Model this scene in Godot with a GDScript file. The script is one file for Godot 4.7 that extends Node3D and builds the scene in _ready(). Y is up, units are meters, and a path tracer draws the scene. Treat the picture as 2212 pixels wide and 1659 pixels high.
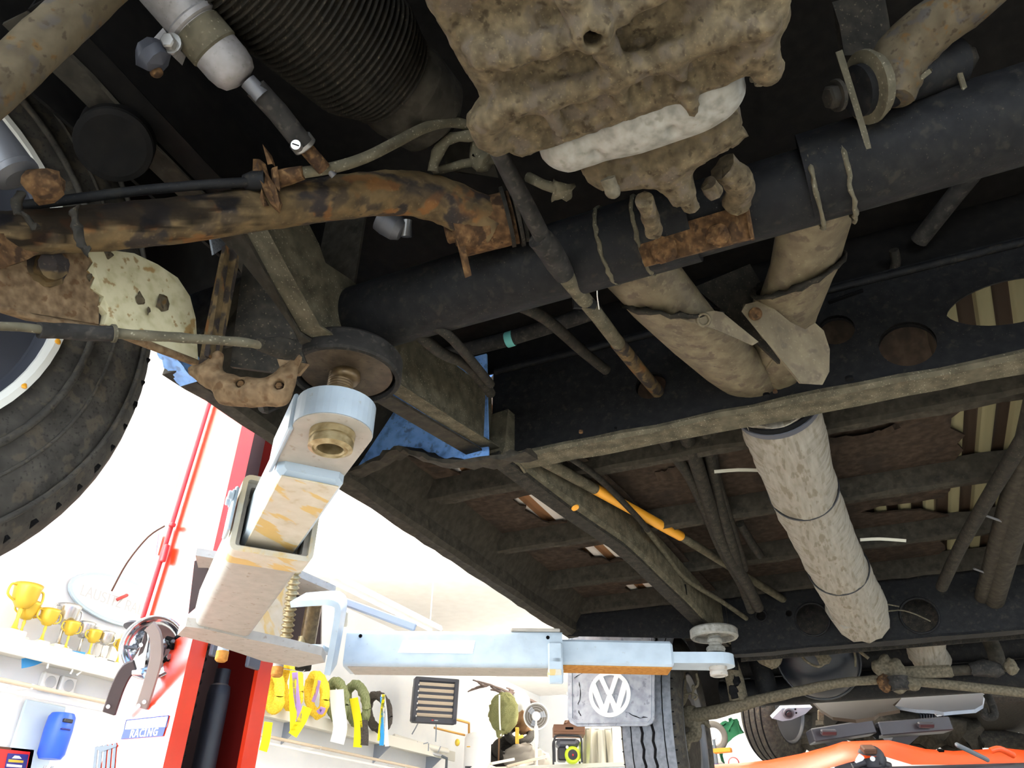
extends Node3D
# underside of a van on a two-post lift, seen from beneath its tail; metres, y up, the van points to -z

const FL := 1663.0          # focal length in pixels of a 2212 x 1659 frame
var CAM := Vector3(0, 1.0, 0)
var RT := Vector3(0.9059, 0.0144, -0.4233)
var UPV := Vector3(0.2156, 0.8446, 0.4902)
var FW := Vector3(-0.3644, 0.5352, -0.7619)
var M := {}
var NB := {}
var rng := RandomNumberGenerator.new()

# ---------------------------------------------------------------- a collector of triangles
class Sh:
	var v := PackedVector3Array()
	var g := PackedInt32Array()
	var uv := PackedVector2Array()
	var c := PackedColorArray()
	var col := Color.WHITE
	var n := 0
	func grp() -> int:
		n += 1
		return n
	func tri(p: Vector3, q: Vector3, r: Vector3, s := -1) -> void:
		v.append(p); v.append(q); v.append(r)
		g.append(s); g.append(s); g.append(s)
		c.append(col); c.append(col); c.append(col)
	func quad(p: Vector3, q: Vector3, r: Vector3, t: Vector3, s := -1) -> void:
		tri(p, q, r, s); tri(p, r, t, s)
	func fan(ring, flip := false) -> void:
		var m := Vector3.ZERO
		for p in ring: m += p
		m /= ring.size()
		for i in ring.size():
			var a: Vector3 = ring[i]
			var b: Vector3 = ring[(i + 1) % ring.size()]
			if flip: tri(m, b, a)
			else: tri(m, a, b)
	func loft(rings: Array, closed := true, caps := true, smooth := true, per_side := false) -> Sh:
		var s := grp() if smooth else -1
		var m: int = rings[0].size()
		var sides := []
		for j in m: sides.append(grp() if per_side else s)
		for i in rings.size() - 1:
			var a = rings[i]
			var b = rings[i + 1]
			for j in (m if closed else m - 1):
				var k := (j + 1) % m
				quad(a[j], b[j], b[k], a[k], sides[j])
		if caps:
			fan(rings[0], false)
			fan(rings[-1], true)
		return self
	func tube(path: Array, r, m := 12, caps := true, squash := 1.0) -> Sh:
		var rings := []
		var t0: Vector3 = (path[1] - path[0]).normalized()
		var u: Vector3 = t0.cross(Vector3.UP if absf(t0.y) < 0.9 else Vector3.RIGHT).normalized()
		for i in path.size():
			var t: Vector3
			if i == 0: t = t0
			elif i == path.size() - 1: t = (path[i] - path[i - 1]).normalized()
			else: t = ((path[i + 1] - path[i]).normalized() + (path[i] - path[i - 1]).normalized()).normalized()
			u = (u - t * u.dot(t)).normalized()
			var w := t.cross(u)
			var rr: float = r[i] if r is Array else r
			var ring := PackedVector3Array()
			for j in m:
				var a := TAU * j / m
				ring.append(path[i] + u * (cos(a) * rr) + w * (sin(a) * rr * squash))
			rings.append(ring)
		return loft(rings, true, caps)
	func lathe(o: Vector3, axis: Vector3, prof: Array, m := 28, smooth := false) -> Sh:
		var t := axis.normalized()
		var u := t.cross(Vector3.UP if absf(t.y) < 0.9 else Vector3.RIGHT).normalized()
		var w := t.cross(u)
		var rings := []
		for p in prof:
			var ring := PackedVector3Array()
			for j in m:
				var a := TAU * j / m
				ring.append(o + t * p[1] + (u * cos(a) + w * sin(a)) * maxf(p[0], 1e-5))
			rings.append(ring)
		if smooth:
			loft(rings, true, false)
			if absf(prof[0][0] - prof[-1][0]) > 1e-5:
				if prof[0][0] > 1e-4: fan(rings[0], false)
				if prof[-1][0] > 1e-4: fan(rings[-1], true)
			return self
		for i in rings.size() - 1: loft([rings[i], rings[i + 1]], true, false)
		var open: bool = prof.size() > 3 and absf(prof[0][0] - prof[-1][0]) < 1e-6 and prof[0][0] > 0.004 and prof[1][0] > prof[0][0]
		if open:
			loft([rings[-1], rings[0]], true, false)
			return self
		if prof[0][0] > 1e-4 and prof[0] != prof[-1]: fan(rings[0], false)
		if prof[-1][0] > 1e-4 and prof[0] != prof[-1]: fan(rings[-1], true)
		return self
	# box with chamfered edges: centre, columns of its turn, full size
	func bx(o: Vector3, b: Basis, size: Vector3, bev := 0.004) -> Sh:
		var h := size * 0.5
		bev = minf(bev, minf(h.x, minf(h.y, h.z)) * 0.95)
		var rings := []
		for e in [[-h.z, bev], [-h.z + bev, 0.0], [h.z - bev, 0.0], [h.z, bev]]:
			var x: float = h.x - e[1]
			var y: float = h.y - e[1]
			var q := bev if e[1] == 0.0 else bev * 0.5
			var ring := PackedVector3Array()
			for p in [[x - q, -y], [x, -y + q], [x, y - q], [x - q, y], [-x + q, y], [-x, y - q], [-x, -y + q], [-x + q, -y]]:
				ring.append(o + b * Vector3(p[0], p[1], e[0]))
			rings.append(ring)
		return loft(rings, true, true, false)
	func beam(a: Vector3, b: Vector3, w: float, h: float, up := Vector3.UP, bev := 0.004) -> Sh:
		var z := (b - a).normalized()
		var x := up.cross(z).normalized()
		return bx((a + b) * 0.5, Basis(x, z.cross(x), z), Vector3(w, h, (b - a).length()), bev)
	# flat sheet with an outline and holes, t = thickness vector away from the outline's plane
	func plate(pts: Array, t: Vector3, holes := []) -> Sh:
		var nn := t.normalized()
		var o: Vector3 = pts[0]
		var ux := nn.cross(Vector3.UP if absf(nn.y) < 0.9 else Vector3.RIGHT).normalized()
		var uy := nn.cross(ux)
		var flat := func(a) -> PackedVector2Array:
			var r := PackedVector2Array()
			for p in a: r.append(Vector2((p - o).dot(ux), (p - o).dot(uy)))
			return r
		var outer: PackedVector2Array = flat.call(pts)
		if Geometry2D.is_polygon_clockwise(outer): outer.reverse()
		var hs := []
		for h in holes:
			var q: PackedVector2Array = flat.call(h)
			if not Geometry2D.is_polygon_clockwise(q): q.reverse()
			hs.append(q)
		var to3 := func(p: Vector2) -> Vector3: return o + ux * p.x + uy * p.y
		var loops := [outer] + hs
		for l in loops:
			for i in l.size():
				var a: Vector3 = to3.call(l[i])
				var b: Vector3 = to3.call(l[(i + 1) % l.size()])
				quad(a, b, b + t, a + t)
		# cut keyholes from each hole to the outline
		hs.sort_custom(func(a, b): return mx(a) > mx(b))
		var poly := outer
		for h in hs:
			var bi := 0
			var bj := 0
			var best := 1e9
			for j in h.size():
				if h[j].x < mx(h) - 1e-6: continue
				bj = j
			for i in poly.size():
				if poly[i].x < h[bj].x: continue
				var d: float = poly[i].distance_to(h[bj])
				if d < best:
					var ok := true
					for k in poly.size():
						if k == i or (k + 1) % poly.size() == i: continue
						if Geometry2D.segment_intersects_segment(h[bj], poly[i].lerp(h[bj], 0.001), poly[k], poly[(k + 1) % poly.size()]) != null: ok = false; break
					if ok:
						best = d
						bi = i
			var np := PackedVector2Array()
			for i in bi + 1: np.append(poly[i])
			for j in h.size() + 1: np.append(h[(bj + j) % h.size()])
			for i in range(bi, poly.size()): np.append(poly[i])
			poly = np
		var idx := Geometry2D.triangulate_polygon(poly)
		if idx.is_empty(): push_warning("plate not triangulated")
		for i in range(0, idx.size(), 3):
			var a: Vector3 = to3.call(poly[idx[i]])
			var b: Vector3 = to3.call(poly[idx[i + 1]])
			var d: Vector3 = to3.call(poly[idx[i + 2]])
			var out := (b - a).cross(d - a).dot(t) > 0.0   # clockwise seen from -t
			if out: tri(a, b, d); tri(a + t, d + t, b + t)
			else: tri(a, d, b); tri(a + t, b + t, d + t)
		return self
	static func mx(a) -> float:
		var m := -1e9
		for p in a: m = maxf(m, p.x)
		return m
	# closed 2D outline (x sideways, y up) swept along a path
	func sweep(path: Array, prof: Array, up := Vector3.UP, smooth := false) -> Sh:
		var rings := []
		for i in path.size():
			var t: Vector3 = (path[mini(i + 1, path.size() - 1)] - path[maxi(i - 1, 0)]).normalized()
			var x := t.cross(up).normalized()
			var y := x.cross(t)
			var ring := PackedVector3Array()
			for p in prof: ring.append(path[i] + x * p[0] + y * p[1])
			rings.append(ring)
		loft(rings, true, false, smooth, not smooth)
		var idx := Geometry2D.triangulate_polygon(PackedVector2Array(prof.map(func(p): return Vector2(p[0], p[1]))))
		for e in [rings[0], rings[-1]]:
			for i in range(0, idx.size(), 3): tri(e[idx[i]], e[idx[i + 1]], e[idx[i + 2]])
		return self
	func jitter(noise: FastNoiseLite, amp: float) -> Sh:
		for i in v.size():
			var p := v[i]
			v[i] = p + Vector3(noise.get_noise_3d(p.x, p.y, p.z), noise.get_noise_3d(p.y + 7.0, p.z, p.x), noise.get_noise_3d(p.z, p.x + 3.0, p.y)) * amp
		return self
	func blob(o: Vector3, r: Vector3, m := 10, b := Basis.IDENTITY) -> Sh:
		var rings := []
		for i in m + 1:
			var a := PI * i / m
			var ring := PackedVector3Array()
			for j in m * 2:
				var q := TAU * j / (m * 2)
				ring.append(o + b * (Vector3(sin(a) * cos(q), cos(a), sin(a) * sin(q)) * r))
			rings.append(ring)
		return loft(rings, true, false)
	func torus(o: Vector3, axis: Vector3, R: float, r: float, m := 40, k := 10) -> Sh:
		var t := axis.normalized()
		var u := t.cross(Vector3.UP if absf(t.y) < 0.9 else Vector3.RIGHT).normalized()
		var w := t.cross(u)
		var rings := []
		for i in m + 1:
			var a := TAU * i / m
			var d := u * cos(a) + w * sin(a)
			var ring := PackedVector3Array()
			for j in k:
				var q := TAU * j / k
				ring.append(o + d * (R + r * cos(q)) + t * (r * sin(q)))
			rings.append(ring)
		return loft(rings, true, false)

func sh() -> Sh: return Sh.new()

# pixel of the frame -> point on a plane of the place, or at a depth
func ray(px: float, py: float) -> Vector3: return RT * ((px - 1106.0) / FL) - UPV * ((py - 829.5) / FL) + FW
func PX(px: float, py: float, x: float) -> Vector3:
	var r := ray(px, py)
	return CAM + r * (x / r.x)
func PY(px: float, py: float, h: float) -> Vector3:
	var r := ray(px, py)
	return CAM + r * (h / r.y)
func PZ(px: float, py: float, z: float) -> Vector3:
	var r := ray(px, py)
	return CAM + r * (z / r.z)
func D(px: float, py: float, d: float) -> Vector3: return CAM + ray(px, py) * d
func PP(px: float, py: float, o: Vector3, n: Vector3) -> Vector3:
	var r := ray(px, py)
	return CAM + r * ((o - CAM).dot(n) / r.dot(n))
func onx(a: Array, x: float) -> Array: return a.map(func(p): return PX(p[0], p[1], x))
func ony(a: Array, y: float) -> Array: return a.map(func(p): return PY(p[0], p[1], y))
func onz(a: Array, z: float) -> Array: return a.map(func(p): return PZ(p[0], p[1], z))
func onp(a: Array, o: Vector3, n: Vector3) -> Array: return a.map(func(p): return PP(p[0], p[1], o, n))
func H(x: float, h: float, z: float) -> Vector3: return Vector3(x, 1.0 + h, z)

func curve(p: Array, sub := 6) -> Array:
	var r := []
	for i in p.size() - 1:
		var a: Vector3 = p[maxi(i - 1, 0)]
		var b: Vector3 = p[i]
		var c: Vector3 = p[i + 1]
		var d: Vector3 = p[mini(i + 2, p.size() - 1)]
		for k in sub: r.append(b.cubic_interpolate(c, a, d, float(k) / sub))
	r.append(p[-1])
	return r
func ramp(a: Array, n: int) -> Array:      # spread a few values over n places
	var r := []
	for i in n:
		var t := float(i) / maxf(n - 1, 1) * (a.size() - 1)
		var k := mini(int(t), a.size() - 2)
		r.append(lerpf(a[k], a[k + 1], t - k))
	return r
func ring3(o: Vector3, n: Vector3, r: float, m := 24, sq := 1.0) -> Array:
	var t := n.normalized()
	var u := t.cross(Vector3.UP if absf(t.y) < 0.9 else Vector3.RIGHT).normalized()
	var w := t.cross(u)
	var a := []
	for j in m: a.append(o + u * (cos(TAU * j / m) * r) + w * (sin(TAU * j / m) * r * sq))
	return a
func noise(sd: int, f: float, oct := 3) -> FastNoiseLite:
	var n := FastNoiseLite.new()
	n.seed = sd
	n.frequency = f
	n.fractal_octaves = oct
	return n

# ---------------------------------------------------------------- nodes
func numbered(called: String, parent: Node) -> String:
	var key := str(parent.get_instance_id()) + called
	var k: int = NB.get(key, 0)
	NB[key] = k + 1
	return called if k == 0 else "%s_%03d" % [called, k]
func thing(called: String, label: String, category: String, at := Vector3.ZERO, group := "") -> Node3D:
	var o := Node3D.new()
	o.name = numbered(called, self)
	add_child(o, true)
	o.position = at
	return tag(o, label, category, group)
func tag(o: Node3D, label: String, category: String, group := "") -> Node3D:
	o.set_meta("label", label)
	o.set_meta("category", category)
	if group: o.set_meta("group", group)
	return o
func off(p: Node) -> Vector3:
	var o := Vector3.ZERO
	while p != self:
		o += p.position
		p = p.get_parent()
	return o
func mesh_of(s: Sh, o: Vector3) -> ArrayMesh:
	var st := SurfaceTool.new()
	st.begin(Mesh.PRIMITIVE_TRIANGLES)
	var has_uv := s.uv.size() == s.v.size()
	var last := 0x7fffffff
	for i in s.v.size():
		var gg := s.g[i]
		if gg != last:
			st.set_smooth_group(gg if gg >= 0 else 0xffffffff)
			last = gg
		st.set_color(s.c[i])
		if has_uv: st.set_uv(s.uv[i])
		st.add_vertex(s.v[i] - o)
	st.generate_normals()
	st.index()
	return st.commit()
func obj(called: String, s: Sh, m: Material, parent: Node = self, label := "") -> MeshInstance3D:
	var o := MeshInstance3D.new()
	var at := Vector3.ZERO
	if parent == self:
		var lo := Vector3(1e9, 1e9, 1e9)
		var hi := -lo
		for p in s.v:
			lo = lo.min(p)
			hi = hi.max(p)
		at = Vector3((lo.x + hi.x) / 2, lo.y, (lo.z + hi.z) / 2)
		o.position = at
		o.mesh = mesh_of(s, at)
	else:
		o.mesh = mesh_of(s, off(parent))
	o.material_override = null
	o.mesh.surface_set_material(0, m)
	o.name = numbered(called, parent)
	parent.add_child(o, true)
	if label: o.set_meta("label", label)
	return o
func struct(called: String, s: Sh, m: Material, parent: Node = self) -> MeshInstance3D:
	var o := obj(called, s, m, parent)
	if parent == self: o.set_meta("kind", "structure")
	return o
func solo(called: String, s: Sh, m: Material, label: String, category: String, group := "") -> MeshInstance3D:
	var o := obj(called, s, m)
	tag(o, label, category, group)
	return o

# ---------------------------------------------------------------- surfaces
var TEXN := {}
func px8(sd: int, f: float, oct: int, size: int, stretch := 1.0) -> PackedByteArray:
	var n := noise(sd, f, oct)
	var w := size
	var h := size
	if stretch > 1.0: h = int(size / stretch)
	var im: Image = n.get_seamless_image(w, h, false, false, 0.15, true)
	if h != size: im.resize(size, size, Image.INTERPOLATE_CUBIC)
	im.convert(Image.FORMAT_L8)
	return im.get_data()
# a ramp of colours over one noise, then spots: [seed, frequency, threshold, softness, colour, strength, stretch]
func tx(sd: int, stops: Array, f: float, oct: int, spots := [], size := 384, stretch := 1.0) -> ImageTexture:
	var base := px8(sd, f * 2.3, oct + 1, size, stretch)
	var gr := Gradient.new()
	gr.offsets = PackedFloat32Array(stops.map(func(s): return s[0]))
	gr.colors = PackedColorArray(stops.map(func(s): return s[1]))
	var lr := PackedFloat32Array()
	var lg := PackedFloat32Array()
	var lb := PackedFloat32Array()
	for i in 256:
		var q := gr.sample(0.5 + (i / 255.0 - 0.5) * 0.75)
		lr.append(q.r * 255); lg.append(q.g * 255); lb.append(q.b * 255)
	var n := size * size
	var r := PackedFloat32Array(); r.resize(n)
	var g := PackedFloat32Array(); g.resize(n)
	var b := PackedFloat32Array(); b.resize(n)
	for i in n:
		var k := base[i]
		r[i] = lr[k]; g[i] = lg[k]; b[i] = lb[k]
	for s in spots:
		var d := px8(s[0], s[1] * 1.5, 5, size, s[6] if s.size() > 6 else 1.0)
		var lut := PackedFloat32Array()
		for i in 256: lut.append(smoothstep(s[2], s[2] + s[3], i / 255.0) * s[5])
		var cr: float = s[4].r * 255
		var cg: float = s[4].g * 255
		var cb: float = s[4].b * 255
		for i in n:
			var a := lut[d[i]]
			if a > 0.004:
				r[i] += (cr - r[i]) * a
				g[i] += (cg - g[i]) * a
				b[i] += (cb - b[i]) * a
	var out := PackedByteArray()
	out.resize(n * 3)
	for i in n:
		out[i * 3] = int(clampf(r[i], 0, 255)); out[i * 3 + 1] = int(clampf(g[i], 0, 255)); out[i * 3 + 2] = int(clampf(b[i], 0, 255))
	return ImageTexture.create_from_image(Image.create_from_data(size, size, false, Image.FORMAT_RGB8, out))
func bump(sd: int, f: float, oct: int, stretch := 1.0) -> ImageTexture:
	var d := px8(sd, f, oct, 384, stretch)
	return ImageTexture.create_from_image(Image.create_from_data(384, 384, false, Image.FORMAT_L8, d))
func mk(called: String, tex: Texture2D, tint: Color, rough: float, metal := 0.0, scale := 3.0, bm: Texture2D = null, depth := 0.15) -> StandardMaterial3D:
	var m := StandardMaterial3D.new()
	m.resource_name = called
	m.albedo_color = tint
	m.roughness = rough
	m.metallic = metal
	if metal < 0.05 and rough > 0.5: m.metallic_specular = 0.25
	if tex: m.albedo_texture = tex
	if tex or bm:
		m.uv1_triplanar = true
		m.uv1_scale = Vector3.ONE * scale
		m.uv1_triplanar_sharpness = 3.0
	if bm:
		m.heightmap_enabled = true
		m.heightmap_texture = bm
		m.heightmap_scale = depth * 0.4
	m.vertex_color_use_as_albedo = true
	M[called] = m
	return m
func C8(r: int, g: int, b: int) -> Color: return Color8(r, g, b)

func _ready() -> void:
	rng.seed = 7
	# camera
	var b := Basis(RT, UPV, -FW).orthonormalized()
	RT = b.x; UPV = b.y; FW = -b.z
	var cam := Camera3D.new()
	cam.name = "camera"
	cam.fov = rad_to_deg(2.0 * atan(829.5 / FL))
	cam.near = 0.02
	cam.far = 60.0
	cam.transform = Transform3D(b, CAM)
	add_child(cam)
	cam.current = true
	# sky and exposure
	var e := Environment.new()
	e.background_mode = Environment.BG_COLOR
	e.background_color = Color(0.75, 0.85, 1.0)
	e.ambient_light_source = Environment.AMBIENT_SOURCE_DISABLED
	e.tonemap_mode = Environment.TONE_MAPPER_LINEAR
	e.tonemap_exposure = 1.0
	e.sdfgi_enabled = true
	e.ssao_enabled = true
	e.ssil_enabled = true
	var we := WorldEnvironment.new()
	we.name = "world_environment"
	we.environment = e
	add_child(we)
	# large lights: daylight through the glazed gate and the right windows, plus an added left one, strip lamps under the ceiling
	area("gate_daylight", Vector3(1.2, 1.75, 3.88), Vector3(0, 0, -1), Vector2(4.6, 2.9), Color(0.92, 0.96, 1.0), 2.2)
	area("window_daylight", Vector3(5.08, 1.75, -0.6), Vector3(-1, 0, 0), Vector2(5.0, 2.3), Color(0.90, 0.95, 1.0), 0.8)
	area("added_window_light", Vector3(-5.08, 1.85, 2.3), Vector3(1, 0, 0), Vector2(2.6, 2.4), Color(0.90, 0.95, 1.0), 6.5)  # light of the added left window, whitens the post's rear face
	materials()
	room()
	van()
	rear_axle()
	gearbox()
	exhaust()
	rear_left()
	lift()
	front_end()
	left_wall()
	far_corner()
	other_car()

func area(called: String, at: Vector3, dir: Vector3, size: Vector2, col: Color, energy: float) -> void:
	var l := AreaLight3D.new()
	l.name = called
	l.area_size = size
	l.light_color = col
	l.light_energy = energy
	l.area_normalize_energy = false
	l.area_range = 30.0
	l.area_attenuation = 2.0
	l.shadow_enabled = true
	add_child(l)
	l.look_at_from_position(at, at + dir, Vector3.UP if absf(dir.y) < 0.9 else Vector3.RIGHT)

func materials() -> void:
	var b1 := bump(11, 0.03, 5)
	var b2 := bump(12, 0.012, 5)
	var b3 := bump(13, 0.09, 3)
	# cast aluminium under a crust of dried mud
	mk("crust", tx(1, [[0.0, C8(74, 66, 50)], [0.4, C8(108, 98, 76)], [0.65, C8(132, 121, 94)], [1.0, C8(172, 160, 122)]], 0.018, 5, [[31, 0.03, 0.66, 0.14, C8(60, 51, 38), 0.6], [32, 0.012, 0.6, 0.12, C8(120, 112, 100), 0.7], [33, 0.12, 0.78, 0.08, C8(186, 174, 130), 0.5]]), Color(0.76, 0.74, 0.74), 0.9, 0.0, 4.0, b1, 0.35)
	mk("alloy", tx(2, [[0.0, C8(120, 117, 106)], [0.5, C8(176, 172, 160)], [1.0, C8(206, 203, 192)]], 0.02, 5, [[34, 0.02, 0.68, 0.14, C8(120, 114, 98), 0.5]]), Color(0.8, 0.8, 0.8), 0.55, 0.15, 4.0, b3, 0.06)
	mk("alloy_tube", tx(3, [[0.0, C8(120, 116, 112)], [0.5, C8(136, 132, 130)], [1.0, C8(152, 148, 146)]], 0.03, 4, [[35, 0.09, 0.76, 0.07, C8(95, 90, 86), 0.5]]), Color.WHITE, 0.5, 0.3, 4.0, b3, 0.05)
	mk("black_paint", tx(4, [[0.0, C8(18, 18, 19)], [0.5, C8(27, 27, 28)], [1.0, C8(40, 39, 37)]], 0.015, 4, [[36, 0.02, 0.66, 0.2, C8(60, 55, 45), 0.5], [37, 0.16, 0.86, 0.03, C8(130, 118, 92), 0.6]]), Color.WHITE, 0.62, 0.0, 4.0, b3, 0.05)
	mk("dark_metal", tx(5, [[0.0, C8(24, 23, 21)], [0.5, C8(42, 39, 34)], [1.0, C8(66, 60, 50)]], 0.02, 5, [[38, 0.14, 0.8, 0.04, C8(120, 108, 84), 0.7]]), Color.WHITE, 0.75, 0.0, 3.0, b1, 0.1)
	mk("undersealed", tx(6, [[0.0, C8(36, 33, 28)], [0.5, C8(54, 50, 43)], [1.0, C8(76, 70, 59)]], 0.02, 5, [[39, 0.05, 0.7, 0.14, C8(92, 85, 70), 0.25], [40, 0.02, 0.7, 0.14, C8(30, 26, 23), 0.4]]), Color.WHITE, 0.8, 0.0, 2.5, b1, 0.2)
	mk("dusty", tx(7, [[0.0, C8(58, 54, 43)], [0.5, C8(86, 81, 66)], [1.0, C8(112, 105, 86)]], 0.012, 5, [[41, 0.16, 0.78, 0.04, C8(190, 182, 158), 0.7], [42, 0.015, 0.64, 0.2, C8(62, 54, 42), 0.4]]), Color.WHITE, 0.85, 0.0, 3.0, b3, 0.06)
	mk("lining", tx(8, [[0.0, C8(32, 26, 21)], [0.5, C8(56, 46, 38)], [1.0, C8(80, 68, 56)]], 0.02, 5, [[43, 0.008, 0.6, 0.12, C8(42, 36, 32), 0.6]]), Color.WHITE, 0.9, 0.0, 2.5, b1, 0.2)
	mk("shaded_underseal", tx(81, [[0.0, C8(12, 11, 10)], [0.5, C8(20, 18, 16)], [1.0, C8(32, 29, 25)]], 0.02, 4), Color.WHITE, 0.8, 0.0, 2.5, b1, 0.15)  # underseal darkened for the shade of recesses where little light reaches
	mk("rust", tx(9, [[0.0, C8(40, 28, 20)], [0.4, C8(74, 54, 36)], [0.7, C8(106, 80, 52)], [1.0, C8(140, 108, 70)]], 0.022, 5, [[44, 0.06, 0.66, 0.14, C8(136, 112, 76), 0.4], [45, 0.02, 0.6, 0.1, C8(48, 36, 28), 0.8]]), Color.WHITE, 0.9, 0.0, 4.0, b1, 0.3)
	mk("arm_rust", tx(10, [[0.0, C8(52, 42, 30)], [0.45, C8(84, 70, 48)], [0.7, C8(104, 86, 58)], [1.0, C8(126, 104, 72)]], 0.015, 5, [[46, 0.010, 0.66, 0.08, C8(122, 76, 38), 0.6], [47, 0.012, 0.54, 0.12, C8(42, 38, 38), 0.92], [48, 0.1, 0.74, 0.1, C8(150, 130, 96), 0.3]]), Color.WHITE, 0.85, 0.0, 3.0, b1, 0.2)
	mk("tan_tube", tx(14, [[0.0, C8(96, 84, 62)], [0.5, C8(130, 117, 90)], [1.0, C8(154, 140, 110)]], 0.015, 5, [[49, 0.02, 0.6, 0.14, C8(106, 102, 100), 0.7], [50, 0.03, 0.74, 0.06, C8(142, 104, 52), 0.7], [51, 0.05, 0.68, 0.06, C8(70, 58, 44), 0.5]]), Color(0.66, 0.66, 0.68), 0.85, 0.0, 3.0, b1, 0.15)
	mk("spring_plate", tx(15, [[0.0, C8(150, 140, 104)], [0.5, C8(188, 180, 146)], [1.0, C8(198, 190, 158)]], 0.02, 4, [[52, 0.012, 0.72, 0.06, C8(140, 104, 56), 0.7], [53, 0.04, 0.76, 0.05, C8(120, 90, 52), 0.6]]), Color.WHITE, 0.8, 0.0, 2.6, b1, 0.15)
	mk("plate_rust", tx(16, [[0.0, C8(72, 56, 40)], [0.5, C8(112, 92, 68)], [1.0, C8(144, 122, 94)]], 0.03, 5, [[54, 0.03, 0.68, 0.06, C8(84, 60, 38), 0.6]]), Color.WHITE, 0.9, 0.0, 3.0, b1, 0.3)
	mk("shield", tx(17, [[0.0, C8(88, 78, 58)], [0.5, C8(124, 112, 86)], [1.0, C8(158, 146, 114)]], 0.012, 5, [[55, 0.02, 0.62, 0.12, C8(84, 70, 56), 0.6], [56, 0.1, 0.78, 0.06, C8(190, 180, 146), 0.4]]), Color(0.8, 0.79, 0.78), 0.65, 0.15, 3.0, b3, 0.05)
	mk("wrap", tx(18, [[0.0, C8(138, 132, 120)], [0.45, C8(160, 155, 144)], [1.0, C8(178, 174, 164)]], 0.03, 5, [[57, 0.03, 0.68, 0.1, C8(112, 102, 86), 0.4, 4.0], [58, 0.012, 0.66, 0.12, C8(112, 100, 80), 0.5, 3.0]], 384, 6.0), Color(0.85, 0.84, 0.82), 0.95, 0.0, 4.0, bump(59, 0.06, 4, 8.0), 0.2)
	mk("rubber", tx(19, [[0.0, C8(26, 25, 24)], [0.5, C8(46, 44, 42)], [1.0, C8(66, 63, 58)]], 0.015, 4, [[60, 0.06, 0.66, 0.1, C8(86, 80, 70), 0.5]]), Color.WHITE, 0.8, 0.0, 3.0, b3, 0.08)
	mk("tyre", tx(20, [[0.0, C8(44, 42, 39)], [0.5, C8(66, 63, 58)], [1.0, C8(88, 84, 76)]], 0.012, 5, [[61, 0.1, 0.7, 0.08, C8(38, 36, 34), 0.6], [62, 0.02, 0.62, 0.1, C8(94, 84, 70), 0.5]]), Color.WHITE, 0.85, 0.0, 3.0, b1, 0.12)
	mk("tyre_tread", tx(21, [[0.0, C8(96, 100, 106)], [0.5, C8(124, 128, 134)], [1.0, C8(142, 146, 150)]], 0.02, 4), Color.WHITE, 0.75, 0.0, 3.0, b3, 0.05)
	mk("lift_paint", tx(22, [[0.0, C8(164, 176, 186)], [0.5, C8(178, 192, 202)], [1.0, C8(192, 204, 212)]], 0.01, 4, [[63, 0.05, 0.84, 0.05, C8(160, 160, 154), 0.5]]), Color.WHITE, 0.4, 0.0, 2.0, b3, 0.03)
	mk("lift_worn", tx(23, [[0.0, C8(168, 150, 108)], [0.35, C8(196, 188, 168)], [1.0, C8(212, 206, 192)]], 0.01, 4, [[64, 0.014, 0.56, 0.12, C8(206, 170, 92), 0.8, 3.0]]), Color.WHITE, 0.5, 0.0, 3.0, b3, 0.03)
	mk("lift_rust", tx(24, [[0.0, C8(150, 96, 40)], [0.5, C8(186, 128, 62)], [1.0, C8(206, 160, 90)]], 0.03, 4), Color.WHITE, 0.8, 0.0, 3.0, b3, 0.05)
	mk("lift_grey", tx(25, [[0.0, C8(164, 158, 148)], [0.5, C8(174, 168, 158)], [1.0, C8(184, 178, 168)]], 0.015, 4, [[65, 0.03, 0.74, 0.1, C8(130, 112, 90), 0.4]]), Color.WHITE, 0.55, 0.0, 2.5, b3, 0.03)
	mk("pad_face", tx(26, [[0.0, C8(60, 50, 40)], [0.5, C8(88, 75, 60)], [1.0, C8(114, 97, 76)]], 0.012, 5, [[66, 0.03, 0.66, 0.1, C8(66, 56, 48), 0.6]]), Color.WHITE, 0.55, 0.3, 4.0, b3, 0.04)
	mk("brass", tx(27, [[0.0, C8(110, 92, 58)], [0.5, C8(156, 138, 100)], [1.0, C8(190, 176, 142)]], 0.02, 4), Color.WHITE, 0.4, 0.5, 4.0, b3, 0.03)
	mk("screw_brown", tx(28, [[0.0, C8(62, 48, 30)], [0.5, C8(104, 84, 56)], [1.0, C8(146, 122, 84)]], 0.02, 4), Color.WHITE, 0.4, 0.4, 4.0, b3, 0.03)
	mk("blue_body", tx(29, [[0.0, C8(64, 92, 138)], [0.5, C8(122, 168, 228)], [1.0, C8(150, 192, 240)]], 0.012, 5, [[67, 0.02, 0.68, 0.14, C8(80, 96, 124), 0.6], [68, 0.1, 0.8, 0.05, C8(60, 70, 86), 0.5]]), Color.WHITE, 0.45, 0.0, 3.0, b3, 0.04)
	mk("grey_flake", tx(30, [[0.0, C8(130, 138, 148)], [0.5, C8(165, 174, 184)], [1.0, C8(190, 196, 204)]], 0.06, 4, [[69, 0.1, 0.62, 0.1, C8(98, 98, 98), 0.6]]), Color.WHITE, 0.7, 0.0, 4.0, b1, 0.1)
	mk("flap", tx(70, [[0.0, C8(124, 128, 136)], [0.5, C8(158, 162, 168)], [1.0, C8(182, 184, 188)]], 0.01, 5, [[71, 0.02, 0.74, 0.08, C8(92, 94, 102), 0.4]]), Color.WHITE, 0.6, 0.0, 3.0, b3, 0.04)
	mk("steer_dust", tx(72, [[0.0, C8(58, 53, 43)], [0.5, C8(92, 85, 70)], [1.0, C8(122, 114, 96)]], 0.03, 5), Color.WHITE, 0.85, 0.0, 4.0, b1, 0.15)
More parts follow.
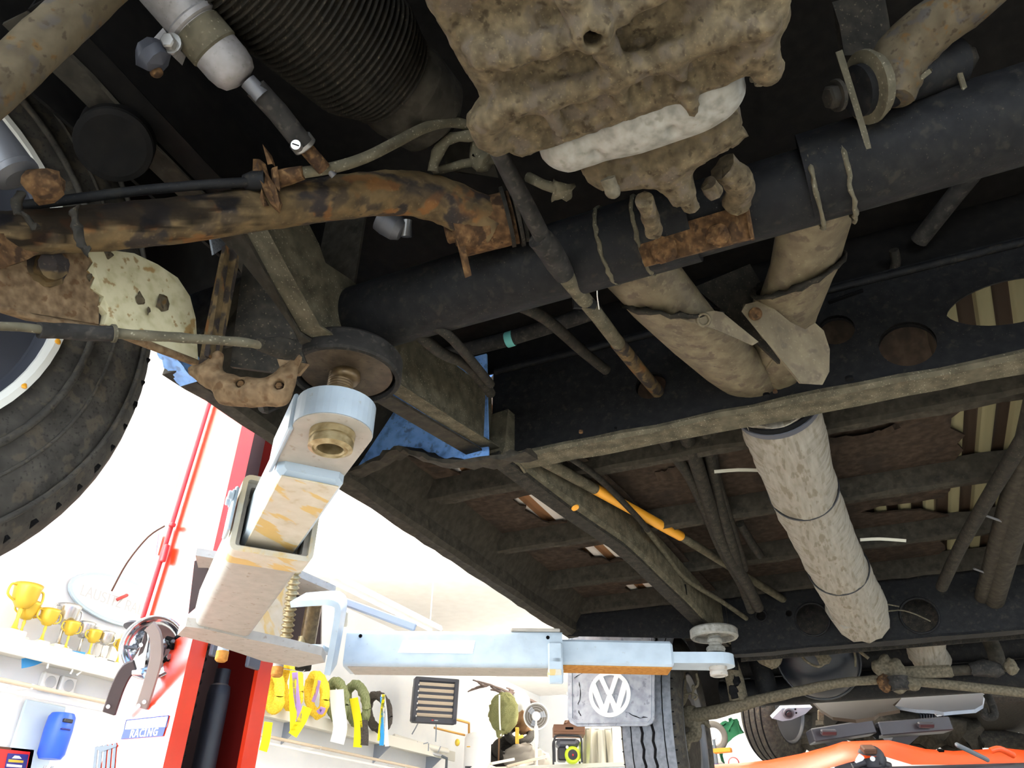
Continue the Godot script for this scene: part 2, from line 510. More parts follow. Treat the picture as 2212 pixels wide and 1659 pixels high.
	mk("wicker", tx(73, [[0.0, C8(84, 88, 54)], [0.5, C8(124, 126, 86)], [1.0, C8(150, 150, 112)]], 0.06, 4), Color.WHITE, 0.9, 0.0, 1.5, b1, 0.6)
	mk("wreath_green", tx(74, [[0.0, C8(70, 84, 44)], [0.5, C8(120, 128, 92)], [1.0, C8(168, 168, 140)]], 0.05, 4, [], 384, 4.0), Color.WHITE, 0.9, 0.0, 2.0, b1, 0.6)
	mk("wreath_yellow", tx(75, [[0.0, C8(190, 146, 36)], [0.5, C8(232, 196, 60)], [1.0, C8(246, 222, 110)]], 0.03, 4), Color.WHITE, 0.9, 0.0, 2.0, b1, 0.4)
	mk("wreath_dark", tx(76, [[0.0, C8(36, 34, 32)], [0.5, C8(76, 72, 68)], [1.0, C8(128, 122, 116)]], 0.05, 4), Color.WHITE, 0.9, 0.0, 2.0, b1, 0.6)
	mk("plaster", tx(77, [[0.0, C8(236, 239, 242)], [1.0, C8(243, 244, 245)]], 0.01, 4), Color.WHITE, 0.9, 0.0, 0.7, b3, 0.05)
	mk("ceiling_white", tx(78, [[0.0, C8(236, 232, 226)], [1.0, C8(246, 243, 238)]], 0.01, 4), Color.WHITE, 0.9, 0.0, 0.7, b3, 0.05)
	mk("concrete", tx(79, [[0.0, C8(140, 136, 130)], [0.5, C8(168, 164, 156)], [1.0, C8(188, 184, 176)]], 0.012, 5), Color.WHITE, 0.7, 0.0, 0.5, b3, 0.05)
	mk("red_paint", tx(80, [[0.0, C8(228, 50, 16)], [1.0, C8(240, 64, 22)]], 0.01, 3), Color.WHITE, 0.3, 0.0, 1.0)
	M.red_paint.metallic_specular = 0.8
	M.red_paint.clearcoat_enabled = true
	M.red_paint.clearcoat = 0.6
	M.red_paint.clearcoat_roughness = 0.25
	# plain colours
	for p in [["chrome", C8(214, 218, 222), 0.12, 1.0], ["steel", C8(150, 148, 144), 0.35, 0.8], ["dull_steel", C8(104, 104, 106), 0.5, 0.5], ["soot", C8(16, 16, 17), 0.8, 0.0], ["hole", C8(8, 8, 9), 0.95, 0.0],
			["plastic_black", C8(32, 33, 40), 0.45, 0.0], ["plastic_grey", C8(88, 90, 98), 0.45, 0.0], ["white", C8(240, 240, 238), 0.45, 0.0], ["off_white", C8(226, 224, 214), 0.6, 0.0], ["yellow_tube", C8(236, 164, 44), 0.45, 0.0],
			["yellow_ribbon", C8(238, 226, 40), 0.6, 0.0], ["lilac_ribbon", C8(160, 132, 186), 0.6, 0.0], ["white_ribbon", C8(244, 244, 240), 0.6, 0.0], ["blue_ribbon", C8(64, 164, 232), 0.6, 0.0],
			["gold", C8(222, 190, 70), 0.3, 0.4], ["silver", C8(206, 206, 206), 0.25, 0.8], ["copper", C8(196, 146, 74), 0.4, 0.4], ["brown", C8(86, 62, 50), 0.6, 0.0], ["brown_plastic", C8(128, 96, 78), 0.6, 0.0], ["dark_brown", C8(58, 44, 44), 0.5, 0.0], ["dark_red", C8(96, 16, 12), 0.6, 0.0],
			["leather", C8(140, 124, 116), 0.5, 0.0], ["orange", C8(216, 74, 24), 0.35, 0.0], ["wood_orange", C8(226, 138, 52), 0.6, 0.0], ["wood_yellow", C8(214, 168, 72), 0.6, 0.0], ["wood_brown", C8(124, 96, 72), 0.6, 0.0], ["blue_box", C8(44, 92, 214), 0.4, 0.0], ["sky_blue", C8(70, 150, 210), 0.6, 0.0],
			["poster_red", C8(216, 36, 34), 0.5, 0.0], ["navy", C8(40, 40, 120), 0.5, 0.0], ["sign_blue", C8(30, 54, 124), 0.5, 0.0], ["lime", C8(196, 222, 30), 0.4, 0.0], ["teal", C8(112, 190, 180), 0.5, 0.0], ["zip_tie", C8(186, 182, 164), 0.5, 0.0], ["zip_black", C8(20, 20, 22), 0.5, 0.0],
			["louvre", C8(206, 190, 168), 0.5, 0.0], ["heater_grey", C8(62, 64, 72), 0.5, 0.0], ["grey_cloth", C8(112, 108, 102), 0.9, 0.0], ["cream_cloth", C8(232, 228, 212), 0.9, 0.0], ["branch", C8(92, 80, 76), 0.9, 0.0], ["pale_blue", C8(196, 214, 226), 0.6, 0.0], ["servo_blue", C8(24, 28, 34), 0.35, 0.0],
			["green_mesh", C8(40, 96, 66), 0.7, 0.0], ["red", C8(206, 40, 36), 0.5, 0.0], ["pink_red", C8(190, 66, 66), 0.5, 0.0], ["panel_grey", C8(150, 158, 170), 0.5, 0.0], ["skid_brown", C8(84, 70, 58), 0.6, 0.0], ["trim_grey", C8(84, 92, 100), 0.5, 0.0], ["light_grey", C8(196, 198, 200), 0.5, 0.0]]:
		mk(p[0], null, p[1], p[2], p[3])
	# corrugated floor: the colour of ridges and grooves comes with the mesh
	mk("corrugated", null, Color.WHITE, 0.6)
	var pane := mk("window_pane", null, C8(235, 242, 250), 0.4)
	pane.emission_enabled = true
	pane.emission = C8(220, 236, 255)
	pane.emission_energy_multiplier = 1.2
	var tube := mk("lamp_tube", null, C8(250, 250, 245), 0.4)
	tube.emission_enabled = true
	tube.emission = C8(255, 248, 236)
	tube.emission_energy_multiplier = 3.0

func slab(lo: Vector3, hi: Vector3) -> Sh:
	return sh().bx((lo + hi) / 2, Basis.IDENTITY, hi - lo, 0.003)

func room() -> void:
	struct("floor", slab(Vector3(-5.4, -0.2, -12.4), Vector3(5.4, 0, 4.2)), M.concrete)
	struct("ceiling", slab(Vector3(-5.4, 3.4, -12.4), Vector3(5.4, 3.6, 4.2)), M.ceiling_white)
	struct("wall_left", slab(Vector3(-5.4, 0, -12.4), Vector3(-5.2, 3.4, 4.2)), M.plaster)
	struct("wall_far", slab(Vector3(-5.2, 0, -12.3), Vector3(5.2, 3.4, -12.1)), M.plaster)
	struct("wall_right", slab(Vector3(5.2, 0, -12.4), Vector3(5.4, 3.4, 4.2)), M.plaster)
	struct("wall_near", slab(Vector3(-5.2, 0, 4.0), Vector3(5.2, 3.4, 4.2)), M.plaster)
	# glazed gate behind the camera and a strip of windows to the right, frosted panes in steel frames
	var g := struct("door_1", slab(Vector3(-1.2, 0.2, 3.93), Vector3(3.6, 3.25, 4.0)), M.plastic_grey)
	for i in 4:
		for j in 3:
			struct("pane", slab(Vector3(-1.1 + i * 1.17, 0.32 + j * 0.97, 3.915), Vector3(-0.02 + i * 1.17, 1.2 + j * 0.97, 3.93)), M.window_pane, g)
	var w := struct("window_1", slab(Vector3(5.13, 0.55, -3.2), Vector3(5.2, 3.0, 2.0)), M.plastic_grey)
	for i in 4: struct("pane", slab(Vector3(5.115, 0.65, -3.1 + i * 1.27), Vector3(5.13, 2.9, -1.93 + i * 1.27)), M.window_pane, w)
	var w2 := struct("window_2", slab(Vector3(-5.2, 0.55, 0.9), Vector3(-5.13, 3.15, 3.7)), M.plastic_grey)  # unseen window, added so the post's glossy face mirrors it white
	for i in 2: struct("pane", slab(Vector3(-5.13, 0.65, 1.0 + i * 1.33), Vector3(-5.115, 3.05, 2.27 + i * 1.33)), M.window_pane, w2)
	# strip lamps hung on rods, bare tubes that shine down and up
	var k := 0
	for x in [-3.4, -1.05, 2.9]:  # middle row is added, out of view, to brighten the post's lip
		for z in [0.5, -1.5, -5.0, -9.5]:
			var t := thing("strip_lamp", "white twin tube strip lamp under ceiling, %s from gate, %s side" % [["first", "second", "third", "last"][k % 4], "wreath" if x < -3 else ("added_middle" if x < 0 else "window")], "lamp", Vector3(x, 2.7, z), "strip lamps")
			obj("housing", slab(Vector3(x - 0.03, 2.72, z - 0.75), Vector3(x + 0.03, 2.76, z + 0.75)), M.white, t)
			for s in [-0.05, 0.05]: obj("tube", sh().lathe(Vector3(x + s, 2.72, z - 0.7), Vector3(0, 0, 1), [[0.013, 0.0], [0.013, 1.4]], 12), M.lamp_tube, t)
			for s in [-0.6, 0.6]: obj("rod", sh().tube([Vector3(x, 2.75, z + s), Vector3(x, 3.4, z + s)], 0.005, 8), M.white, t)
			area("strip_lamp_glow", Vector3(x, 2.69, z), Vector3(0, -1, 0), Vector2(0.22, 1.4), Color(1.0, 0.97, 0.92), 12.0 if x < 0 else 7.0)
			area("strip_lamp_upglow", Vector3(x, 2.775, z), Vector3(0, 1, 0), Vector2(0.22, 1.4), Color(1.0, 0.97, 0.92), 26.0 if x < 0 else 12.0)
			k += 1

# ---------------------------------------------------------------- the van's body from below
func clz(p: Vector3, a: float, b: float) -> Vector3: return Vector3(p.x, p.y, clampf(p.z, a, b))
func shift(o: Vector3, a: Array) -> Array: return a.map(func(p): return p + o)
func torn(a: Vector3, b: Vector3, n: int, amp: float) -> Array:
	var r := []
	for i in n:
		var t := float(i) / n
		r.append(a.lerp(b, t) + Vector3(rng.randf_range(-amp, amp), 0, rng.randf_range(-amp, amp) * 0.4))
	return r

func van() -> void:
	var v := thing("van", "blue van raised on the lift, dark undersealed floor with ribs, rails and crossmembers", "van", H(0, 0.5, -1.2))
	var nz := noise(90, 18.0, 3)
	var fine := noise(91, 60.0, 3)
	# shell above the floor, kept plain: only its lower edge shows
	var s := sh()
	var prof := []
	for p in [[-0.83, 0.62], [-0.84, 1.0], [-0.82, 1.45], [-0.74, 1.85], [-0.6, 1.95], [0.6, 1.95], [0.74, 1.85], [0.82, 1.45], [0.84, 1.0], [0.83, 0.62]]: prof.append(p)
	var rings := []
	for zz in [[0.75, 0.9], [0.7, 1.0], [-2.1, 1.0], [-2.12, 1.0], [-2.9, 1.0], [-3.25, 0.9]]:
		var ring := PackedVector3Array()
		for p in prof: ring.append(H(p[0] * zz[1], maxf(1.0 + (p[1] - 1.0) * (zz[1] if p[1] > 1.0 else 1.0), 0.77 if zz[0] < -2.11 else 0.0), zz[0]))
		rings.append(ring)
	s.loft(rings, false, false)
	s.fan(rings[0]); s.fan(rings[-1], true)
	obj("body_shell", s, M.blue_body, v, "blue painted body sides and roof")
	# corrugated floor sheet over the cargo area, cream paint on its ridges and brown dirt in its grooves
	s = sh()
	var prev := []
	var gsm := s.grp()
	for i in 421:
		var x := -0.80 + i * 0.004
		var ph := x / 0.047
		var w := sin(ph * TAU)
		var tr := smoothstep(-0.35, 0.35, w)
		var falloff := smoothstep(-0.5, -0.1, x)   # light falloff towards the right, painted into the colour
		s.col = Color(0.20, 0.10, 0.045).lerp(Color(0.035, 0.02, 0.012), falloff).lerp(Color(0.52, 0.48, 0.43).lerp(Color(0.20, 0.18, 0.10), falloff), smoothstep(0.1, 0.5, tr) if falloff < 0.5 else smoothstep(0.5, 1.0, tr))
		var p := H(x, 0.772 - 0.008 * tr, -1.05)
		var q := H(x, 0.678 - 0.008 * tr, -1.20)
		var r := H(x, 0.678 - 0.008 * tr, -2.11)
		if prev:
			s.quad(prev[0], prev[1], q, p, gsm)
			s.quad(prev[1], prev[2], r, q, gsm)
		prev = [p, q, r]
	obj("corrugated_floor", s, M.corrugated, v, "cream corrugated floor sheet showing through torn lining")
	# floor over the tail, high above the axle
	s = sh()
	s.plate([H(-0.8, 0.86, -1.05), H(0.8, 0.86, -1.05), H(0.8, 0.86, 0.72), H(-0.8, 0.86, 0.72)], Vector3(0, 0.02, 0))
	obj("tail_floor", s, M.shaded_underseal, v)  # shade of the high recess is put into this dark colour
	obj("tail_step", sh().plate([H(-0.8, 0.775, -1.055), H(0.8, 0.775, -1.055), H(0.8, 0.88, -1.055), H(-0.8, 0.88, -1.055)], Vector3(0, 0, -0.004)), M.shaded_underseal, v)
	for z in [-0.93]:
		obj("tail_rib", sh().sweep([H(-0.5, 0.83, z), H(0.7, 0.83, z)], [[-0.012, 0], [0.012, 0], [0.02, 0.03], [-0.02, 0.03]]), M.shaded_underseal, v)
	# brown board lining, torn away in places
	var hl := 0.662
	var tl := Vector3(0, 0.004, 0)
	var bays := [[-1.085, -1.21], [-1.262, -1.525], [-1.575, -1.814], [-1.865, -2.09]]
	var torn_px := [
		[[1125, 1022], [1085, 1030], [1040, 1022], [1000, 1028], [960, 1008], [925, 1002]],
		[[1240, 1132], [1213, 1126], [1186, 1130], [1172, 1126], [1152, 1112], [1134, 1103], [1137, 1094], [1122, 1092], [1107, 1079], [1130, 1072], [1160, 1066]],
		[[1352, 1210], [1330, 1208], [1318, 1214], [1300, 1205], [1278, 1206], [1270, 1196], [1246, 1186], [1280, 1180], [1316, 1174]],
		[[1452, 1290], [1425, 1284], [1404, 1292], [1385, 1284], [1366, 1282], [1350, 1270], [1352, 1264], [1395, 1260], [1420, 1256]]]
	for i in 4:
		var z0: float = bays[i][0]
		var z1: float = bays[i][1]
		var pts := [H(-0.47, hl, z0 + 0.02), H(-0.79, hl, z0 + 0.02), H(-0.79, hl, z1 - 0.02), H(-0.47, hl, z1 - 0.02)]
		pts += torn_px[i].map(func(p): return clz(PY(p[0], p[1], hl), z1 - 0.015, z0 + 0.015))
		if i == 0: pts = [H(-0.75, hl, z0 + 0.02), H(-0.79, hl, z0 + 0.02), H(-0.79, hl, z1 - 0.02), H(-0.50, hl, z1 - 0.02)] + torn_px[0].map(func(p): return clz(PY(p[0], p[1], hl), z1 - 0.015, z0 + 0.015))
		obj("lining_board", sh().plate(pts, tl), M.lining, v, "brown lining board with a torn edge")
	# between the rails: a hole with a curled rim in the third bay, bare sheet towards the right
	for i in 4:
		var z0: float = bays[i][0] + 0.03
		var z1: float = bays[i][1] - 0.03
		var xr: float = [0.19, 0.20, 0.19, 0.17][i]
		var pts := [H(-0.50, hl, z0), H(-0.50, hl, z1)] + torn(H(-0.46, hl, z1), H(xr - 0.02, hl, z1), 8, 0.004) + (torn(H(xr, hl, z1), H(xr, hl, z0), 9, 0.016) if i != 2 else ony([[2062, 1118], [1990, 1102], [1930, 1106], [1885, 1111], [1858, 1107], [1900, 1094], [1980, 1085], [2010, 1079], [2036, 1077], [2052, 1060], [2058, 1040]], hl)) + torn(H(xr, hl, z0), H(-0.44, hl, z0), 8, 0.004)
		var holes := []
		if i == 9: holes.append(shift(Vector3.ZERO, ony([[1858, 1106], [1900, 1094], [1980, 1086], [2010, 1080], [2035, 1078], [2047, 1086], [2020, 1096], [1990, 1099], [1930, 1105], [1885, 1110]], hl)))
		if i == 0: holes.append(shift(Vector3.ZERO, ony([[1310, 952], [1330, 944], [1400, 930], [1418, 936], [1390, 946], [1340, 957]], hl)))
		if i == 0:
			# the board follows the floor's slope up to the crossmember
			var sl := sh()
			for k in 20:
				var xa := lerpf(-0.50, 0.15, k / 20.0)
				var xb := lerpf(-0.50, 0.15, (k + 1) / 20.0)
				sl.quad(H(xa, 0.752, -1.052), H(xb, 0.752, -1.052), H(xb + (0.02 if k == 19 else 0.0), 0.660, -1.20), H(xa, 0.660, -1.20))
			obj("lining_board", sl, M.lining, v, "brown lining board between the rails")
			continue
		obj("lining_board", sh().plate(pts, tl, holes), M.lining, v, "brown lining board between the rails")
	for p in [[[1800, 958], [1860, 948], [1905, 940], [1935, 928]], [[1510, 1008], [1470, 1022], [1440, 1030], [1420, 1034]]]:
		var path := curve(p.map(func(q): return PY(q[0], q[1], hl - 0.012)), 4)
		obj("lining_flap", sh().sweep(path, [[-0.012, 0.008], [0.006, -0.004], [0.012, 0.004], [-0.008, 0.014]]).jitter(fine, 0.006), M.lining, v)
	# cross ribs of the floor
	for z in [-1.21, -1.525, -1.814, -2.06]:
		var a := []
		for i in 41: a.append(H(-0.76 + i * 0.0385, 0.0, z))
		s = sh().sweep(a, [[0.008, 0.668], [0.0, 0.625], [-0.005, 0.619], [-0.012, 0.624], [-0.02, 0.633], [-0.044, 0.629], [-0.058, 0.638], [-0.058, 0.668]])
		for i in s.v.size(): s.v[i].y += nz.get_noise_3d(s.v[i].x * 2.0, 0, s.v[i].z) * 0.003
		obj("floor_rib", s.jitter(fine, 0.003), M.undersealed, v)
	# rear crossmember: dark web with holes and a dusty bottom flange
	var zc := -1.04
	var holes := []
	holes.append(ring3(PZ(1806, 712, zc), Vector3(0, 0, 1), 0.026, 24))
	holes.append(ring3(PZ(1960, 742, zc), Vector3(0, 0, 1), 0.037, 28))
	holes.append(ring3(PZ(1405, 832, zc), Vector3(0, 0, 1), 0.025, 24))
	var ov := []
	var oc := PZ(2135, 662, zc) + Vector3(0.03, 0, 0)
	for j in 36:
		var q := TAU * j / 36
		ov.append(oc + Vector3(0.082 * cos(q) * (1.0 - 0.12 * absf(sin(q))), 0.036 * sin(q), 0))
	holes.append(ov)
	obj("crossmember_web", sh().plate([H(-0.535, 0.588, zc), H(0.8, 0.588, zc), H(0.8, 0.775, zc), H(-0.535, 0.775, zc)], Vector3(0, 0, -0.003), holes), M.black_paint, v, "dark crossmember web with round and oval holes")
	for h in holes.slice(0, 3): obj("hole_flange", sh().loft([h, h.map(func(p): return p + Vector3(0, 0, -0.014)), h.map(func(p): return p + Vector3(0, 0, -0.014)), h], true, false), M.black_paint, v)
	var fl := []
	for i in 28: fl.append(H(-0.50 + i * 0.05, 0.586, zc - 0.022))
	obj("crossmember_flange", sh().sweep(fl, [[-0.024, 0.004], [0.026, 0.006], [0.028, 0.0], [0.022, -0.006], [-0.02, -0.006], [-0.026, -0.002]]).jitter(nz, 0.004), M.dusty, v, "dusty bottom flange of the crossmember")
	for p in [[1255, 935, 4], [1656, 856, 6], [1835, 820, 7], [1675, 848, 4], [1330, 928, 3]]:
		obj("drain_hole", sh().lathe(PY(p[0], p[1], 0.579), Vector3(0, -1, 0), [[0.0, 0.0], [p[2] * 0.0008, 0.0], [p[2] * 0.0008, -0.004]], 12), M.hole if p[2] != 4 else M.rust, v)
	obj("web_bead", sh().tube([H(-0.53, 0.762, zc + 0.004), H(0.8, 0.762, zc + 0.004)], 0.006, 8), M.black_paint, v)
	for p in [[1790, 655, 1865, 628], [1440, 742, 1500, 728]]:
		obj("slot", sh().beam(PZ(p[0], p[1], zc + 0.002), PZ(p[2], p[3], zc + 0.002), 0.003, 0.011, Vector3(0, 0, 1), 0.001), M.hole, v)
	# jagged outrigger of the crossmember, blue where the paint has lasted
	obj("outrigger", sh().plate([H(-0.815, 0.583, -1.0), H(-0.77, 0.6, -1.0)] + onz([[800, 1003], [838, 982], [862, 968], [885, 966], [905, 972], [932, 978], [960, 990], [1000, 994], [1055, 990]], -1.0) + [H(-0.53, 0.78, -1.0), H(-0.815, 0.78, -1.0)], Vector3(0, 0, -0.004)), M.blue_body, v, "blue painted outrigger between sill and rail")
	obj("outrigger_flange", sh().sweep(curve(onz([[738, 1038], [775, 1022], [812, 1006], [846, 986], [872, 974], [900, 978], [940, 990], [980, 998], [1040, 1000], [1100, 990], [1155, 980]], -1.005), 3), [[-0.01, 0.004], [0.008, 0.004], [0.03, -0.006], [0.03, -0.012], [-0.01, -0.006]]).jitter(fine, 0.008), M.undersealed, v, "ragged dark lower flange")
	# frame rails, the rear part kicks up over the axle
	var xi := -0.533
	var edge := [[1063, 981], [950, 914], [831, 840], [740, 772], [650, 715], [590, 610], [530, 500], [430, 398], [330, 295], [200, 160], [60, 20]]
	var path := edge.slice(0, 7).map(func(p): return PX(p[0], p[1], xi))
	var tail := edge.slice(6).map(func(p): return PX(p[0], p[1], xi))
	obj("rear_rail", sh().sweep(path, [[0, 0], [0, 0.115], [-0.004, 0.115], [-0.004, 0.004], [-0.026, 0.002], [-0.028, -0.002]].map(func(p): return [p[0], p[1]])), M.dusty, v, "dusty frame rail kicked up over the axle")
	obj("rail_flange", sh().sweep(path.map(func(p): return p + Vector3(-0.015, -0.004, 0)), [[-0.015, -0.002], [0.013, -0.002], [0.013, 0.002], [-0.015, 0.002]]).jitter(fine, 0.004), M.undersealed, v)
	obj("rear_rail_end", sh().sweep(tail, [[0, 0], [0, 0.115], [-0.004, 0.115], [-0.004, 0.004], [-0.026, 0.002], [-0.028, -0.002]]), M.shaded_underseal, v)  # same rail, its colour darkened for the shade up in the recess
	obj("rail_flange", sh().sweep(tail.map(func(p): return p + Vector3(-0.015, -0.004, 0)), [[-0.015, -0.002], [0.013, -0.002], [0.013, 0.002], [-0.015, 0.002]]).jitter(fine, 0.004), M.undersealed, v)
	obj("rail_hole", sh().lathe(PX(889, 772, xi + 0.002), Vector3(1, 0, 0), [[0.0, 0], [0.005, 0], [0.005, -0.004]], 10), M.hole, v)
	obj("rail_plug", sh().torus(PX(962, 804, xi + 0.002), Vector3(1, 0, 0), 0.006, 0.002, 14, 6), M.dusty, v)
	var fe := [[1085, 975, 0.584], [1117, 1000, 0.58], [1180, 1050, 0.578], [1247, 1100, 0.576], [1310, 1144, 0.573], [1351, 1172, 0.57], [1392, 1208, 0.562], [1435, 1250, 0.55], [1490, 1305, 0.538], [1535, 1350, 0.53], [1580, 1392, 0.52]]
	path = fe.map(func(p): return PY(p[0], p[1], p[2]))
	obj("front_rail", sh().sweep(path, [[0, 0], [0.004, 0.008], [0.004, 0.085], [-0.034, 0.085], [-0.034, 0.0]]).jitter(fine, 0.003), M.dusty, v, "dusty bent frame rail below the floor")
	obj("rail_underside", sh().sweep(path.map(func(p): return p + Vector3(-0.019, -0.002, 0)), [[-0.017, -0.003], [0.013, -0.003], [0.015, 0.003], [-0.017, 0.003]]), M.dark_metal, v)
	obj("rail_bracket", sh().plate(onp([[1120, 998], [1160, 980], [1175, 1000], [1205, 1046], [1195, 1048], [1160, 1002], [1135, 1022]], PY(1150, 1000, 0.6), Vector3(1, -0.2, 0)), Vector3(-0.004, 0, 0)), M.dusty, v)
	obj("rail_window", sh().plate(onp([[1510, 1290], [1527, 1298], [1532, 1318], [1514, 1312]], path[8] + Vector3(0.006, 0.03, 0), Vector3(1, 0, 0)), Vector3(-0.002, 0, 0)), M.hole, v)
	for p in [[1480, 1262, 1484, 1285], [1552, 1302, 1556, 1322], [1566, 1306, 1563, 1332]]:
		obj("paint_crack", sh().tube([PP(p[0], p[1], path[8] + Vector3(0.007, 0.03, 0), Vector3(1, 0, 0)), PP(p[2], p[3], path[8] + Vector3(0.007, 0.03, 0), Vector3(1, 0, 0))], [0.002, 0.0008], 6), M.hole, v)
	for p in [[1242, 1096], [1414, 1229]]:
		obj("paint_spot", sh().lathe(PP(p[0], p[1], path[3], Vector3(0.5, -1, 0)), Vector3(0.5, -1, 0), [[0.0, 0.004], [0.007, 0.003], [0.008, 0.0]], 10), M.yellow_tube, v, "orange wax spot")
	# mirrored rail on the other side
	obj("far_rail", sh().sweep([H(0.52, 0.58, -0.9), H(0.5, 0.575, -1.6), H(0.45, 0.53, -2.08)], [[0, 0], [0, 0.085], [0.046, 0.085], [0.046, 0.0]]), M.dusty, v)
	# brown gusset running beside the left rail
	obj("gusset", sh().plate(ony([[1190, 970], [1240, 968], [1345, 1060], [1440, 1160], [1560, 1290], [1600, 1320], [1560, 1325], [1480, 1230], [1330, 1080]], 0.64), Vector3(0, 0.004, 0)), M.lining, v)
	# sill along the left side
	s = sh()
	var sp := []
	for i in 40: sp.append(H(-0.815, 0.585, -0.60 - i * 0.0392))
	s.sweep(sp, [[0.02, -0.012], [0.03, -0.004], [0.034, 0.02], [0.10, 0.12], [0.10, 0.13], [-0.012, 0.13], [-0.012, 0.0], [-0.006, -0.012]])
	obj("sill", s.jitter(fine, 0.004), M.undersealed, v, "rough undersealed sill edge")
	obj("sill_right", sh().sweep([H(0.815, 0.585, -0.6), H(0.815, 0.585, -2.1)], [[-0.03, -0.01], [0.012, -0.01], [0.012, 0.13], [-0.1, 0.13]]), M.undersealed, v)
	obj("arch_panel", sh().plate([H(-0.81, 0.57, -2.09), H(-0.36, 0.52, -2.09), H(-0.36, 0.72, -2.09), H(-0.81, 0.72, -2.09)], Vector3(0, 0, -0.004)), M.black_paint, v)
	# lower corner of the rear wheel arch
	obj("arch_edge", sh().sweep(curve([PX(408, 818, -0.80), PX(392, 800, -0.80), PX(372, 772, -0.80), PX(355, 740, -0.80)], 4), [[-0.02, -0.012], [0.012, -0.008], [0.012, 0.02], [-0.02, 0.02]]).jitter(fine, 0.005), M.blue_body, v, "chipped blue wheel arch edge")
	obj("arch_liner", sh().plate([H(-0.62, 0.61, -0.62), H(-0.80, 0.61, -0.62), H(-0.80, 0.85, -0.62), H(-0.53, 0.85, -0.62), H(-0.53, 0.62, -0.62)], Vector3(0, 0, -0.004)), M.undersealed, v)
	obj("arch_wall", sh().plate([H(-0.60, 0.60, -0.62), H(-0.60, 0.60, 0.3), H(-0.60, 0.86, 0.3), H(-0.60, 0.86, -0.62)], Vector3(-0.004, 0, 0)), M.shaded_underseal, v)
	var wa := []
	for i in 25: wa.append(H(-0.6, 0.461 + sin(0.45 + (PI - 0.9) * i / 24.0) * 0.37, -0.19 + cos(0.45 + (PI - 0.9) * i / 24.0) * 0.37))
	obj("wheel_housing", sh().loft([wa, wa.map(func(p): return p + Vector3(-0.225, 0, 0))], false, false), M.shaded_underseal, v)
	obj("grey_panel", sh().plate(onx([[455, 512], [512, 500], [532, 545], [566, 598], [540, 560], [505, 535], [480, 538], [462, 550]], -0.595), Vector3(-0.003, 0, 0)), M.grey_flake, v, "grey flaking paint behind the rusty bracket")
	# front crossmember
	var zf := -2.1
	holes = []
	for p in [[1755, 1338, 0.041], [1986, 1330, 0.042], [1644, 1330, 0.014], [1704, 1325, 0.008]]:
		holes.append(ring3(PZ(p[0], p[1], zf), Vector3(0, 0, 1), p[2], 24))
	obj("front_crossmember", sh().plate([H(-0.36, 0.487, zf), H(0.8, 0.487, zf), H(0.8, 0.64, zf), H(-0.36, 0.64, zf)], Vector3(0, 0, -0.004), holes), M.black_paint, v, "black front crossmember with round holes")
	for h in holes.slice(0, 3):
		var c := Vector3.ZERO
		for p in h: c += p
		c /= h.size()
		obj("hole_rim", sh().torus(c + Vector3(0, 0, 0.002), Vector3(0, 0, 1), h[0].distance_to(c), 0.003, 28, 6), M.black_paint, v)
	fl = []
	for i in 25: fl.append(H(-0.36 + i * 0.048, 0.486, zf - 0.03))
	obj("front_flange", sh().sweep(fl, [[-0.012, 0.004], [0.03, 0.004], [0.032, -0.004], [-0.012, -0.004]]).jitter(fine, 0.003), M.black_paint, v)
	obj("crossmember_back", sh().plate([H(-0.36, 0.49, zf - 0.12), H(0.8, 0.49, zf - 0.12), H(0.8, 0.75, zf - 0.12), H(-0.36, 0.75, zf - 0.12)], Vector3(0, 0, -0.004)), M.dark_metal, v)
	obj("nose_floor", sh().plate([H(-0.8, 0.74, -2.11), H(0.8, 0.74, -2.11), H(0.8, 0.74, -3.2), H(-0.8, 0.74, -3.2)], Vector3(0, 0.02, 0)), M.undersealed, v)

# ---------------------------------------------------------------- castings: a smooth field meshed as surface nets
# a primitive is [kind, sign, blend, ...]: b = box (centre, half, rounding), c = tapered capsule (a, b, ra, rb)
func field(p: Vector3, prims: Array) -> float:
	var d := 1e3
	for q in prims:
		var e: float
		if q[0] == "b":
			var w: Vector3 = (p - q[3]).abs() - q[4] + Vector3.ONE * q[5]
			e = w.max(Vector3.ZERO).length() + minf(maxf(w.x, maxf(w.y, w.z)), 0.0) - q[5]
		else:
			var ab: Vector3 = q[4] - q[3]
			var t := clampf((p - q[3]).dot(ab) / maxf(ab.length_squared(), 1e-9), 0.0, 1.0)
			e = (p - q[3] - ab * t).length() - lerpf(q[5], q[6], t)
		var k: float = q[2]
		if q[1] > 0:
			var h := maxf(k - absf(d - e), 0.0) / k
			d = minf(d, e) - h * h * k * 0.25
		else:
			var h := maxf(k - absf(d + e), 0.0) / k
			d = maxf(d, -e) + h * h * k * 0.25
	return d
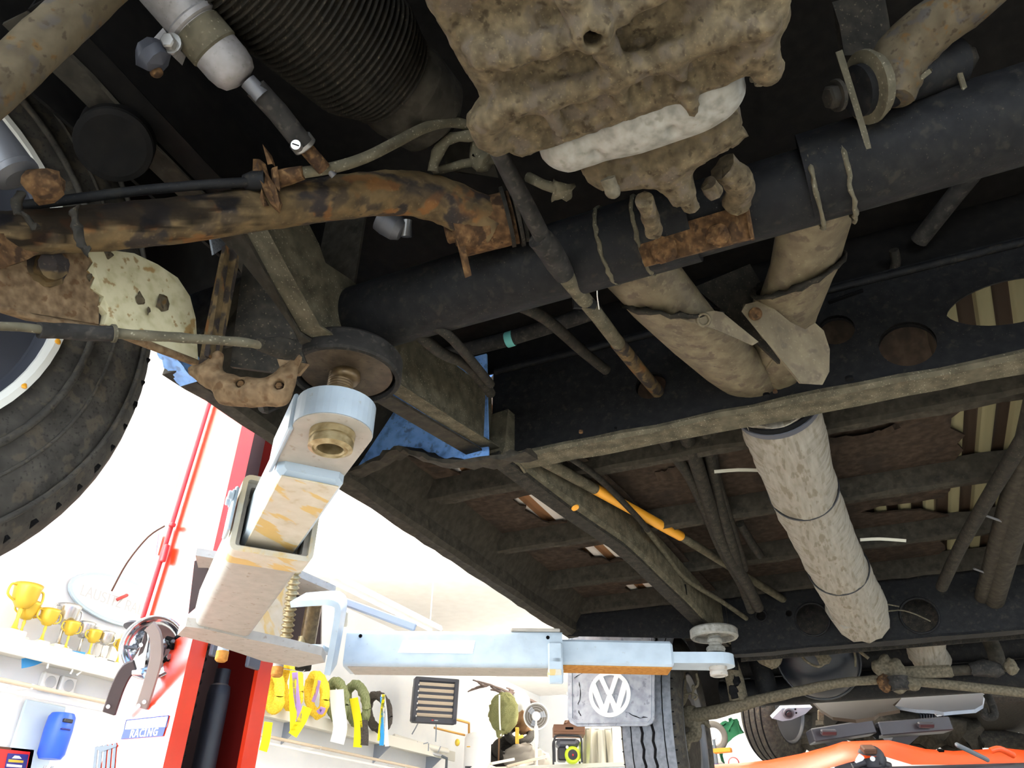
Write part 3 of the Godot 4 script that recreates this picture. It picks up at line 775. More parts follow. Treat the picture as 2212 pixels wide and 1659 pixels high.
func nets(prims: Array, lo: Vector3, hi: Vector3, cell: float, nz: FastNoiseLite = null, amp := 0.0) -> Sh:
	var n := Vector3i(((hi - lo) / cell).ceil()) + Vector3i.ONE
	var f := PackedFloat32Array()
	f.resize(n.x * n.y * n.z)
	var B := 6
	for bz in range(0, n.z, B):
		for by in range(0, n.y, B):
			for bxx in range(0, n.x, B):
				var mid := lo + Vector3(bxx + B * 0.5, by + B * 0.5, bz + B * 0.5) * cell
				var dm := field(mid, prims)
				var far := absf(dm) > B * cell * 0.95 + amp + 0.004
				for z in range(bz, mini(bz + B, n.z)):
					for y in range(by, mini(by + B, n.y)):
						for x in range(bxx, mini(bxx + B, n.x)):
							var at := (z * n.y + y) * n.x + x
							if far: f[at] = dm
							else:
								var p := lo + Vector3(x, y, z) * cell
								f[at] = field(p, prims) + (nz.get_noise_3d(p.x, p.y, p.z) * amp if nz else 0.0)
	var ids := {}
	var pos := PackedVector3Array()
	var sx := 1
	var sy := n.x
	var sz := n.x * n.y
	var cs := [0, sx, sy, sx + sy, sz, sx + sz, sy + sz, sx + sy + sz]
	var es := [[0, 1], [2, 3], [4, 5], [6, 7], [0, 2], [1, 3], [4, 6], [5, 7], [0, 4], [1, 5], [2, 6], [3, 7]]
	for z in n.z - 1:
		for y in n.y - 1:
			for x in n.x - 1:
				var at := (z * n.y + y) * n.x + x
				var a0 := f[at] < 0.0
				var mixed := false
				for k in 8:
					if (f[at + cs[k]] < 0.0) != a0: mixed = true; break
				if not mixed: continue
				var sum := Vector3.ZERO
				var cnt := 0
				for e in es:
					var u := f[at + cs[e[0]]]
					var w := f[at + cs[e[1]]]
					if (u < 0.0) == (w < 0.0): continue
					var t := u / (u - w)
					sum += Vector3(e[0] & 1, (e[0] >> 1) & 1, e[0] >> 2).lerp(Vector3(e[1] & 1, (e[1] >> 1) & 1, e[1] >> 2), t)
					cnt += 1
				ids[at] = pos.size()
				pos.append(lo + (Vector3(x, y, z) + sum / cnt) * cell)
	var s := sh()
	var gsm := s.grp()
	for at in ids:
		for e in [[sx, sy, sz], [sy, sz, sx], [sz, sx, sy]]:
			var u := f[at] < 0.0
			if (f[at + e[0]] < 0.0) == u: continue
			if not (ids.has(at - e[1]) and ids.has(at - e[2]) and ids.has(at - e[1] - e[2])): continue
			var a := pos[ids[at]]
			var b := pos[ids[at - e[1]]]
			var c := pos[ids[at - e[1] - e[2]]]
			var d := pos[ids[at - e[2]]]
			if u: s.quad(a, d, c, b, gsm)
			else: s.quad(a, b, c, d, gsm)
	return s
func bolt(o: Vector3, n: Vector3, r: float, h: float) -> Sh:
	return sh().lathe(o, n, [[r * 1.35, 0.0], [r * 1.35, h * 0.3]], 16).lathe(o, n, [[r, h * 0.3], [r, h * 0.85], [r * 0.8, h]], 6)

# ---------------------------------------------------------------- axle tube, trailing arms, cables and hoses round the axle
func rear_axle() -> void:
	var fine := noise(92, 70.0, 3)
	var X := Vector3(1, 0, 0)
	var ax := thing("axle_tube", "thick black tube lying across the van, over its middle a rusty bolted clamp plate", "axle tube", H(0.1, 0.555, -0.64))
	obj("tube", sh().lathe(H(-0.53, 0.605, -0.64), X, [[0.045, 0.0], [0.045, 0.44]], 40), M.black_paint, ax)
	obj("tube", sh().lathe(H(-0.09, 0.608, -0.642), X, [[0.041, 0.0], [0.041, 0.13]], 40), M.black_paint, ax)
	obj("tube", sh().lathe(H(0.03, 0.612, -0.635), X, [[0.047, 0.0], [0.047, 0.8]], 40), M.black_paint, ax)
	for p in [[-0.187, 0.045], [-0.145, 0.0445], [0.067, 0.047], [0.036, 0.047]]:
		obj("weld_ring", sh().torus(H(p[0], 0.606, -0.639), X, p[1], 0.0024, 40, 6).jitter(fine, 0.003), M.dusty, ax)
	var n := Vector3(0, -0.55, 0.835)
	var po := H(-0.08, 0.566, -0.615)
	obj("clamp_plate", sh().plate(onp([[1372, 512], [1612, 440], [1626, 515], [1392, 578]], po, n), -n * 0.012).jitter(fine, 0.003), M.rust, ax, "rusty clamp plate")
	for p in [[1437, 540, 30], [1552, 508, 26]]:
		obj("bolt_head", sh().lathe(PP(p[0], p[1], po, n), n, [[p[2] * 0.00046, -0.002], [p[2] * 0.00046, 0.004], [p[2] * 0.0003, 0.006]], 12).jitter(fine, 0.004), M.rust, ax)
	obj("clamp_edge", sh().beam(PP(1612, 442, po, n), PP(1626, 518, po, n), 0.004, 0.014, n, 0.001), M.rust, ax)
	# left trailing arm
	var arm := thing("trailing_arm", "rusty trailing arm, a bent tube running left towards the rear wheel, orange rust patch", "suspension arm", H(-0.42, 0.4, -0.4))
	var c := curve([D(-90, 512, 0.60), D(60, 503, 0.63), D(200, 493, 0.66), D(400, 474, 0.70), D(600, 446, 0.75), D(760, 424, 0.79), D(870, 417, 0.82), D(950, 432, 0.84), D(1010, 460, 0.85), D(1060, 485, 0.86)], 6)
	var at := sh().tube(c, ramp([0.018, 0.0185, 0.0195, 0.0205, 0.021, 0.0225, 0.0235, 0.0245, 0.026, 0.030], c.size()), 48).jitter(fine, 0.002)
	var wn := noise(114, 60.0, 4)
	for i in at.v.size():      # black paint left on the upper side of the arm's wheel end, rusted through below
		var p := at.v[i]
		var near: Vector3 = c[0]
		for q in c:
			if q.distance_squared_to(p) < near.distance_squared_to(p): near = q
		var hgt := (p - near).dot(UPV) / 0.02 + wn.get_noise_3d(p.x, p.y, p.z) * 1.4
		var k := smoothstep(-0.55, -0.2, hgt) * (1.0 - smoothstep(-0.47, -0.43, p.x + wn.get_noise_3d(p.y, p.z, p.x) * 0.05))
		at.c[i] = Color.WHITE.lerp(Color(0.16, 0.16, 0.19), k)
	obj("arm", at, M.arm_rust, arm)
	obj("bush_tube", sh().lathe(D(985, 500, 0.86), (D(1115, 468, 0.86) - D(985, 500, 0.86)), [[0.0, 0], [0.03, 0.0], [0.03, 0.066], [0.0, 0.066]], 28), M.rust, arm)
	var tip := (D(1115, 468, 0.86) - D(985, 500, 0.86)).normalized()
	for p in [[1092, 470, 0.034], [1112, 464, 0.036], [1122, 462, 0.032]]:
		obj("washer", sh().lathe(D(p[0], p[1], 0.855), tip, [[0.012, 0], [p[2], 0.0], [p[2], 0.004], [0.012, 0.004]], 28), M.dark_metal, arm)
	var bl := [D(978, 488, 0.84), D(1000, 500, 0.84), D(1020, 530, 0.84), D(1042, 590, 0.84), D(1030, 594, 0.84), D(1005, 560, 0.84), D(985, 525, 0.84)]
	obj("bracket", sh().plate(bl, tip * 0.008).jitter(fine, 0.004), M.rust, arm, "rusty bracket blade")
	obj("nut", bolt(D(985, 500, 0.86), -tip, 0.012, 0.012), M.rust, arm)
	# right trailing arm
	arm = thing("trailing_arm", "tan trailing arm bending up to the right beside the gearbox", "suspension arm", H(0.2, 0.55, -0.5))
	c = curve([D(2240, -150, 0.66), D(2120, -20, 0.68), D(2010, 60, 0.70), D(1950, 120, 0.715), D(1925, 175, 0.72), D(1918, 215, 0.72)], 6)
	obj("arm", sh().tube(c, ramp([0.019, 0.021, 0.024, 0.026, 0.027, 0.022], c.size()), 24).jitter(fine, 0.002), M.tan_tube, arm)
	var a := D(1850, 198, 0.725)
	var bb := D(2062, 135, 0.735)
	var t2 := (bb - a).normalized()
	obj("bush_tube", sh().lathe(a, bb - a, [[0.0, 0], [0.024, 0.0], [0.024, (bb - a).length()], [0.0, (bb - a).length()]], 28), M.black_paint, arm)
	for q in [[1868, 190, 0.034], [1882, 186, 0.03]]: obj("washer", sh().lathe(D(q[0], q[1], 0.722), t2, [[0.01, 0], [q[2], 0.0], [q[2], 0.004], [0.01, 0.004]], 28), M.dusty, arm)
	for q in [[[1805, 112], [1826, 108], [1848, 180], [1864, 318], [1850, 330], [1838, 300], [1818, 200]], [[2040, 70], [2058, 80], [2072, 160], [2076, 240], [2062, 252], [2052, 200], [2046, 130]]]:
		obj("bracket", sh().plate(q.map(func(p): return D(p[0], p[1], 0.715)), t2 * 0.006).jitter(fine, 0.002), M.dusty, arm, "dusty bracket plate")
	obj("nut", bolt(D(1812, 205, 0.715), -t2, 0.011, 0.012), M.dark_metal, arm)
	obj("nut", bolt(D(2076, 130, 0.735), t2, 0.011, 0.012), M.dark_metal, arm)
	obj("clip", sh().beam(D(1985, 172, 0.70), D(2012, 150, 0.70), 0.006, 0.006), M.dusty, arm)
	solo("support_strut", sh().sweep([D(1850, 0, 0.80), D(1860, 60, 0.80), D(1868, 130, 0.79)], [[-0.024, -0.01], [0.024, -0.01], [0.024, 0.0], [-0.024, 0.0]]).jitter(fine, 0.003), M.dark_metal, "short dark flat strut above the right trailing arm's bracket", "strut")
	# hand brake cable with its bracket
	var cb := thing("brake_cable", "grey sheathed hand brake cable looping over the rusty trailing arm through a rusty bracket", "cable", H(-0.4, 0.6, -0.5))
	c = curve([D(640, 375, 0.73), D(720, 362, 0.74), D(790, 340, 0.75), D(860, 305, 0.77), D(920, 275, 0.79), D(975, 264, 0.81), D(1020, 278, 0.83), D(1050, 320, 0.86)], 6)
	obj("sheath", sh().tube(c, 0.0056, 12), M.dusty, cb)
	obj("ferrule", sh().tube([D(595, 388, 0.73), D(618, 382, 0.73), D(655, 373, 0.73)], [0.0085, 0.0078, 0.0075], 14).jitter(fine, 0.002), M.rust, cb)
	obj("inner_cable", sh().tube(curve([D(560, 392, 0.72), D(440, 399, 0.70), D(300, 412, 0.68), D(160, 430, 0.66), D(30, 447, 0.64)], 4), 0.0046, 10), M.black_paint, cb)
	obj("knuckle", sh().tube([D(528, 394, 0.72), D(548, 391, 0.72), D(575, 389, 0.72)], [0.007, 0.0095, 0.009], 14), M.black_paint, cb)
	for q in [[[566, 318], [578, 352], [590, 352], [582, 330]], [[543, 345], [556, 340], [566, 352], [590, 400], [602, 440], [600, 456], [588, 448], [560, 392], [546, 366]], [[586, 360], [596, 358], [602, 400], [608, 404], [600, 412], [590, 398]], [[560, 410], [566, 424], [580, 446], [574, 442], [562, 428]]]:
		obj("bracket", sh().plate(q.map(func(p): return D(p[0], p[1], 0.715)), FW * 0.007).jitter(fine, 0.006), M.rust, cb, "jagged rusty bracket")
	for q in [[[44, 420], [36, 440], [40, 458], [60, 470], [76, 488]], [[160, 445], [166, 470], [168, 500], [180, 530], [192, 548]]]:
		c = curve(q.map(func(p): return D(p[0], p[1], 0.60)), 3)
		obj("wire_tie", sh().tube(c, 0.0028, 8).jitter(fine, 0.006), M.dark_metal, cb, "dark wire tie round the arm")
	# gear shift rod towards the front
	var rod := thing("shift_rod", "thin shift rod in a split rubber boot, running from the gearbox through a crossmember hole", "rod", H(-0.25, 0.5, -0.8))
	obj("upper_rod", sh().tube(curve([D(1040, 265, 0.68), D(1072, 320, 0.70), D(1108, 390, 0.73), D(1140, 450, 0.76), D(1172, 512, 0.79)], 4), [0.0078, 0.0078, 0.0078, 0.0078, 0.008, 0.008, 0.008, 0.0082, 0.0084, 0.0086, 0.0088, 0.0088, 0.0088, 0.0088, 0.0088, 0.0088, 0.0088], 16), M.rubber, rod)
	obj("boot", sh().tube(curve([D(1162, 512, 0.79), D(1180, 530, 0.80), D(1205, 570, 0.83), D(1220, 595, 0.845)], 3), ramp([0.0125, 0.0135, 0.013, 0.011], 10), 18), M.rubber, rod, "split rubber boot")
	obj("lower_rod", sh().tube([D(1215, 588, 0.845), D(1250, 632, 0.90), D(1290, 682, 0.97), D(1336, 742, 1.06)], 0.0095, 16).jitter(fine, 0.001), M.dusty, rod)
	obj("rusty_end", sh().tube([D(1334, 740, 1.06), D(1380, 798, 1.15), D(1440, 870, 1.27)], 0.0105, 16).jitter(fine, 0.002), M.arm_rust, rod, "rust brown end section")
	obj("guide", sh().plate([D(1238, 640, 0.92), D(1260, 632, 0.92), D(1290, 655, 0.93), D(1285, 668, 0.93), D(1240, 664, 0.92)], FW * 0.02), M.black_paint, rod)
	obj("drip", sh().tube([D(1289, 602, 0.88), D(1290, 640, 0.90), D(1294, 668, 0.93)], 0.0007, 5), M.off_white, rod)
	# corrugated bellows hose at the top
	var p0 := D(500, -130, 0.66)
	var p1 := D(852, 178, 0.80)
	var dir := (p1 - p0).normalized()
	var L := (p1 - p0).length()
	var prof := []
	for i in 161:
		prof.append([(0.063 + 0.0045 * sin(i * TAU / 5.0)) * (1.0 - 0.22 * smoothstep(0.75, 1.0, i / 160.0)), L * i / 160.0])
	var hose := thing("bellows_hose", "wide black ribbed hose beside the gearbox, dusty on its ribs", "hose", H(-0.3, 0.65, -0.45))
	obj("bellows", sh().lathe(p0, dir, prof, 44, true), M.dark_metal, hose)
	obj("cuff", sh().lathe(p1 - dir * 0.004, dir, [[0.05, 0.0], [0.052, 0.02], [0.046, 0.06], [0.03, 0.075]], 36), M.undersealed, hose, "smooth brown end cuff")
	# tan tube in the upper left corner
	var tt := curve([D(-120, 280, 0.52), D(0, 175, 0.54), D(95, 88, 0.56), D(190, 0, 0.58), D(300, -100, 0.60)], 5)
	solo("tan_pipe", sh().tube(tt, 0.0172, 24).jitter(fine, 0.001), M.tan_tube, "tan flaky steel pipe in the upper left, above the rusty arm", "pipe")
	# alloy canister, its hose and clamp
	var can := thing("alloy_canister", "pale grey alloy canister with rounded end, black hose clipped to its outlet", "canister", H(-0.45, 0.6, -0.4))
	p0 = D(338, -40, 0.64)
	p1 = D(520, 172, 0.67)
	dir = (p1 - p0).normalized()
	L = (p1 - p0).length()
	obj("body", sh().lathe(p0, dir, [[0.021, 0.0], [0.021, L - 0.016], [0.0195, L - 0.007], [0.016, L - 0.001], [0.009, L + 0.002], [0.0, L + 0.002]], 36, true), M.alloy_tube, can)
	obj("band", sh().lathe(p0 + dir * L * 0.45, dir, [[0.0212, 0.0], [0.0224, 0.002], [0.0224, 0.022], [0.0212, 0.024]], 36), M.dusty, can, "brown strap")
	obj("collar", sh().lathe(p0 + dir * L * 0.36, dir, [[0.021, 0.0], [0.0235, 0.002], [0.0235, 0.006], [0.021, 0.008]], 36), M.alloy_tube, can)
	obj("outlet", sh().tube([D(535, 175, 0.67), D(566, 208, 0.675)], 0.0075, 16), M.dull_steel, can)
	obj("hose", sh().tube([D(552, 190, 0.675), D(600, 242, 0.69), D(655, 312, 0.71)], 0.0098, 18), M.rubber, can, "black rubber hose")
	obj("hose_clamp", sh().lathe(D(646, 300, 0.71), (D(655, 312, 0.71) - D(600, 242, 0.69)), [[0.0105, 0.0], [0.0115, 0.001], [0.0115, 0.009], [0.0105, 0.010]], 24), M.steel, can, "steel hose clamp")
	var so := D(640, 314, 0.695)
	obj("clamp_screw", sh().lathe(so, -FW, [[0.0, -0.006], [0.0045, -0.006], [0.0045, 0.002], [0.0, 0.002]], 18), M.steel, can)
	obj("screw_slot", sh().beam(so - FW * 0.0022 - RT * 0.003 + UPV * 0.001, so - FW * 0.0022 + RT * 0.003 - UPV * 0.001, 0.001, 0.0008, FW, 0.0002), M.hole, can)
	obj("pipe", sh().tube([D(655, 312, 0.715), D(700, 365, 0.73)], 0.0072, 16).jitter(fine, 0.001), M.rust, can, "rusty brown pipe")
	obj("pipe_tip", sh().tube([D(696, 352, 0.735), D(722, 380, 0.74)], 0.0035, 10), M.dull_steel, can)
	obj("lug", sh().plate([D(332, 82, 0.645), D(352, 60, 0.645), D(392, 112, 0.65), D(384, 132, 0.65)], FW * 0.014), M.alloy_tube, can)
	obj("lug_bolt", bolt(D(372, 96, 0.64), -FW, 0.0065, 0.01), M.steel, can)
	obj("lug_nut", sh().lathe(D(322, 112, 0.64), D(350, 142, 0.64) - D(318, 108, 0.64), [[0.0, -0.006], [0.012, -0.004], [0.014, 0.003], [0.012, 0.012], [0.0, 0.016]], 9).jitter(fine, 0.003), M.heater_grey, can, "blue grey corroded nut")
	obj("rust_tip", sh().blob(D(338, 156, 0.645), Vector3(0.006, 0.004, 0.005), 6), M.rust, can)
	# small parts in the dark corner
	var dr := thing("rubber_drum", "dark round rubber buffer behind the rusty arm, below the tan pipe", "buffer", D(228, 330, 0.7))
	var dn := (D(228, 345, 0.66) - D(262, 285, 0.76)).normalized()
	obj("drum", sh().lathe(D(262, 285, 0.76), dn, [[0.034, 0.0], [0.036, 0.012], [0.034, 0.022], [0.034, 0.06]], 32), M.shaded_underseal, dr)
	obj("drum_face", sh().lathe(D(262, 285, 0.76) + dn * 0.06, dn, [[0.034, 0.0], [0.033, 0.005], [0.028, 0.006], [0.0, 0.004]], 32), M.shaded_underseal, dr)
	var sc := thing("shock_absorber", "grey steel cylinder end cut off by the left edge, a rusty nut beside it", "shock absorber", D(20, 340, 0.6))
	obj("cylinder", sh().tube([D(-70, 240, 0.60), D(0, 330, 0.60), D(28, 368, 0.60)], 0.0165, 24), M.dull_steel, sc)
	obj("cylinder_rim", sh().lathe(D(26, 366, 0.60), D(28, 368, 0.60) - D(0, 330, 0.60), [[0.0165, 0.0], [0.0175, 0.001], [0.0175, 0.006], [0.01, 0.009]], 24), M.dull_steel, sc)
	obj("rusty_nut", sh().lathe(D(70, 408, 0.60), D(125, 395, 0.60) - D(70, 408, 0.60), [[0.0, 0.0], [0.012, 0.001], [0.013, 0.010], [0.012, 0.018], [0.008, 0.022], [0.0, 0.022]], 14, true).jitter(fine, 0.004), M.rust, sc, "rusty nut")
	# black water pipe deep above, with a scrap of teal tape
	var wp := thing("floor_pipe", "dark pipe crossing under the floor with a scrap of teal tape on it", "pipe", H(-0.3, 0.75, -0.9))
	obj("pipe", sh().tube([PZ(950, 770, -0.90), PZ(1100, 732, -0.90), PZ(1235, 690, -0.90), PZ(1300, 668, -0.90)], 0.012, 14), M.rubber, wp)
	obj("tape", sh().lathe(PZ(1094, 735, -0.90), PZ(1235, 690, -0.90) - PZ(1100, 732, -0.90), [[0.0124, 0.0], [0.0128, 0.001], [0.0128, 0.012], [0.0124, 0.013]], 16), M.teal, wp, "teal tape")
	for q in [[[938, 705, 0.95], [980, 735, 0.97], [1060, 830, 1.15]], [[1110, 655, 0.98], [1180, 690, 1.02], [1260, 760, 1.15], [1310, 800, 1.2]], [[880, 700, 0.96], [950, 760, 1.0], [1010, 790, 1.1], [1060, 850, 1.2]]]:
		solo("brake_pipe", sh().tube(curve(q.map(func(p): return D(p[0], p[1], p[2])), 4), 0.0065 if q.size() == 3 else 0.008, 10), M.dark_metal, ["thin dark brake pipe slanting beside the lit rear rail", "dark brake pipe slanting under the floor right of the teal tape", "dark brake pipe tucked right against the lit rear rail"][NB.get(str(get_instance_id()) + "brake_pipe", 0)], "pipe")
	solo("floor_hose", sh().tube([D(2130, 340, 1.05), D(2060, 425, 1.10), D(1985, 520, 1.16)], 0.013, 14), M.rubber, "dark hose slanting down under the floor, right of the black tube", "hose")
	solo("cable_loop", sh().tube(curve([D(1930, 540, 1.15), D(1935, 570, 1.16), D(1915, 600, 1.17), D(1860, 618, 1.18), D(1790, 628, 1.2)], 4), 0.007, 10), M.dark_metal, "dark cable loop in front of the holed crossmember", "cable")
	var sc2 := thing("small_canister", "small grey canister hanging behind the rusty trailing arm", "canister", D(850, 490, 0.95))
	obj("body", sh().lathe(D(815, 470, 0.93), D(870, 500, 0.93) - D(815, 470, 0.93), [[0.0, 0.0], [0.014, 0.002], [0.016, 0.012], [0.016, 0.026], [0.012, 0.034], [0.0, 0.036]], 20), M.dull_steel, sc2)
	obj("clip", sh().lathe(D(878, 490, 0.93), UPV, [[0.0, -0.012], [0.007, -0.012], [0.007, 0.008], [0.0, 0.01]], 8), M.steel, sc2)

# ---------------------------------------------------------------- gearbox
func gearbox() -> void:
	var g := thing("gearbox", "large ribbed alloy gearbox caked in dry mud, pale clean band round its nose", "gearbox", H(-0.09, 0.47, -0.35))
	var cr := noise(93, 55.0, 4)
	var lo := H(-0.25, 0.46, -0.43)
	var hi := H(0.07, 0.76, -0.09)
	var P := []
	P.append(["b", 1, 0.01, H(-0.09, 0.62, -0.26), Vector3(0.108, 0.112, 0.143), 0.02])          # case
	P.append(["b", 1, 0.02, H(-0.02, 0.60, -0.25), Vector3(0.055, 0.07, 0.14), 0.02])
	P.append(["b", 1, 0.01, H(0.03, 0.585, -0.30), Vector3(0.012, 0.05, 0.05), 0.006])             # side lugs
	P.append(["b", 1, 0.015, H(0.01, 0.57, -0.372), Vector3(0.016, 0.05, 0.014), 0.008])
	P.append(["b", 1, 0.012, H(-0.186, 0.54, -0.372), Vector3(0.016, 0.032, 0.016), 0.006])
	P.append(["b", 1, 0.012, H(-0.10, 0.60, -0.398), Vector3(0.096, 0.096, 0.009), 0.012])         # seam flange
	var K := func(sg: int, k: float, q: Array, r0: float, r1: float, h: float) -> void:
		for i in q.size() - 1:
			var t0 := float(i) / (q.size() - 1)
			var t1 := float(i + 1) / (q.size() - 1)
			P.append(["c", sg, k, PY(q[i][0], q[i][1], h), PY(q[i + 1][0], q[i + 1][1], h), lerpf(r0, r1, t0), lerpf(r0, r1, t1)])
	# hollows between the ribs
	K.call(-1, 0.012, [[1010, 60], [1150, 20], [1215, 60]], 0.018, 0.012, 0.500)
	K.call(-1, 0.012, [[1340, 60], [1450, 20], [1600, -30]], 0.016, 0.016, 0.502)
	K.call(-1, 0.012, [[1345, 125], [1400, 128], [1470, 100]], 0.020, 0.012, 0.500)
	K.call(-1, 0.010, [[1120, 160], [1220, 150], [1290, 130]], 0.014, 0.014, 0.498)
	K.call(-1, 0.010, [[1130, 255], [1160, 262], [1185, 285]], 0.010, 0.010, 0.499)
	K.call(-1, 0.010, [[1225, 240], [1280, 225]], 0.012, 0.010, 0.498)
	K.call(-1, 0.010, [[1385, 195], [1440, 180]], 0.012, 0.012, 0.498)
	K.call(-1, 0.010, [[1490, 170], [1560, 150], [1600, 120]], 0.014, 0.012, 0.498)
	K.call(-1, 0.008, [[1130, 312], [1200, 300], [1240, 296]], 0.008, 0.006, 0.500)
	# drain boss, ribs and ledges
	P.append(["c", 1, 0.012, H(-0.092, 0.53, -0.312), H(-0.092, 0.496, -0.312), 0.018, 0.0150])
	K.call(1, 0.010, [[1285, 80], [1312, 110], [1328, 160], [1352, 245]], 0.0090, 0.0035, 0.504)
	K.call(1, 0.010, [[1262, 40], [1240, -10], [1215, -60]], 0.010, 0.010, 0.506)
	K.call(1, 0.008, [[1305, 50], [1345, 30], [1420, -8], [1500, -45]], 0.006, 0.004, 0.504)
	K.call(1, 0.010, [[1040, 122], [1100, 118], [1180, 96], [1245, 78]], 0.010, 0.006, 0.504)
	K.call(1, 0.010, [[1060, 255], [1105, 222], [1180, 214], [1260, 192], [1310, 170]], 0.011, 0.007, 0.504)
	K.call(1, 0.010, [[1325, 165], [1365, 145], [1440, 125], [1540, 78], [1660, 52]], 0.008, 0.009, 0.505)
	K.call(1, 0.006, [[1452, 122], [1468, 150], [1474, 165]], 0.006, 0.004, 0.503)
	K.call(1, 0.006, [[1480, 195], [1492, 222], [1498, 240]], 0.005, 0.004, 0.503)
	K.call(1, 0.006, [[1180, 225], [1200, 262], [1215, 290]], 0.006, 0.004, 0.503)
	K.call(1, 0.008, [[1045, 262], [1058, 290], [1072, 312]], 0.014, 0.010, 0.510)
	K.call(1, 0.010, [[1600, 120], [1640, 100], [1660, 150]], 0.012, 0.012, 0.512)
	K.call(1, 0.008, [[1672, -20], [1676, 40]], 0.012, 0.010, 0.520)
	P.append(["c", -1, 0.004, H(-0.092, 0.47, -0.312), H(-0.092, 0.535, -0.312), 0.0068, 0.0068])
	obj("case", nets(P, lo, hi, 0.0032, noise(112, 90.0, 4), 0.0024), M.crust, g, "mud crusted ribbed case")
	obj("drain_bore", sh().lathe(H(-0.092, 0.53, -0.312), Vector3(0, -1, 0), [[0.0, 0.0], [0.0072, 0.0], [0.0072, 0.014]], 20), M.hole, g)
	# clean cast band ahead of the seam
	P = []
	P.append(["b", 1, 0.01, H(-0.10, 0.585, -0.425), Vector3(0.08, 0.078, 0.026), 0.028])
	P.append(["b", 1, 0.02, H(-0.06, 0.575, -0.42), Vector3(0.058, 0.066, 0.026), 0.024])
	for q in [[-0.13, 0.512, -0.425], [-0.065, 0.508, -0.425], [0.0, 0.535, -0.42]]: P.append(["c", -1, 0.006, H(q[0], q[1] - 0.012, q[2]), H(q[0], q[1] + 0.0, q[2] - 0.002), 0.006, 0.004])
	obj("nose_band", nets(P, H(-0.2, 0.49, -0.47), H(0.03, 0.64, -0.39), 0.0036, cr, 0.0006), M.alloy, g, "pale clean cast band")
	# nose cover, selector housing and lugs
	P = []
	P.append(["b", 1, 0.012, H(-0.10, 0.575, -0.465), Vector3(0.058, 0.055, 0.030), 0.03])
	P.append(["b", 1, 0.02, H(-0.075, 0.578, -0.47), Vector3(0.062, 0.056, 0.026), 0.026])
	P.append(["c", 1, 0.012, H(-0.135, 0.535, -0.47), H(-0.09, 0.53, -0.485), 0.014, 0.014])
	P.append(["c", 1, 0.014, H(-0.085, 0.545, -0.48), H(-0.078, 0.525, -0.515), 0.020, 0.013])
	P.append(["c", 1, 0.01, H(-0.07, 0.53, -0.475), H(-0.05, 0.535, -0.47), 0.016, 0.016])
	P.append(["c", 1, 0.008, H(-0.125, 0.535, -0.455), H(-0.122, 0.522, -0.475), 0.007, 0.006])
	P.append(["b", -1, 0.012, H(-0.075, 0.512, -0.455), Vector3(0.05, 0.01, 0.006), 0.005])
	obj("nose_cover", nets(P, H(-0.19, 0.49, -0.56), H(0.02, 0.66, -0.42), 0.0034, noise(113, 90.0, 4), 0.0026), M.crust, g, "muddy nose cover")
	for q in [[[1392, 430, 0.70], [1405, 470, 0.73], [1412, 500, 0.76]], [[1560, 360, 0.73], [1590, 385, 0.74], [1598, 410, 0.76], [1590, 440, 0.78]], [[1480, 420, 0.72], [1495, 450, 0.73]], [[1530, 395, 0.72], [1545, 420, 0.73]]]:
		obj("stud", sh().tube(curve(q.map(func(p): return D(p[0], p[1], p[2])), 4), 0.0085 if q.size() == 3 else (0.014 if q.size() == 4 else 0.008), 14).jitter(cr, 0.003), M.crust, g)
	obj("bleed_bolt", sh().blob(D(1576, 288, 0.665), Vector3(0.012, 0.014, 0.012), 7).jitter(cr, 0.008), M.crust, g)
	obj("bleed_bolt", bolt(D(1644, 160, 0.605), UPV * -1.0 + RT * 0.3, 0.007, 0.008), M.steer_dust, g)
	obj("stud_tip", sh().tube([D(1312, 385, 0.66), D(1322, 412, 0.665)], 0.0062, 12).blob(D(1322, 412, 0.665), Vector3(0.007, 0.007, 0.007), 6).jitter(cr, 0.002), M.steer_dust, g)
	# muddy shift linkage left of the nose
	var l := thing("shift_linkage", "muddy shift linkage and lever under the gearbox's left corner, behind the shift rod", "linkage", D(980, 340, 0.9))
	obj("lever", sh().tube(curve([D(1040, 290, 0.82), D(975, 300, 0.82), D(945, 330, 0.82), D(935, 372, 0.82)], 4), 0.006, 10).jitter(cr, 0.003), M.dusty, l)
	obj("joint", sh().blob(D(1040, 330, 0.84), Vector3(0.014, 0.02, 0.014), 8).jitter(cr, 0.01), M.dusty, l)
	obj("plate", sh().plate([D(960, 300, 0.86), D(1045, 290, 0.86), D(1075, 380, 0.86), D(965, 365, 0.86)], FW * 0.01).jitter(cr, 0.006), M.undersealed, l)
	obj("arm", sh().tube([D(935, 370, 0.84), D(1000, 355, 0.84), D(1070, 345, 0.84)], 0.005, 10).jitter(cr, 0.003), M.dusty, l)
	obj("ball_joint", sh().blob(D(1215, 412, 0.72), Vector3(0.012, 0.008, 0.01), 8).jitter(cr, 0.008), M.dusty, l)
	obj("link", sh().tube([D(1140, 385, 0.75), D(1175, 400, 0.73), D(1205, 408, 0.72)], 0.005, 10).jitter(cr, 0.004), M.dusty, l)

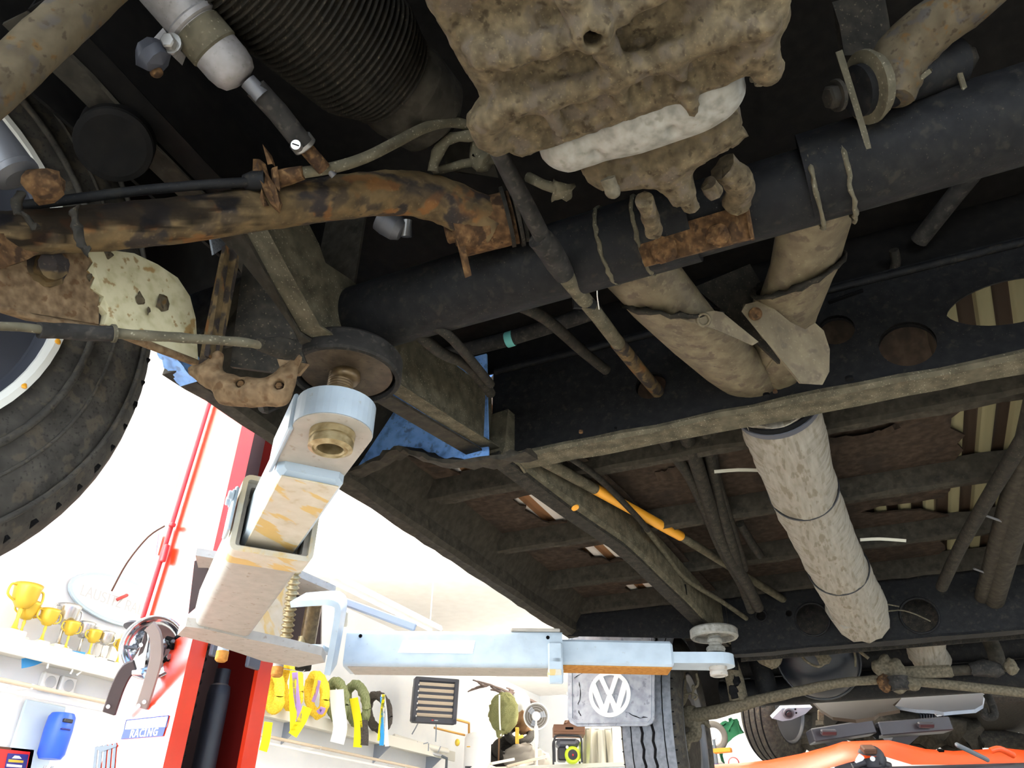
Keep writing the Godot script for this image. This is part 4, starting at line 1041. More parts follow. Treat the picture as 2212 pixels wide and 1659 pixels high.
# ---------------------------------------------------------------- heater duct: two branches, their shields, the wrapped tube
func exhaust() -> void:
	var cr := noise(94, 40.0, 4)
	var fine := noise(95, 80.0, 3)
	var y := thing("duct_junction", "dusty sheet metal Y junction joining two wide ducts above the crossmember flange", "duct", D(1640, 700, 1.1))
	var J := D(1668, 850, 1.22)
	# a ring seen as centre pixel, half width vector in pixels, depth, and half thickness away from the eye
	var R := func(cx: float, cy: float, vx: float, vy: float, d: float, th: float) -> PackedVector3Array:
		var c := D(cx, cy, d)
		var u := (RT * vx - UPV * vy) * d / FL
		var r := PackedVector3Array()
		for i in 36: r.append(c + u * cos(TAU * i / 36) + (FW * th) * sin(TAU * i / 36) + (u.cross(FW).normalized() * th * 0.25) * sin(TAU * i / 36))
		return r
	obj("left_branch", sh().loft([R.call(1300, 500, 74, -34, 0.92, 0.04), R.call(1375, 580, 76, -30, 0.96, 0.042), R.call(1420, 635, 84, -12, 0.99, 0.043), R.call(1452, 672, 96, 6, 1.01, 0.044)]).jitter(cr, 0.003), M.shield, y, "crusted left duct")
	obj("right_branch", sh().loft([R.call(1785, 380, 80, -24, 0.87, 0.041), R.call(1762, 470, 78, -24, 0.92, 0.042), R.call(1745, 540, 76, -34, 0.96, 0.043), R.call(1726, 602, 78, -42, 1.0, 0.044)]).jitter(cr, 0.003), M.shield, y, "crusted right duct")
	var lr := [R.call(1451, 668, 106, 8, 1.00, 0.050), R.call(1470, 690, 100, 4, 1.02, 0.050), R.call(1532, 745, 78, -18, 1.08, 0.050), R.call(1590, 800, 62, -22, 1.15, 0.05), R.call(1652, 852, 62, -14, 1.22, 0.05)]
	var rr := [R.call(1724, 594, 88, -48, 0.99, 0.050), R.call(1712, 628, 78, -40, 1.02, 0.05), R.call(1690, 690, 66, -16, 1.07, 0.051), R.call(1676, 760, 58, -8, 1.13, 0.05), R.call(1668, 852, 58, -8, 1.22, 0.05)]
	obj("left_shell", sh().loft(lr, true, false).jitter(fine, 0.002), M.shield, y, "brown sheet shell round the left duct")
	obj("right_shell", sh().loft(rr, true, false).jitter(fine, 0.002), M.shield, y, "paler sheet shell round the right duct")
	for q in [lr[0], rr[0]]:
		var lip := Array(q)
		lip.append(q[0])
		obj("shell_lip", sh().tube(lip, 0.0032, 8, false).jitter(fine, 0.006), M.dark_metal, y)
	obj("throat", sh().plate([D(1500, 620, 1.06), D(1620, 570, 1.06), D(1660, 700, 1.12), D(1635, 790, 1.16), D(1560, 700, 1.12)], FW * 0.01), M.dark_metal, y)
	obj("left_tab", sh().plate([D(1455, 684, 0.955), D(1500, 678, 0.955), D(1540, 672, 0.96), D(1556, 676, 0.965), D(1575, 705, 0.99), D(1600, 745, 1.03), D(1588, 752, 1.03), D(1530, 715, 0.99)], FW * 0.004), M.shield, y)
	obj("dimple", sh().torus(D(1520, 691, 0.954), FW, 0.0075, 0.002, 20, 6), M.shield, y)
	obj("right_tab", sh().plate([D(1601, 672, 0.99), D(1612, 656, 0.985), D(1642, 648, 0.98), D(1672, 668, 0.99), D(1694, 700, 1.015), D(1712, 716, 1.03), D(1736, 702, 1.03), D(1741, 720, 1.05), D(1730, 762, 1.09), D(1704, 806, 1.135), D(1680, 832, 1.16), D(1640, 826, 1.155), D(1628, 790, 1.12), D(1614, 735, 1.06)], FW * 0.004).jitter(fine, 0.003), M.shield, y, "pale folded flap with a rusty screw")
	obj("fold", sh().tube([D(1672, 705, 1.00), D(1696, 716, 1.01), D(1716, 712, 1.02)], [0.002, 0.004, 0.002], 8), M.dark_metal, y)
	obj("fold", sh().tube([D(1648, 808, 1.13), D(1668, 780, 1.09), D(1690, 750, 1.06)], [0.003, 0.002, 0.001], 8), M.shield, y)
	obj("screw", sh().lathe(D(1632, 678, 0.982), -FW, [[0.0085, -0.002], [0.0085, 0.001], [0.006, 0.002], [0.0, 0.0005]], 16), M.rust, y, "rusty screw")
	# wrapped tube
	var w := thing("wrapped_tube", "wide duct wrapped in pale grey bandage, zip tied, running below the floor ribs", "duct", D(1760, 1100, 1.45))
	var pth := curve([D(1672, 860, 1.215), D(1688, 905, 1.245), D(1708, 975, 1.31), D(1745, 1085, 1.43), D(1795, 1195, 1.58), D(1832, 1270, 1.72), D(1856, 1318, 1.82)], 8)
	var s := sh().tube(pth, ramp([0.062, 0.063, 0.062, 0.059, 0.0585, 0.061, 0.064], pth.size()), 40)
	obj("bandage", s.jitter(noise(96, 16.0, 3), 0.006).jitter(fine, 0.0012), M.wrap, w)
	obj("end_fold", sh().tube([D(1846, 1300, 1.79), D(1862, 1332, 1.84), D(1876, 1352, 1.88)], [0.066, 0.061, 0.036], 24).jitter(cr, 0.012), M.wrap, w, "crumpled torn end of the bandage")
	obj("hose_clamp", sh().lathe(pth[3], pth[5] - pth[3], [[0.064, 0.0], [0.066, 0.001], [0.066, 0.010], [0.064, 0.011]], 40), M.heater_grey, w, "steel hose clamp")
	obj("rubber_cuff", sh().lathe(pth[1], pth[4] - pth[1], [[0.062, 0.0], [0.0645, 0.001], [0.0645, 0.014], [0.062, 0.016]], 40), M.soot, w)
	for i in [22, 35]:
		var tz: Vector3 = pth[i + 1] - pth[i - 1]
		obj("zip_tie", sh().torus(pth[i], tz.normalized() + UPV * (0.1 if i == 22 else -0.1), 0.0606 if i == 22 else 0.0612, 0.0018, 44, 6), M.zip_black, w, "black zip tie")
	for q in [[[1645, 1016], [1595, 1015], [1543, 1019]], [[1858, 1166], [1900, 1164], [1957, 1168]]]:
		var c := curve(q.map(func(p): return D(p[0], p[1], 1.40 if p[1] < 1100 else 1.56)), 3)
		obj("tie_tail", sh().sweep(c, [[-0.003, -0.001], [0.003, -0.001], [0.003, 0.001], [-0.003, 0.001]], FW), M.zip_tie, w, "loose end of a zip tie")
	for q in [[[1890, 1325], [1940, 1318], [1975, 1326], [2010, 1342]], [[1886, 1300], [1920, 1306], [1942, 1310]], [[1880, 1268], [1892, 1262], [1896, 1272], [1888, 1286]]]:
		obj("wire_end", sh().tube(curve(q.map(func(p): return D(p[0], p[1], 1.80)), 3), 0.0016, 6), M.dusty, w)

# ---------------------------------------------------------------- rear left wheel and what hangs beside it
func wheel_mesh(o: Vector3, ax: Vector3, r: float, w: float, rim_r: float) -> Array:
	# ax points to the inner side; tyre and rim as lathes
	var h := w / 2
	var tyre := sh().lathe(o, ax, [[rim_r - 0.004, -h + 0.012], [rim_r + 0.006, -h + 0.002], [rim_r + 0.03, -h - 0.004], [r - 0.06, -h - 0.008], [r - 0.03, -h], [r - 0.012, -h + 0.014], [r - 0.002, -h + 0.03], [r, -h + 0.05], [r, h - 0.05], [r - 0.002, h - 0.03], [r - 0.012, h - 0.014], [r - 0.03, h], [r - 0.06, h + 0.008], [rim_r + 0.03, h + 0.004], [rim_r + 0.006, h - 0.002], [rim_r - 0.004, h - 0.012]], 72, true)
	var rim := sh().lathe(o, ax, [[rim_r - 0.012, h - 0.016], [rim_r + 0.004, h - 0.004], [rim_r + 0.005, h + 0.001], [rim_r - 0.002, h - 0.001], [rim_r - 0.010, h - 0.014], [rim_r - 0.016, h - 0.03], [rim_r - 0.03, 0.0], [rim_r - 0.035, -h + 0.04], [0.05, -h + 0.05], [0.0, -h + 0.05]], 56, true)
	return [tyre, rim]
func rear_left() -> void:
	var fine := noise(97, 70.0, 3)
	var X := Vector3(1, 0, 0)
	var o := H(-0.785, 0.461, -0.19)
	var w := thing("wheel", "rear wheel at left edge, tyre seen from inside, grey rim with yellow rust specks", "wheel", o - Vector3(0, 0.33, 0))
	var m := wheel_mesh(o, X, 0.323, 0.17, 0.19)
	obj("tyre", m[0], M.tyre, w)
	obj("rim", m[1], M.heater_grey, w)
	obj("rim_lip", sh().lathe(o + X * 0.081, X, [[0.184, 0.0], [0.189, 0.003], [0.1945, 0.004], [0.1955, 0.008], [0.189, 0.008], [0.184, 0.004]], 64, false), M.off_white, w, "light grey rim lip with rust specks")
	for q in [[0.222, 0.004], [0.248, 0.002], [0.286, 0.003]]: obj("bead_line", sh().torus(o + X * 0.0915, X, q[0], q[1], 72, 6), M.tyre, w)
	for i in 64:
		var a := TAU * i / 64
		var d := Vector3(0, sin(a), cos(a))
		if d.z > 0.2 or d.y > 0.6: continue
		obj("tread_groove", sh().beam(o + d * 0.3175 + X * 0.04, o + d.rotated(X, 0.03) * 0.3035 + X * 0.079, 0.0035 if i % 3 else 0.007, 0.005, d, 0.0005), M.soot, w)
	obj("brake_drum", sh().lathe(o, X, [[0.0, 0.0], [0.13, 0.0], [0.132, 0.05], [0.13, 0.075], [0.118, 0.085], [0.06, 0.088], [0.0, 0.088]], 48), M.plastic_grey, w, "grey brake drum")
	obj("rim_bead", sh().torus(o + X * 0.035, X, 0.163, 0.012, 56, 10), M.light_grey, w)
	for i in 5:
		var a := 3.2 + i * 0.33
		obj("rust_speck", sh().blob(o + X * 0.0895 + Vector3(0, sin(a), cos(a)) * 0.191, Vector3(0.0015, 0.0035, 0.0035), 5).jitter(fine, 0.002), M.yellow_tube, w, "yellow rust speck")
	# spring plate
	var sp := thing("spring_plate", "rusty suspension plate with a big bolt, cream patch on its front half, above the tyre", "plate", H(-0.57, 0.4, -0.35))
	var xi := -0.575
	obj("plate", sh().plate(onx([[-60, 545], [0, 540], [80, 528], [215, 536], [215, 700], [150, 690], [60, 672], [-60, 640]], xi), Vector3(-0.008, 0, 0)).jitter(fine, 0.003), M.plate_rust, sp, "rusty half of the plate")
	obj("plate_front", sh().plate(onx([[186, 542], [240, 538], [290, 545], [340, 570], [385, 600], [410, 640], [424, 690], [428, 780], [380, 762], [330, 742], [260, 712], [226, 700], [232, 680], [214, 660], [222, 640], [198, 622], [206, 600], [190, 585], [200, 565]], xi + 0.002), Vector3(-0.006, 0, 0)).jitter(fine, 0.002), M.spring_plate, sp, "cream front half with brown stains")
	obj("lower_lip", sh().tube(onx([[-60, 650], [60, 682], [150, 700], [260, 722], [340, 752], [425, 784]], xi), 0.004, 8).jitter(fine, 0.004), M.plate_rust, sp)
	obj("bolt", sh().lathe(PX(96, 580, xi), X + Vector3(0.1, -0.2, 0.1), [[0.017, -0.002], [0.017, 0.004], [0.0125, 0.006], [0.0125, 0.016], [0.0, 0.019]], 20).jitter(fine, 0.003), M.arm_rust, sp, "large rusty bolt")
	obj("bracket", sh().plate(onx([[-40, 500], [60, 505], [110, 530], [60, 560], [-40, 590]], xi + 0.02), Vector3(-0.01, 0, 0)).jitter(fine, 0.006), M.rust, sp)
	for q in [[235, 550, 9], [195, 600, 6], [350, 655, 16], [300, 645, 10], [318, 668, 8]]:
		obj("rust_patch", sh().lathe(PX(q[0], q[1], xi + 0.0035), X, [[0.0, 0.0015], [q[2] * 0.0003, 0.0012], [q[2] * 0.00045, 0.0]], 12).jitter(fine, 0.006), M.tan_tube, sp)
	# brake hose with its sleeve
	var h := thing("brake_hose", "grey dusty brake hose with thick sleeve, crossing in front of the wheel", "hose", H(-0.5, 0.4, -0.4))
	obj("hose", sh().tube(curve([D(-40, 704, 0.56), D(40, 706, 0.57), D(90, 712, 0.58)], 3), 0.0034, 12), M.dusty, h)
	obj("sleeve", sh().tube(curve([D(84, 713, 0.58), D(160, 717, 0.60), D(248, 721, 0.62)], 4), 0.0063, 16).jitter(fine, 0.001), M.rubber, h, "thick rubber sleeve")
	obj("ferrule", sh().lathe(D(240, 720, 0.618), D(248, 721, 0.62) - D(84, 713, 0.58), [[0.0055, 0.0], [0.0075, 0.0005], [0.0075, 0.003], [0.005, 0.0035]], 16), M.dusty, h)
	obj("hose", sh().tube(curve([D(246, 720, 0.62), D(340, 726, 0.64), D(440, 733, 0.665), D(530, 740, 0.69), D(575, 750, 0.71)], 4), 0.0042, 12).jitter(fine, 0.001), M.dusty, h)
	obj("end_fitting", sh().tube([D(555, 742, 0.70), D(600, 748, 0.72), D(640, 752, 0.74)], [0.007, 0.010, 0.008], 10).jitter(fine, 0.005), M.dark_metal, h)
	# rusty stop bracket under the rail
	var b := thing("stop_bracket", "rusty cast bracket with two bolt holes, hanging by a strut left of the lift pad", "bracket", D(520, 870, 0.78))
	var n2 := (Vector3(0.35, -0.25, 0.9)).normalized()
	var bo := D(520, 810, 0.76)
	var at := func(p) -> Vector3: return PP(p[0], p[1], bo, n2)
	obj("strut", sh().plate([[474, 560], [482, 540], [500, 536], [512, 548], [508, 570], [468, 782], [428, 800], [436, 740]].map(at), -n2 * 0.008).jitter(fine, 0.002), M.arm_rust, b)
	obj("strut_rib", sh().plate([[490, 545], [498, 540], [462, 780], [452, 776]].map(at), n2 * 0.012), M.arm_rust, b)
	obj("web", sh().plate([[500, 540], [560, 615], [612, 690], [640, 760], [620, 790], [470, 770]].map(at).map(func(p): return p - n2 * 0.03), -n2 * 0.006), M.dark_metal, b)
	var P := []
	var seg := [[418, 802, 0.006], [450, 806, 0.008], [500, 840, 0.0115], [545, 848, 0.0125], [600, 842, 0.0125], [618, 815, 0.008], [642, 775, 0.005]]
	for i in seg.size() - 1: P.append(["c", 1, 0.01, at.call(seg[i]), at.call(seg[i + 1]), seg[i][2], seg[i + 1][2]])
	P.append(["c", 1, 0.01, at.call([470, 770]), at.call([455, 808]), 0.006, 0.007])
	P.append(["c", 1, 0.008, at.call([430, 812]), at.call([500, 862]), 0.003, 0.004])
	P.append(["c", 1, 0.008, at.call([480, 860]), at.call([606, 864]), 0.005, 0.005])
	for q in [[526, 834], [608, 838]]: P.append(["c", -1, 0.003, at.call(q) + n2 * 0.05, at.call(q) - n2 * 0.005, 0.0055, 0.005])
	var lo := Vector3(1e9, 1e9, 1e9)
	var hi := -lo
	for q in P:
		if q[1] < 0: continue
		for k in [3, 4]:
			lo = lo.min(q[k] - Vector3.ONE * 0.026)
			hi = hi.max(q[k] + Vector3.ONE * 0.026)
	obj("casting", nets(P, lo, hi, 0.0034, fine, 0.0016), M.plate_rust, b, "rusty casting with two bolt holes")
	for q in [[526, 834], [608, 838]]: obj("bolt", bolt(at.call(q) - n2 * 0.002, n2, 0.0042, 0.010), M.rust, b)
	obj("cross_beam", sh().beam(D(560, 872, 0.98), D(700, 812, 1.06), 0.02, 0.03, UPV), M.dark_metal, b)
	obj("stop_plate", sh().plate([[590, 770], [625, 768], [655, 778], [640, 800], [600, 800]].map(at).map(func(p): return p - n2 * 0.01), -n2 * 0.006).jitter(fine, 0.004), M.plate_rust, b)

# ---------------------------------------------------------------- two-post lift
func pad_unit(a: Node3D, top: Vector3, bottom: Vector3, r: float, chunky: bool) -> void:
	var u := Vector3.UP
	var L := top.y - bottom.y
	if chunky:
		obj("pad_ring", sh().lathe(top - u * 0.028, u, [[r - 0.007, 0.0], [r - 0.002, 0.0], [r, 0.003], [r, 0.026], [r - 0.004, 0.031], [r - 0.007, 0.031]], 48), M.rubber, a, "black rubber ring")
		obj("pad_disc", sh().lathe(top - u * 0.022, u, [[0.0, 0.0], [r - 0.0115, 0.0], [r - 0.0105, 0.003], [r - 0.014, 0.02], [0.0, 0.02]], 48), M.pad_face, a, "worn brown steel disc")
	else:
		obj("pad_ring", sh().lathe(top - u * 0.022, u, [[0.0, 0.012], [r - 0.012, 0.012], [r - 0.010, 0.0], [r - 0.003, 0.0], [r, 0.004], [r, 0.02], [r - 0.004, 0.024], [0.0, 0.024]], 40), M.alloy, a, "silver grey pad")
		obj("pad_edge", sh().blob(top + Vector3(r * 0.75, -0.012, 0.012), Vector3(0.009, 0.009, 0.007), 6), M.brass, a)
	obj("screw_head", sh().lathe(top - u * 0.034, u, [[0.0, 0.0], [0.016, 0.0], [0.0185, 0.005], [0.018, 0.012], [0.0, 0.013]], 28, true), M.screw_brown if chunky else M.alloy, a)
	var prof := []
	var turns := int(L * 0.55 / 0.004)
	for i in turns * 4 + 1: prof.append([0.0152 + 0.0009 * sin(i * TAU / 4.0), L * 0.45 + L * 0.5 * i / (turns * 4.0)])
	obj("screw", sh().lathe(bottom, u, prof, 28, true), M.screw_brown if chunky else M.alloy, a, "threaded screw")
	obj("screw_collar", sh().lathe(bottom, u, [[0.0, L * 0.36], [0.0205, L * 0.36], [0.022, L * 0.39], [0.0215, L * 0.42], [0.0235, L * 0.45], [0.022, L * 0.50], [0.019, L * 0.53], [0.0, L * 0.53]], 32), M.brass if chunky else M.alloy, a)
	var f := 1.0 if chunky else 0.8
	obj("nut_ring", sh().lathe(bottom, u * -1, [[0.026 * f, -0.002], [0.027 * f, 0.003], [0.0265 * f, 0.010], [0.0245 * f, 0.011], [0.0245 * f, 0.013], [0.0265 * f, 0.014], [0.026 * f, 0.022], [0.021 * f, 0.024], [0.020 * f, 0.022], [0.0165 * f, 0.024], [0.015 * f, 0.022], [0.015 * f, 0.002], [0.0, 0.002]], 36), M.brass if chunky else M.lift_grey, a)
	obj("bore", sh().lathe(bottom, u * -1, [[0.0152 * f, 0.004], [0.0, 0.0045]], 24), M.hole, a)
func u_box(a: Vector3, b: Vector3, w: float, h: float, t: float, m: Material, parent: Node, called: String, label := "") -> void:
	# hollow rectangular tube with rounded corners, open at its far end b
	var r := 0.012
	var outl := func(k: float) -> Array:
		var q := []
		for c in [[w / 2 - r, -h / 2 + r, -PI / 2], [w / 2 - r, h / 2 - r, 0.0], [-w / 2 + r, h / 2 - r, PI / 2], [-w / 2 + r, -h / 2 + r, PI]]:
			for i in 5: q.append([c[0] + (r - k) * cos(c[2] + PI / 8 * i), c[1] + (r - k) * sin(c[2] + PI / 8 * i)])
		return q
	var z := (b - a).normalized()
	var x := z.cross(Vector3.UP).normalized()
	var y := x.cross(z)
	var rings := []
	for e in [[a, t], [b, t], [b, 0.0], [a, 0.0]]:
		var ring := PackedVector3Array()
		for p in outl.call(e[1]): ring.append(e[0] + x * p[0] + y * p[1])
		rings.append(ring)
	rings.reverse()
	var s := sh()
	for i in 3: s.loft([rings[i], rings[i + 1]], true, false)
	s.fan(rings[0])
	obj(called, s, m, parent, label)
func lift() -> void:
	var fine := noise(98, 60.0, 3)
	var X := Vector3(1, 0, 0)
	var U := Vector3.UP
	# column: a C of folded sheet, open towards the van
	var x0 := -1.64
	var x1 := -1.45
	var z0 := -1.337
	var z1 := -1.62
	var t := 0.012
	var col := thing("lift_column", "red lift post of folded steel, glossy, open channel facing the van", "lift post", Vector3(-1.55, 0, -1.48))
	var prof := [[x1, z0], [x0, z0], [x0, z1], [x1, z1], [x1, z1 + 0.05], [x1 - t, z1 + 0.05], [x1 - t, z1 + t], [x0 + t, z1 + t], [x0 + t, z0 - t], [x1 - t, z0 - t], [x1 - t, z0 - 0.05], [x1, z0 - 0.05]]
	var s := sh()
	for i in prof.size():
		var p: Array = prof[i]
		var q: Array = prof[(i + 1) % prof.size()]
		s.quad(Vector3(p[0], 0.02, p[1]), Vector3(q[0], 0.02, q[1]), Vector3(q[0], 3.3, q[1]), Vector3(p[0], 3.3, p[1]))
	obj("post", s, M.red_paint, col)
	obj("base_plate", slab(Vector3(-1.75, 0, -1.75), Vector3(-1.35, 0.02, -1.2)), M.red_paint, col)
	obj("top_cap", slab(Vector3(x0, 3.3, z1), Vector3(x1, 3.31, z0)), M.red_paint, col)
	obj("inner_back", slab(Vector3(x0 + t, 0.02, z1 + t), Vector3(x0 + t + 0.004, 3.29, z0 - t)), M.dark_brown, col, "greasy inside of the post, darkened for shade")  # grease and channel shade painted together as one dark liner
	obj("inner_side", slab(Vector3(x0 + t, 0.02, z0 - t - 0.004), Vector3(x1 - t, 3.29, z0 - t)), M.soot, col)  # dark liner, grease plus painted shade of the channel
	obj("inner_far_side", slab(Vector3(x0 + t, 0.02, z1 + t), Vector3(x1 - t, 3.29, z1 + t + 0.004)), M.dark_red, col, "inner side of the post, its red darkened for shade")  # the post's red in a darker copy that paints its shade
	var rp := PX(462, 1550, -1.52)
	obj("ram", sh().lathe(Vector3(rp.x, 0.02, rp.z), U, [[0.027, 0.0], [0.027, 1.34], [0.0245, 1.36], [0.018, 1.365], [0.018, 1.40]], 32), M.plastic_black, col, "glossy black hydraulic ram")
	obj("guide_strip", slab(Vector3(-1.60, 0.05, -1.405), Vector3(-1.49, 2.9, -1.398)), M.dark_brown, col)
	s = sh()
	for i in 46: s.lathe(Vector3(-1.475, 0.3 + i * 0.026, -1.406), Vector3(0, 0, -1), [[0.0, 0.0], [0.006, 0.0], [0.006, 0.006], [0.0, 0.006]], 8)
	var ch := obj("ratchet_strip", s, M.soot, col)
	ch.set_meta("kind", "stuff")
	solo("cable_pipe", sh().tube([PZ(455, 862, -1.325), PZ(372, 1130, -1.325), PZ(308, 1335, -1.325)], 0.006, 10), M.pink_red, "thin red pipe running up the rear edge of the lift post", "pipe")
	var cl := thing("hose_bracket", "small grey bracket with thin black hose arching from the red pipe", "bracket", PZ(360, 1140, -1.33))
	obj("bracket", sh().bx(PZ(356, 1195, -1.32), Basis.IDENTITY, Vector3(0.012, 0.045, 0.012), 0.002), M.pink_red, cl)
	obj("clip", sh().bx(PZ(372, 1134, -1.318), Basis.IDENTITY, Vector3(0.014, 0.01, 0.014), 0.002), M.pink_red, cl)
	obj("hose", sh().tube(curve([PZ(356, 1136, -1.32), PZ(320, 1160, -1.3), PZ(275, 1215, -1.28), PZ(241, 1277, -1.28)], 4), 0.0022, 8), M.brown, cl)
	obj("web", sh().plate([PZ(305, 1178, -1.325), PZ(342, 1152, -1.325), PZ(336, 1200, -1.325)], Vector3(0, 0, -0.003)), M.pale_blue, cl)
	# stickers on the post's rear face
	var st := thing("racing_sticker", "blue and white RACING sticker on the lift post", "sticker", PZ(312, 1572, -1.336))
	var zf := -1.336
	obj("backing", sh().plate(onz([[273, 1556], [364, 1546], [352, 1590], [261, 1597]], zf), Vector3(0, 0, 0.001)), M.white, st)
	obj("blue_band", sh().plate(onz([[268, 1576], [358, 1570], [352, 1590], [261, 1597]], zf + 0.0012), Vector3(0, 0, 0.0006)), M.sign_blue, st)
	obj("border", sh().tube(onz([[273, 1556], [364, 1546]], zf + 0.001), 0.0012, 6).tube(onz([[364, 1546], [358, 1572]], zf + 0.001), 0.0012, 6).tube(onz([[273, 1556], [268, 1577]], zf + 0.001), 0.0012, 6), M.sign_blue, st)
	text("lettering", "RACING", PZ(311, 1583, zf + 0.002), PZ(336, 1581, zf + 0.002) - PZ(285, 1585, zf + 0.002), Vector3(0, 0, 1), 0.017, M.white, st, true)
	var gr := thing("grille_sticker", "black barred grille sticker low on the lift post", "sticker", PZ(230, 1640, -1.336))
	for i in 5: obj("bar", sh().plate(onz([[206 + i * 10, 1614 - i * 2], [212 + i * 10, 1612 - i * 2], [206 + i * 10, 1680], [199 + i * 10, 1680]], zf), Vector3(0, 0, 0.001)), M.trim_grey, gr)
	obj("top_bar", sh().plate(onz([[205, 1614], [253, 1608], [252, 1613], [218, 1625]], zf + 0.001), Vector3(0, 0, 0.001)), M.trim_grey, gr)
	# magnetic tray with bolts, pliers hung on it
	var tc := PZ(330, 1398, -1.30)
	var tn := Vector3(0.72, -0.25, 0.65).normalized()
	var tr := thing("magnetic_tray", "round chrome magnetic tray full of bolts, stuck to the lift post", "tray", tc - Vector3(0, 0.07, 0))
	obj("dish", sh().lathe(tc, tn, [[0.0, -0.02], [0.05, -0.02], [0.066, -0.006], [0.071, 0.004], [0.068, 0.006], [0.060, -0.004], [0.048, -0.012], [0.0, -0.012]], 40, true), M.chrome, tr)
	obj("rubber_back", sh().lathe(tc - tn * 0.04, tn, [[0.0, 0.0], [0.045, 0.0], [0.05, 0.02], [0.0, 0.02]], 28), M.brown, tr)
	rng.seed = 21
	var tu := tn.cross(U).normalized()
	var tv := tn.cross(tu)
	for i in 14:
		var q := rng.randf() * TAU
		var rr := sqrt(rng.randf()) * 0.042
		var p := tc + tu * (cos(q) * rr) + tv * (sin(q) * rr) - tn * 0.006
		var dd := Vector3(rng.randf_range(-1, 1), rng.randf_range(-1, 1), rng.randf_range(-0.3, 0.6)).normalized()
		solo("bolt", sh().lathe(p, dd, [[0.004, 0.0], [0.004, 0.014]], 8).lathe(p, dd, [[0.008, -0.006], [0.008, 0.0]], 6), [M.dull_steel, M.soot, M.steel][i % 3], "small loose bolt lying in the magnetic tray", "bolt", "bolts in the magnetic tray")
	solo("rubber_disc", sh().lathe(PZ(293, 1350, -1.31), Vector3(0.1, -1, 0.2), [[0.0, 0.0], [0.024, 0.0], [0.026, 0.006], [0.0, 0.012]], 24), M.heater_grey, "dark flat rubber disc behind the magnetic tray", "disc")
	var pl := thing("pliers", "chrome pliers with two brown curved handles hanging on the magnetic tray", "pliers", tc + tn * 0.02 - Vector3(0, 0.15, 0))
	var dp := 1.74
	obj("handle", sh().sweep(curve([D(292, 1440, dp), D(275, 1448, dp), D(256, 1482, dp), D(236, 1540, dp)], 5), [[-0.013, -0.004], [0.013, -0.004], [0.016, 0.0], [0.013, 0.004], [-0.013, 0.004], [-0.016, 0.0]], -FW), M.dark_brown, pl, "dark brown handle")
	obj("handle", sh().sweep(curve([D(322, 1352, dp), D(336, 1372, dp), D(338, 1420, dp), D(322, 1480, dp), D(306, 1528, dp)], 5), [[-0.012, -0.004], [0.012, -0.004], [0.015, 0.0], [0.012, 0.004], [-0.012, 0.004], [-0.015, 0.0]], -FW), M.leather, pl, "worn brown handle")
	obj("jaw", sh().plate([D(300, 1405, dp), D(316, 1356, dp), D(324, 1362, dp), D(318, 1400, dp), D(312, 1442, dp), D(290, 1450, dp), D(278, 1440, dp)], FW * 0.008), M.chrome, pl)
	obj("cheek", sh().plate([D(303, 1400, dp - 0.003), D(314, 1362, dp - 0.003), D(316, 1384, dp - 0.003), D(306, 1412, dp - 0.003), D(298, 1418, dp - 0.003)], FW * 0.003), M.dark_brown, pl)
	for q in [[305, 1393], [234, 1526], [312, 1516], [300, 1524]]: obj("rivet", sh().lathe(D(q[0], q[1], dp - 0.006), -FW, [[0.0045, 0.0], [0.0045, 0.002], [0.0, 0.003]], 12), M.white, pl)
	obj("spring_end", sh().lathe(D(297, 1452, dp), RT, [[0.007, -0.01], [0.007, 0.012]], 14), M.chrome, pl)
	# carriage between the arms
	var ca := thing("lift_carriage", "grey steel lift carriage, two thick plates holding the arms' pivot pins", "carriage", H(-1.36, 0.36, -1.4))
	var hb := 0.392
	obj("bottom_plate", sh().plate(ony([[383, 1372], [447, 1388], [520, 1412], [568, 1428], [645, 1441], [702, 1431], [694, 1416], [620, 1398], [525, 1378], [440, 1358], [400, 1354]], hb), Vector3(0, 0.018, 0)).jitter(fine, 0.001), M.lift_grey, ca)
	obj("top_plate", sh().plate([H(-1.46, 0.60, -1.32), H(-1.38, 0.60, -1.225), H(-1.26, 0.60, -1.38), H(-1.25, 0.60, -1.58), H(-1.46, 0.60, -1.64)], Vector3(0, 0.018, 0)), M.lift_grey, ca)
	obj("back_plate", sh().plate([D(626, 1285, 1.93), D(694, 1298, 1.93), D(686, 1406, 1.90), D(612, 1395, 1.90)], FW * 0.01), M.dark_brown, ca)
	obj("slide_block", sh().bx(D(462, 1402, 1.82), Basis.IDENTITY, Vector3(0.012, 0.035, 0.02), 0.003), M.plastic_grey, ca)
	obj("slide_block", sh().bx(D(548, 1424, 1.90), Basis.IDENTITY, Vector3(0.012, 0.045, 0.045), 0.003), M.plastic_grey, ca)
	obj("side_plate", sh().plate([D(500, 1230, 1.90), D(622, 1240, 1.88), D(604, 1392, 1.86), D(480, 1360, 1.86)], FW * 0.012), M.lift_worn, ca, "beige plate behind the first arm")
	obj("dark_side", sh().plate([D(420, 1212, 1.83), D(452, 1204, 1.83), D(434, 1352, 1.83), D(392, 1360, 1.80)], FW * 0.01), M.dark_brown, ca)
	var sp := []
	for i in 97: sp.append([0.013 + 0.003 * sin(i * TAU / 6.0), 0.20 * i / 96.0])
	obj("lock_spring", sh().lathe(D(617, 1388, 1.83), D(630, 1288, 1.84) - D(617, 1388, 1.83), sp, 16, true), M.brass, ca, "ribbed coil spring")
	obj("pivot_pin", sh().tube([D(662, 1400, 1.84), D(678, 1306, 1.85)], 0.019, 20), M.screw_brown, ca, "brown pivot pin")
	obj("gear_teeth", sh().lathe(D(650, 1402, 1.82), U, [[0.011, 0.0], [0.011, 0.028]], 7), M.brass, ca)
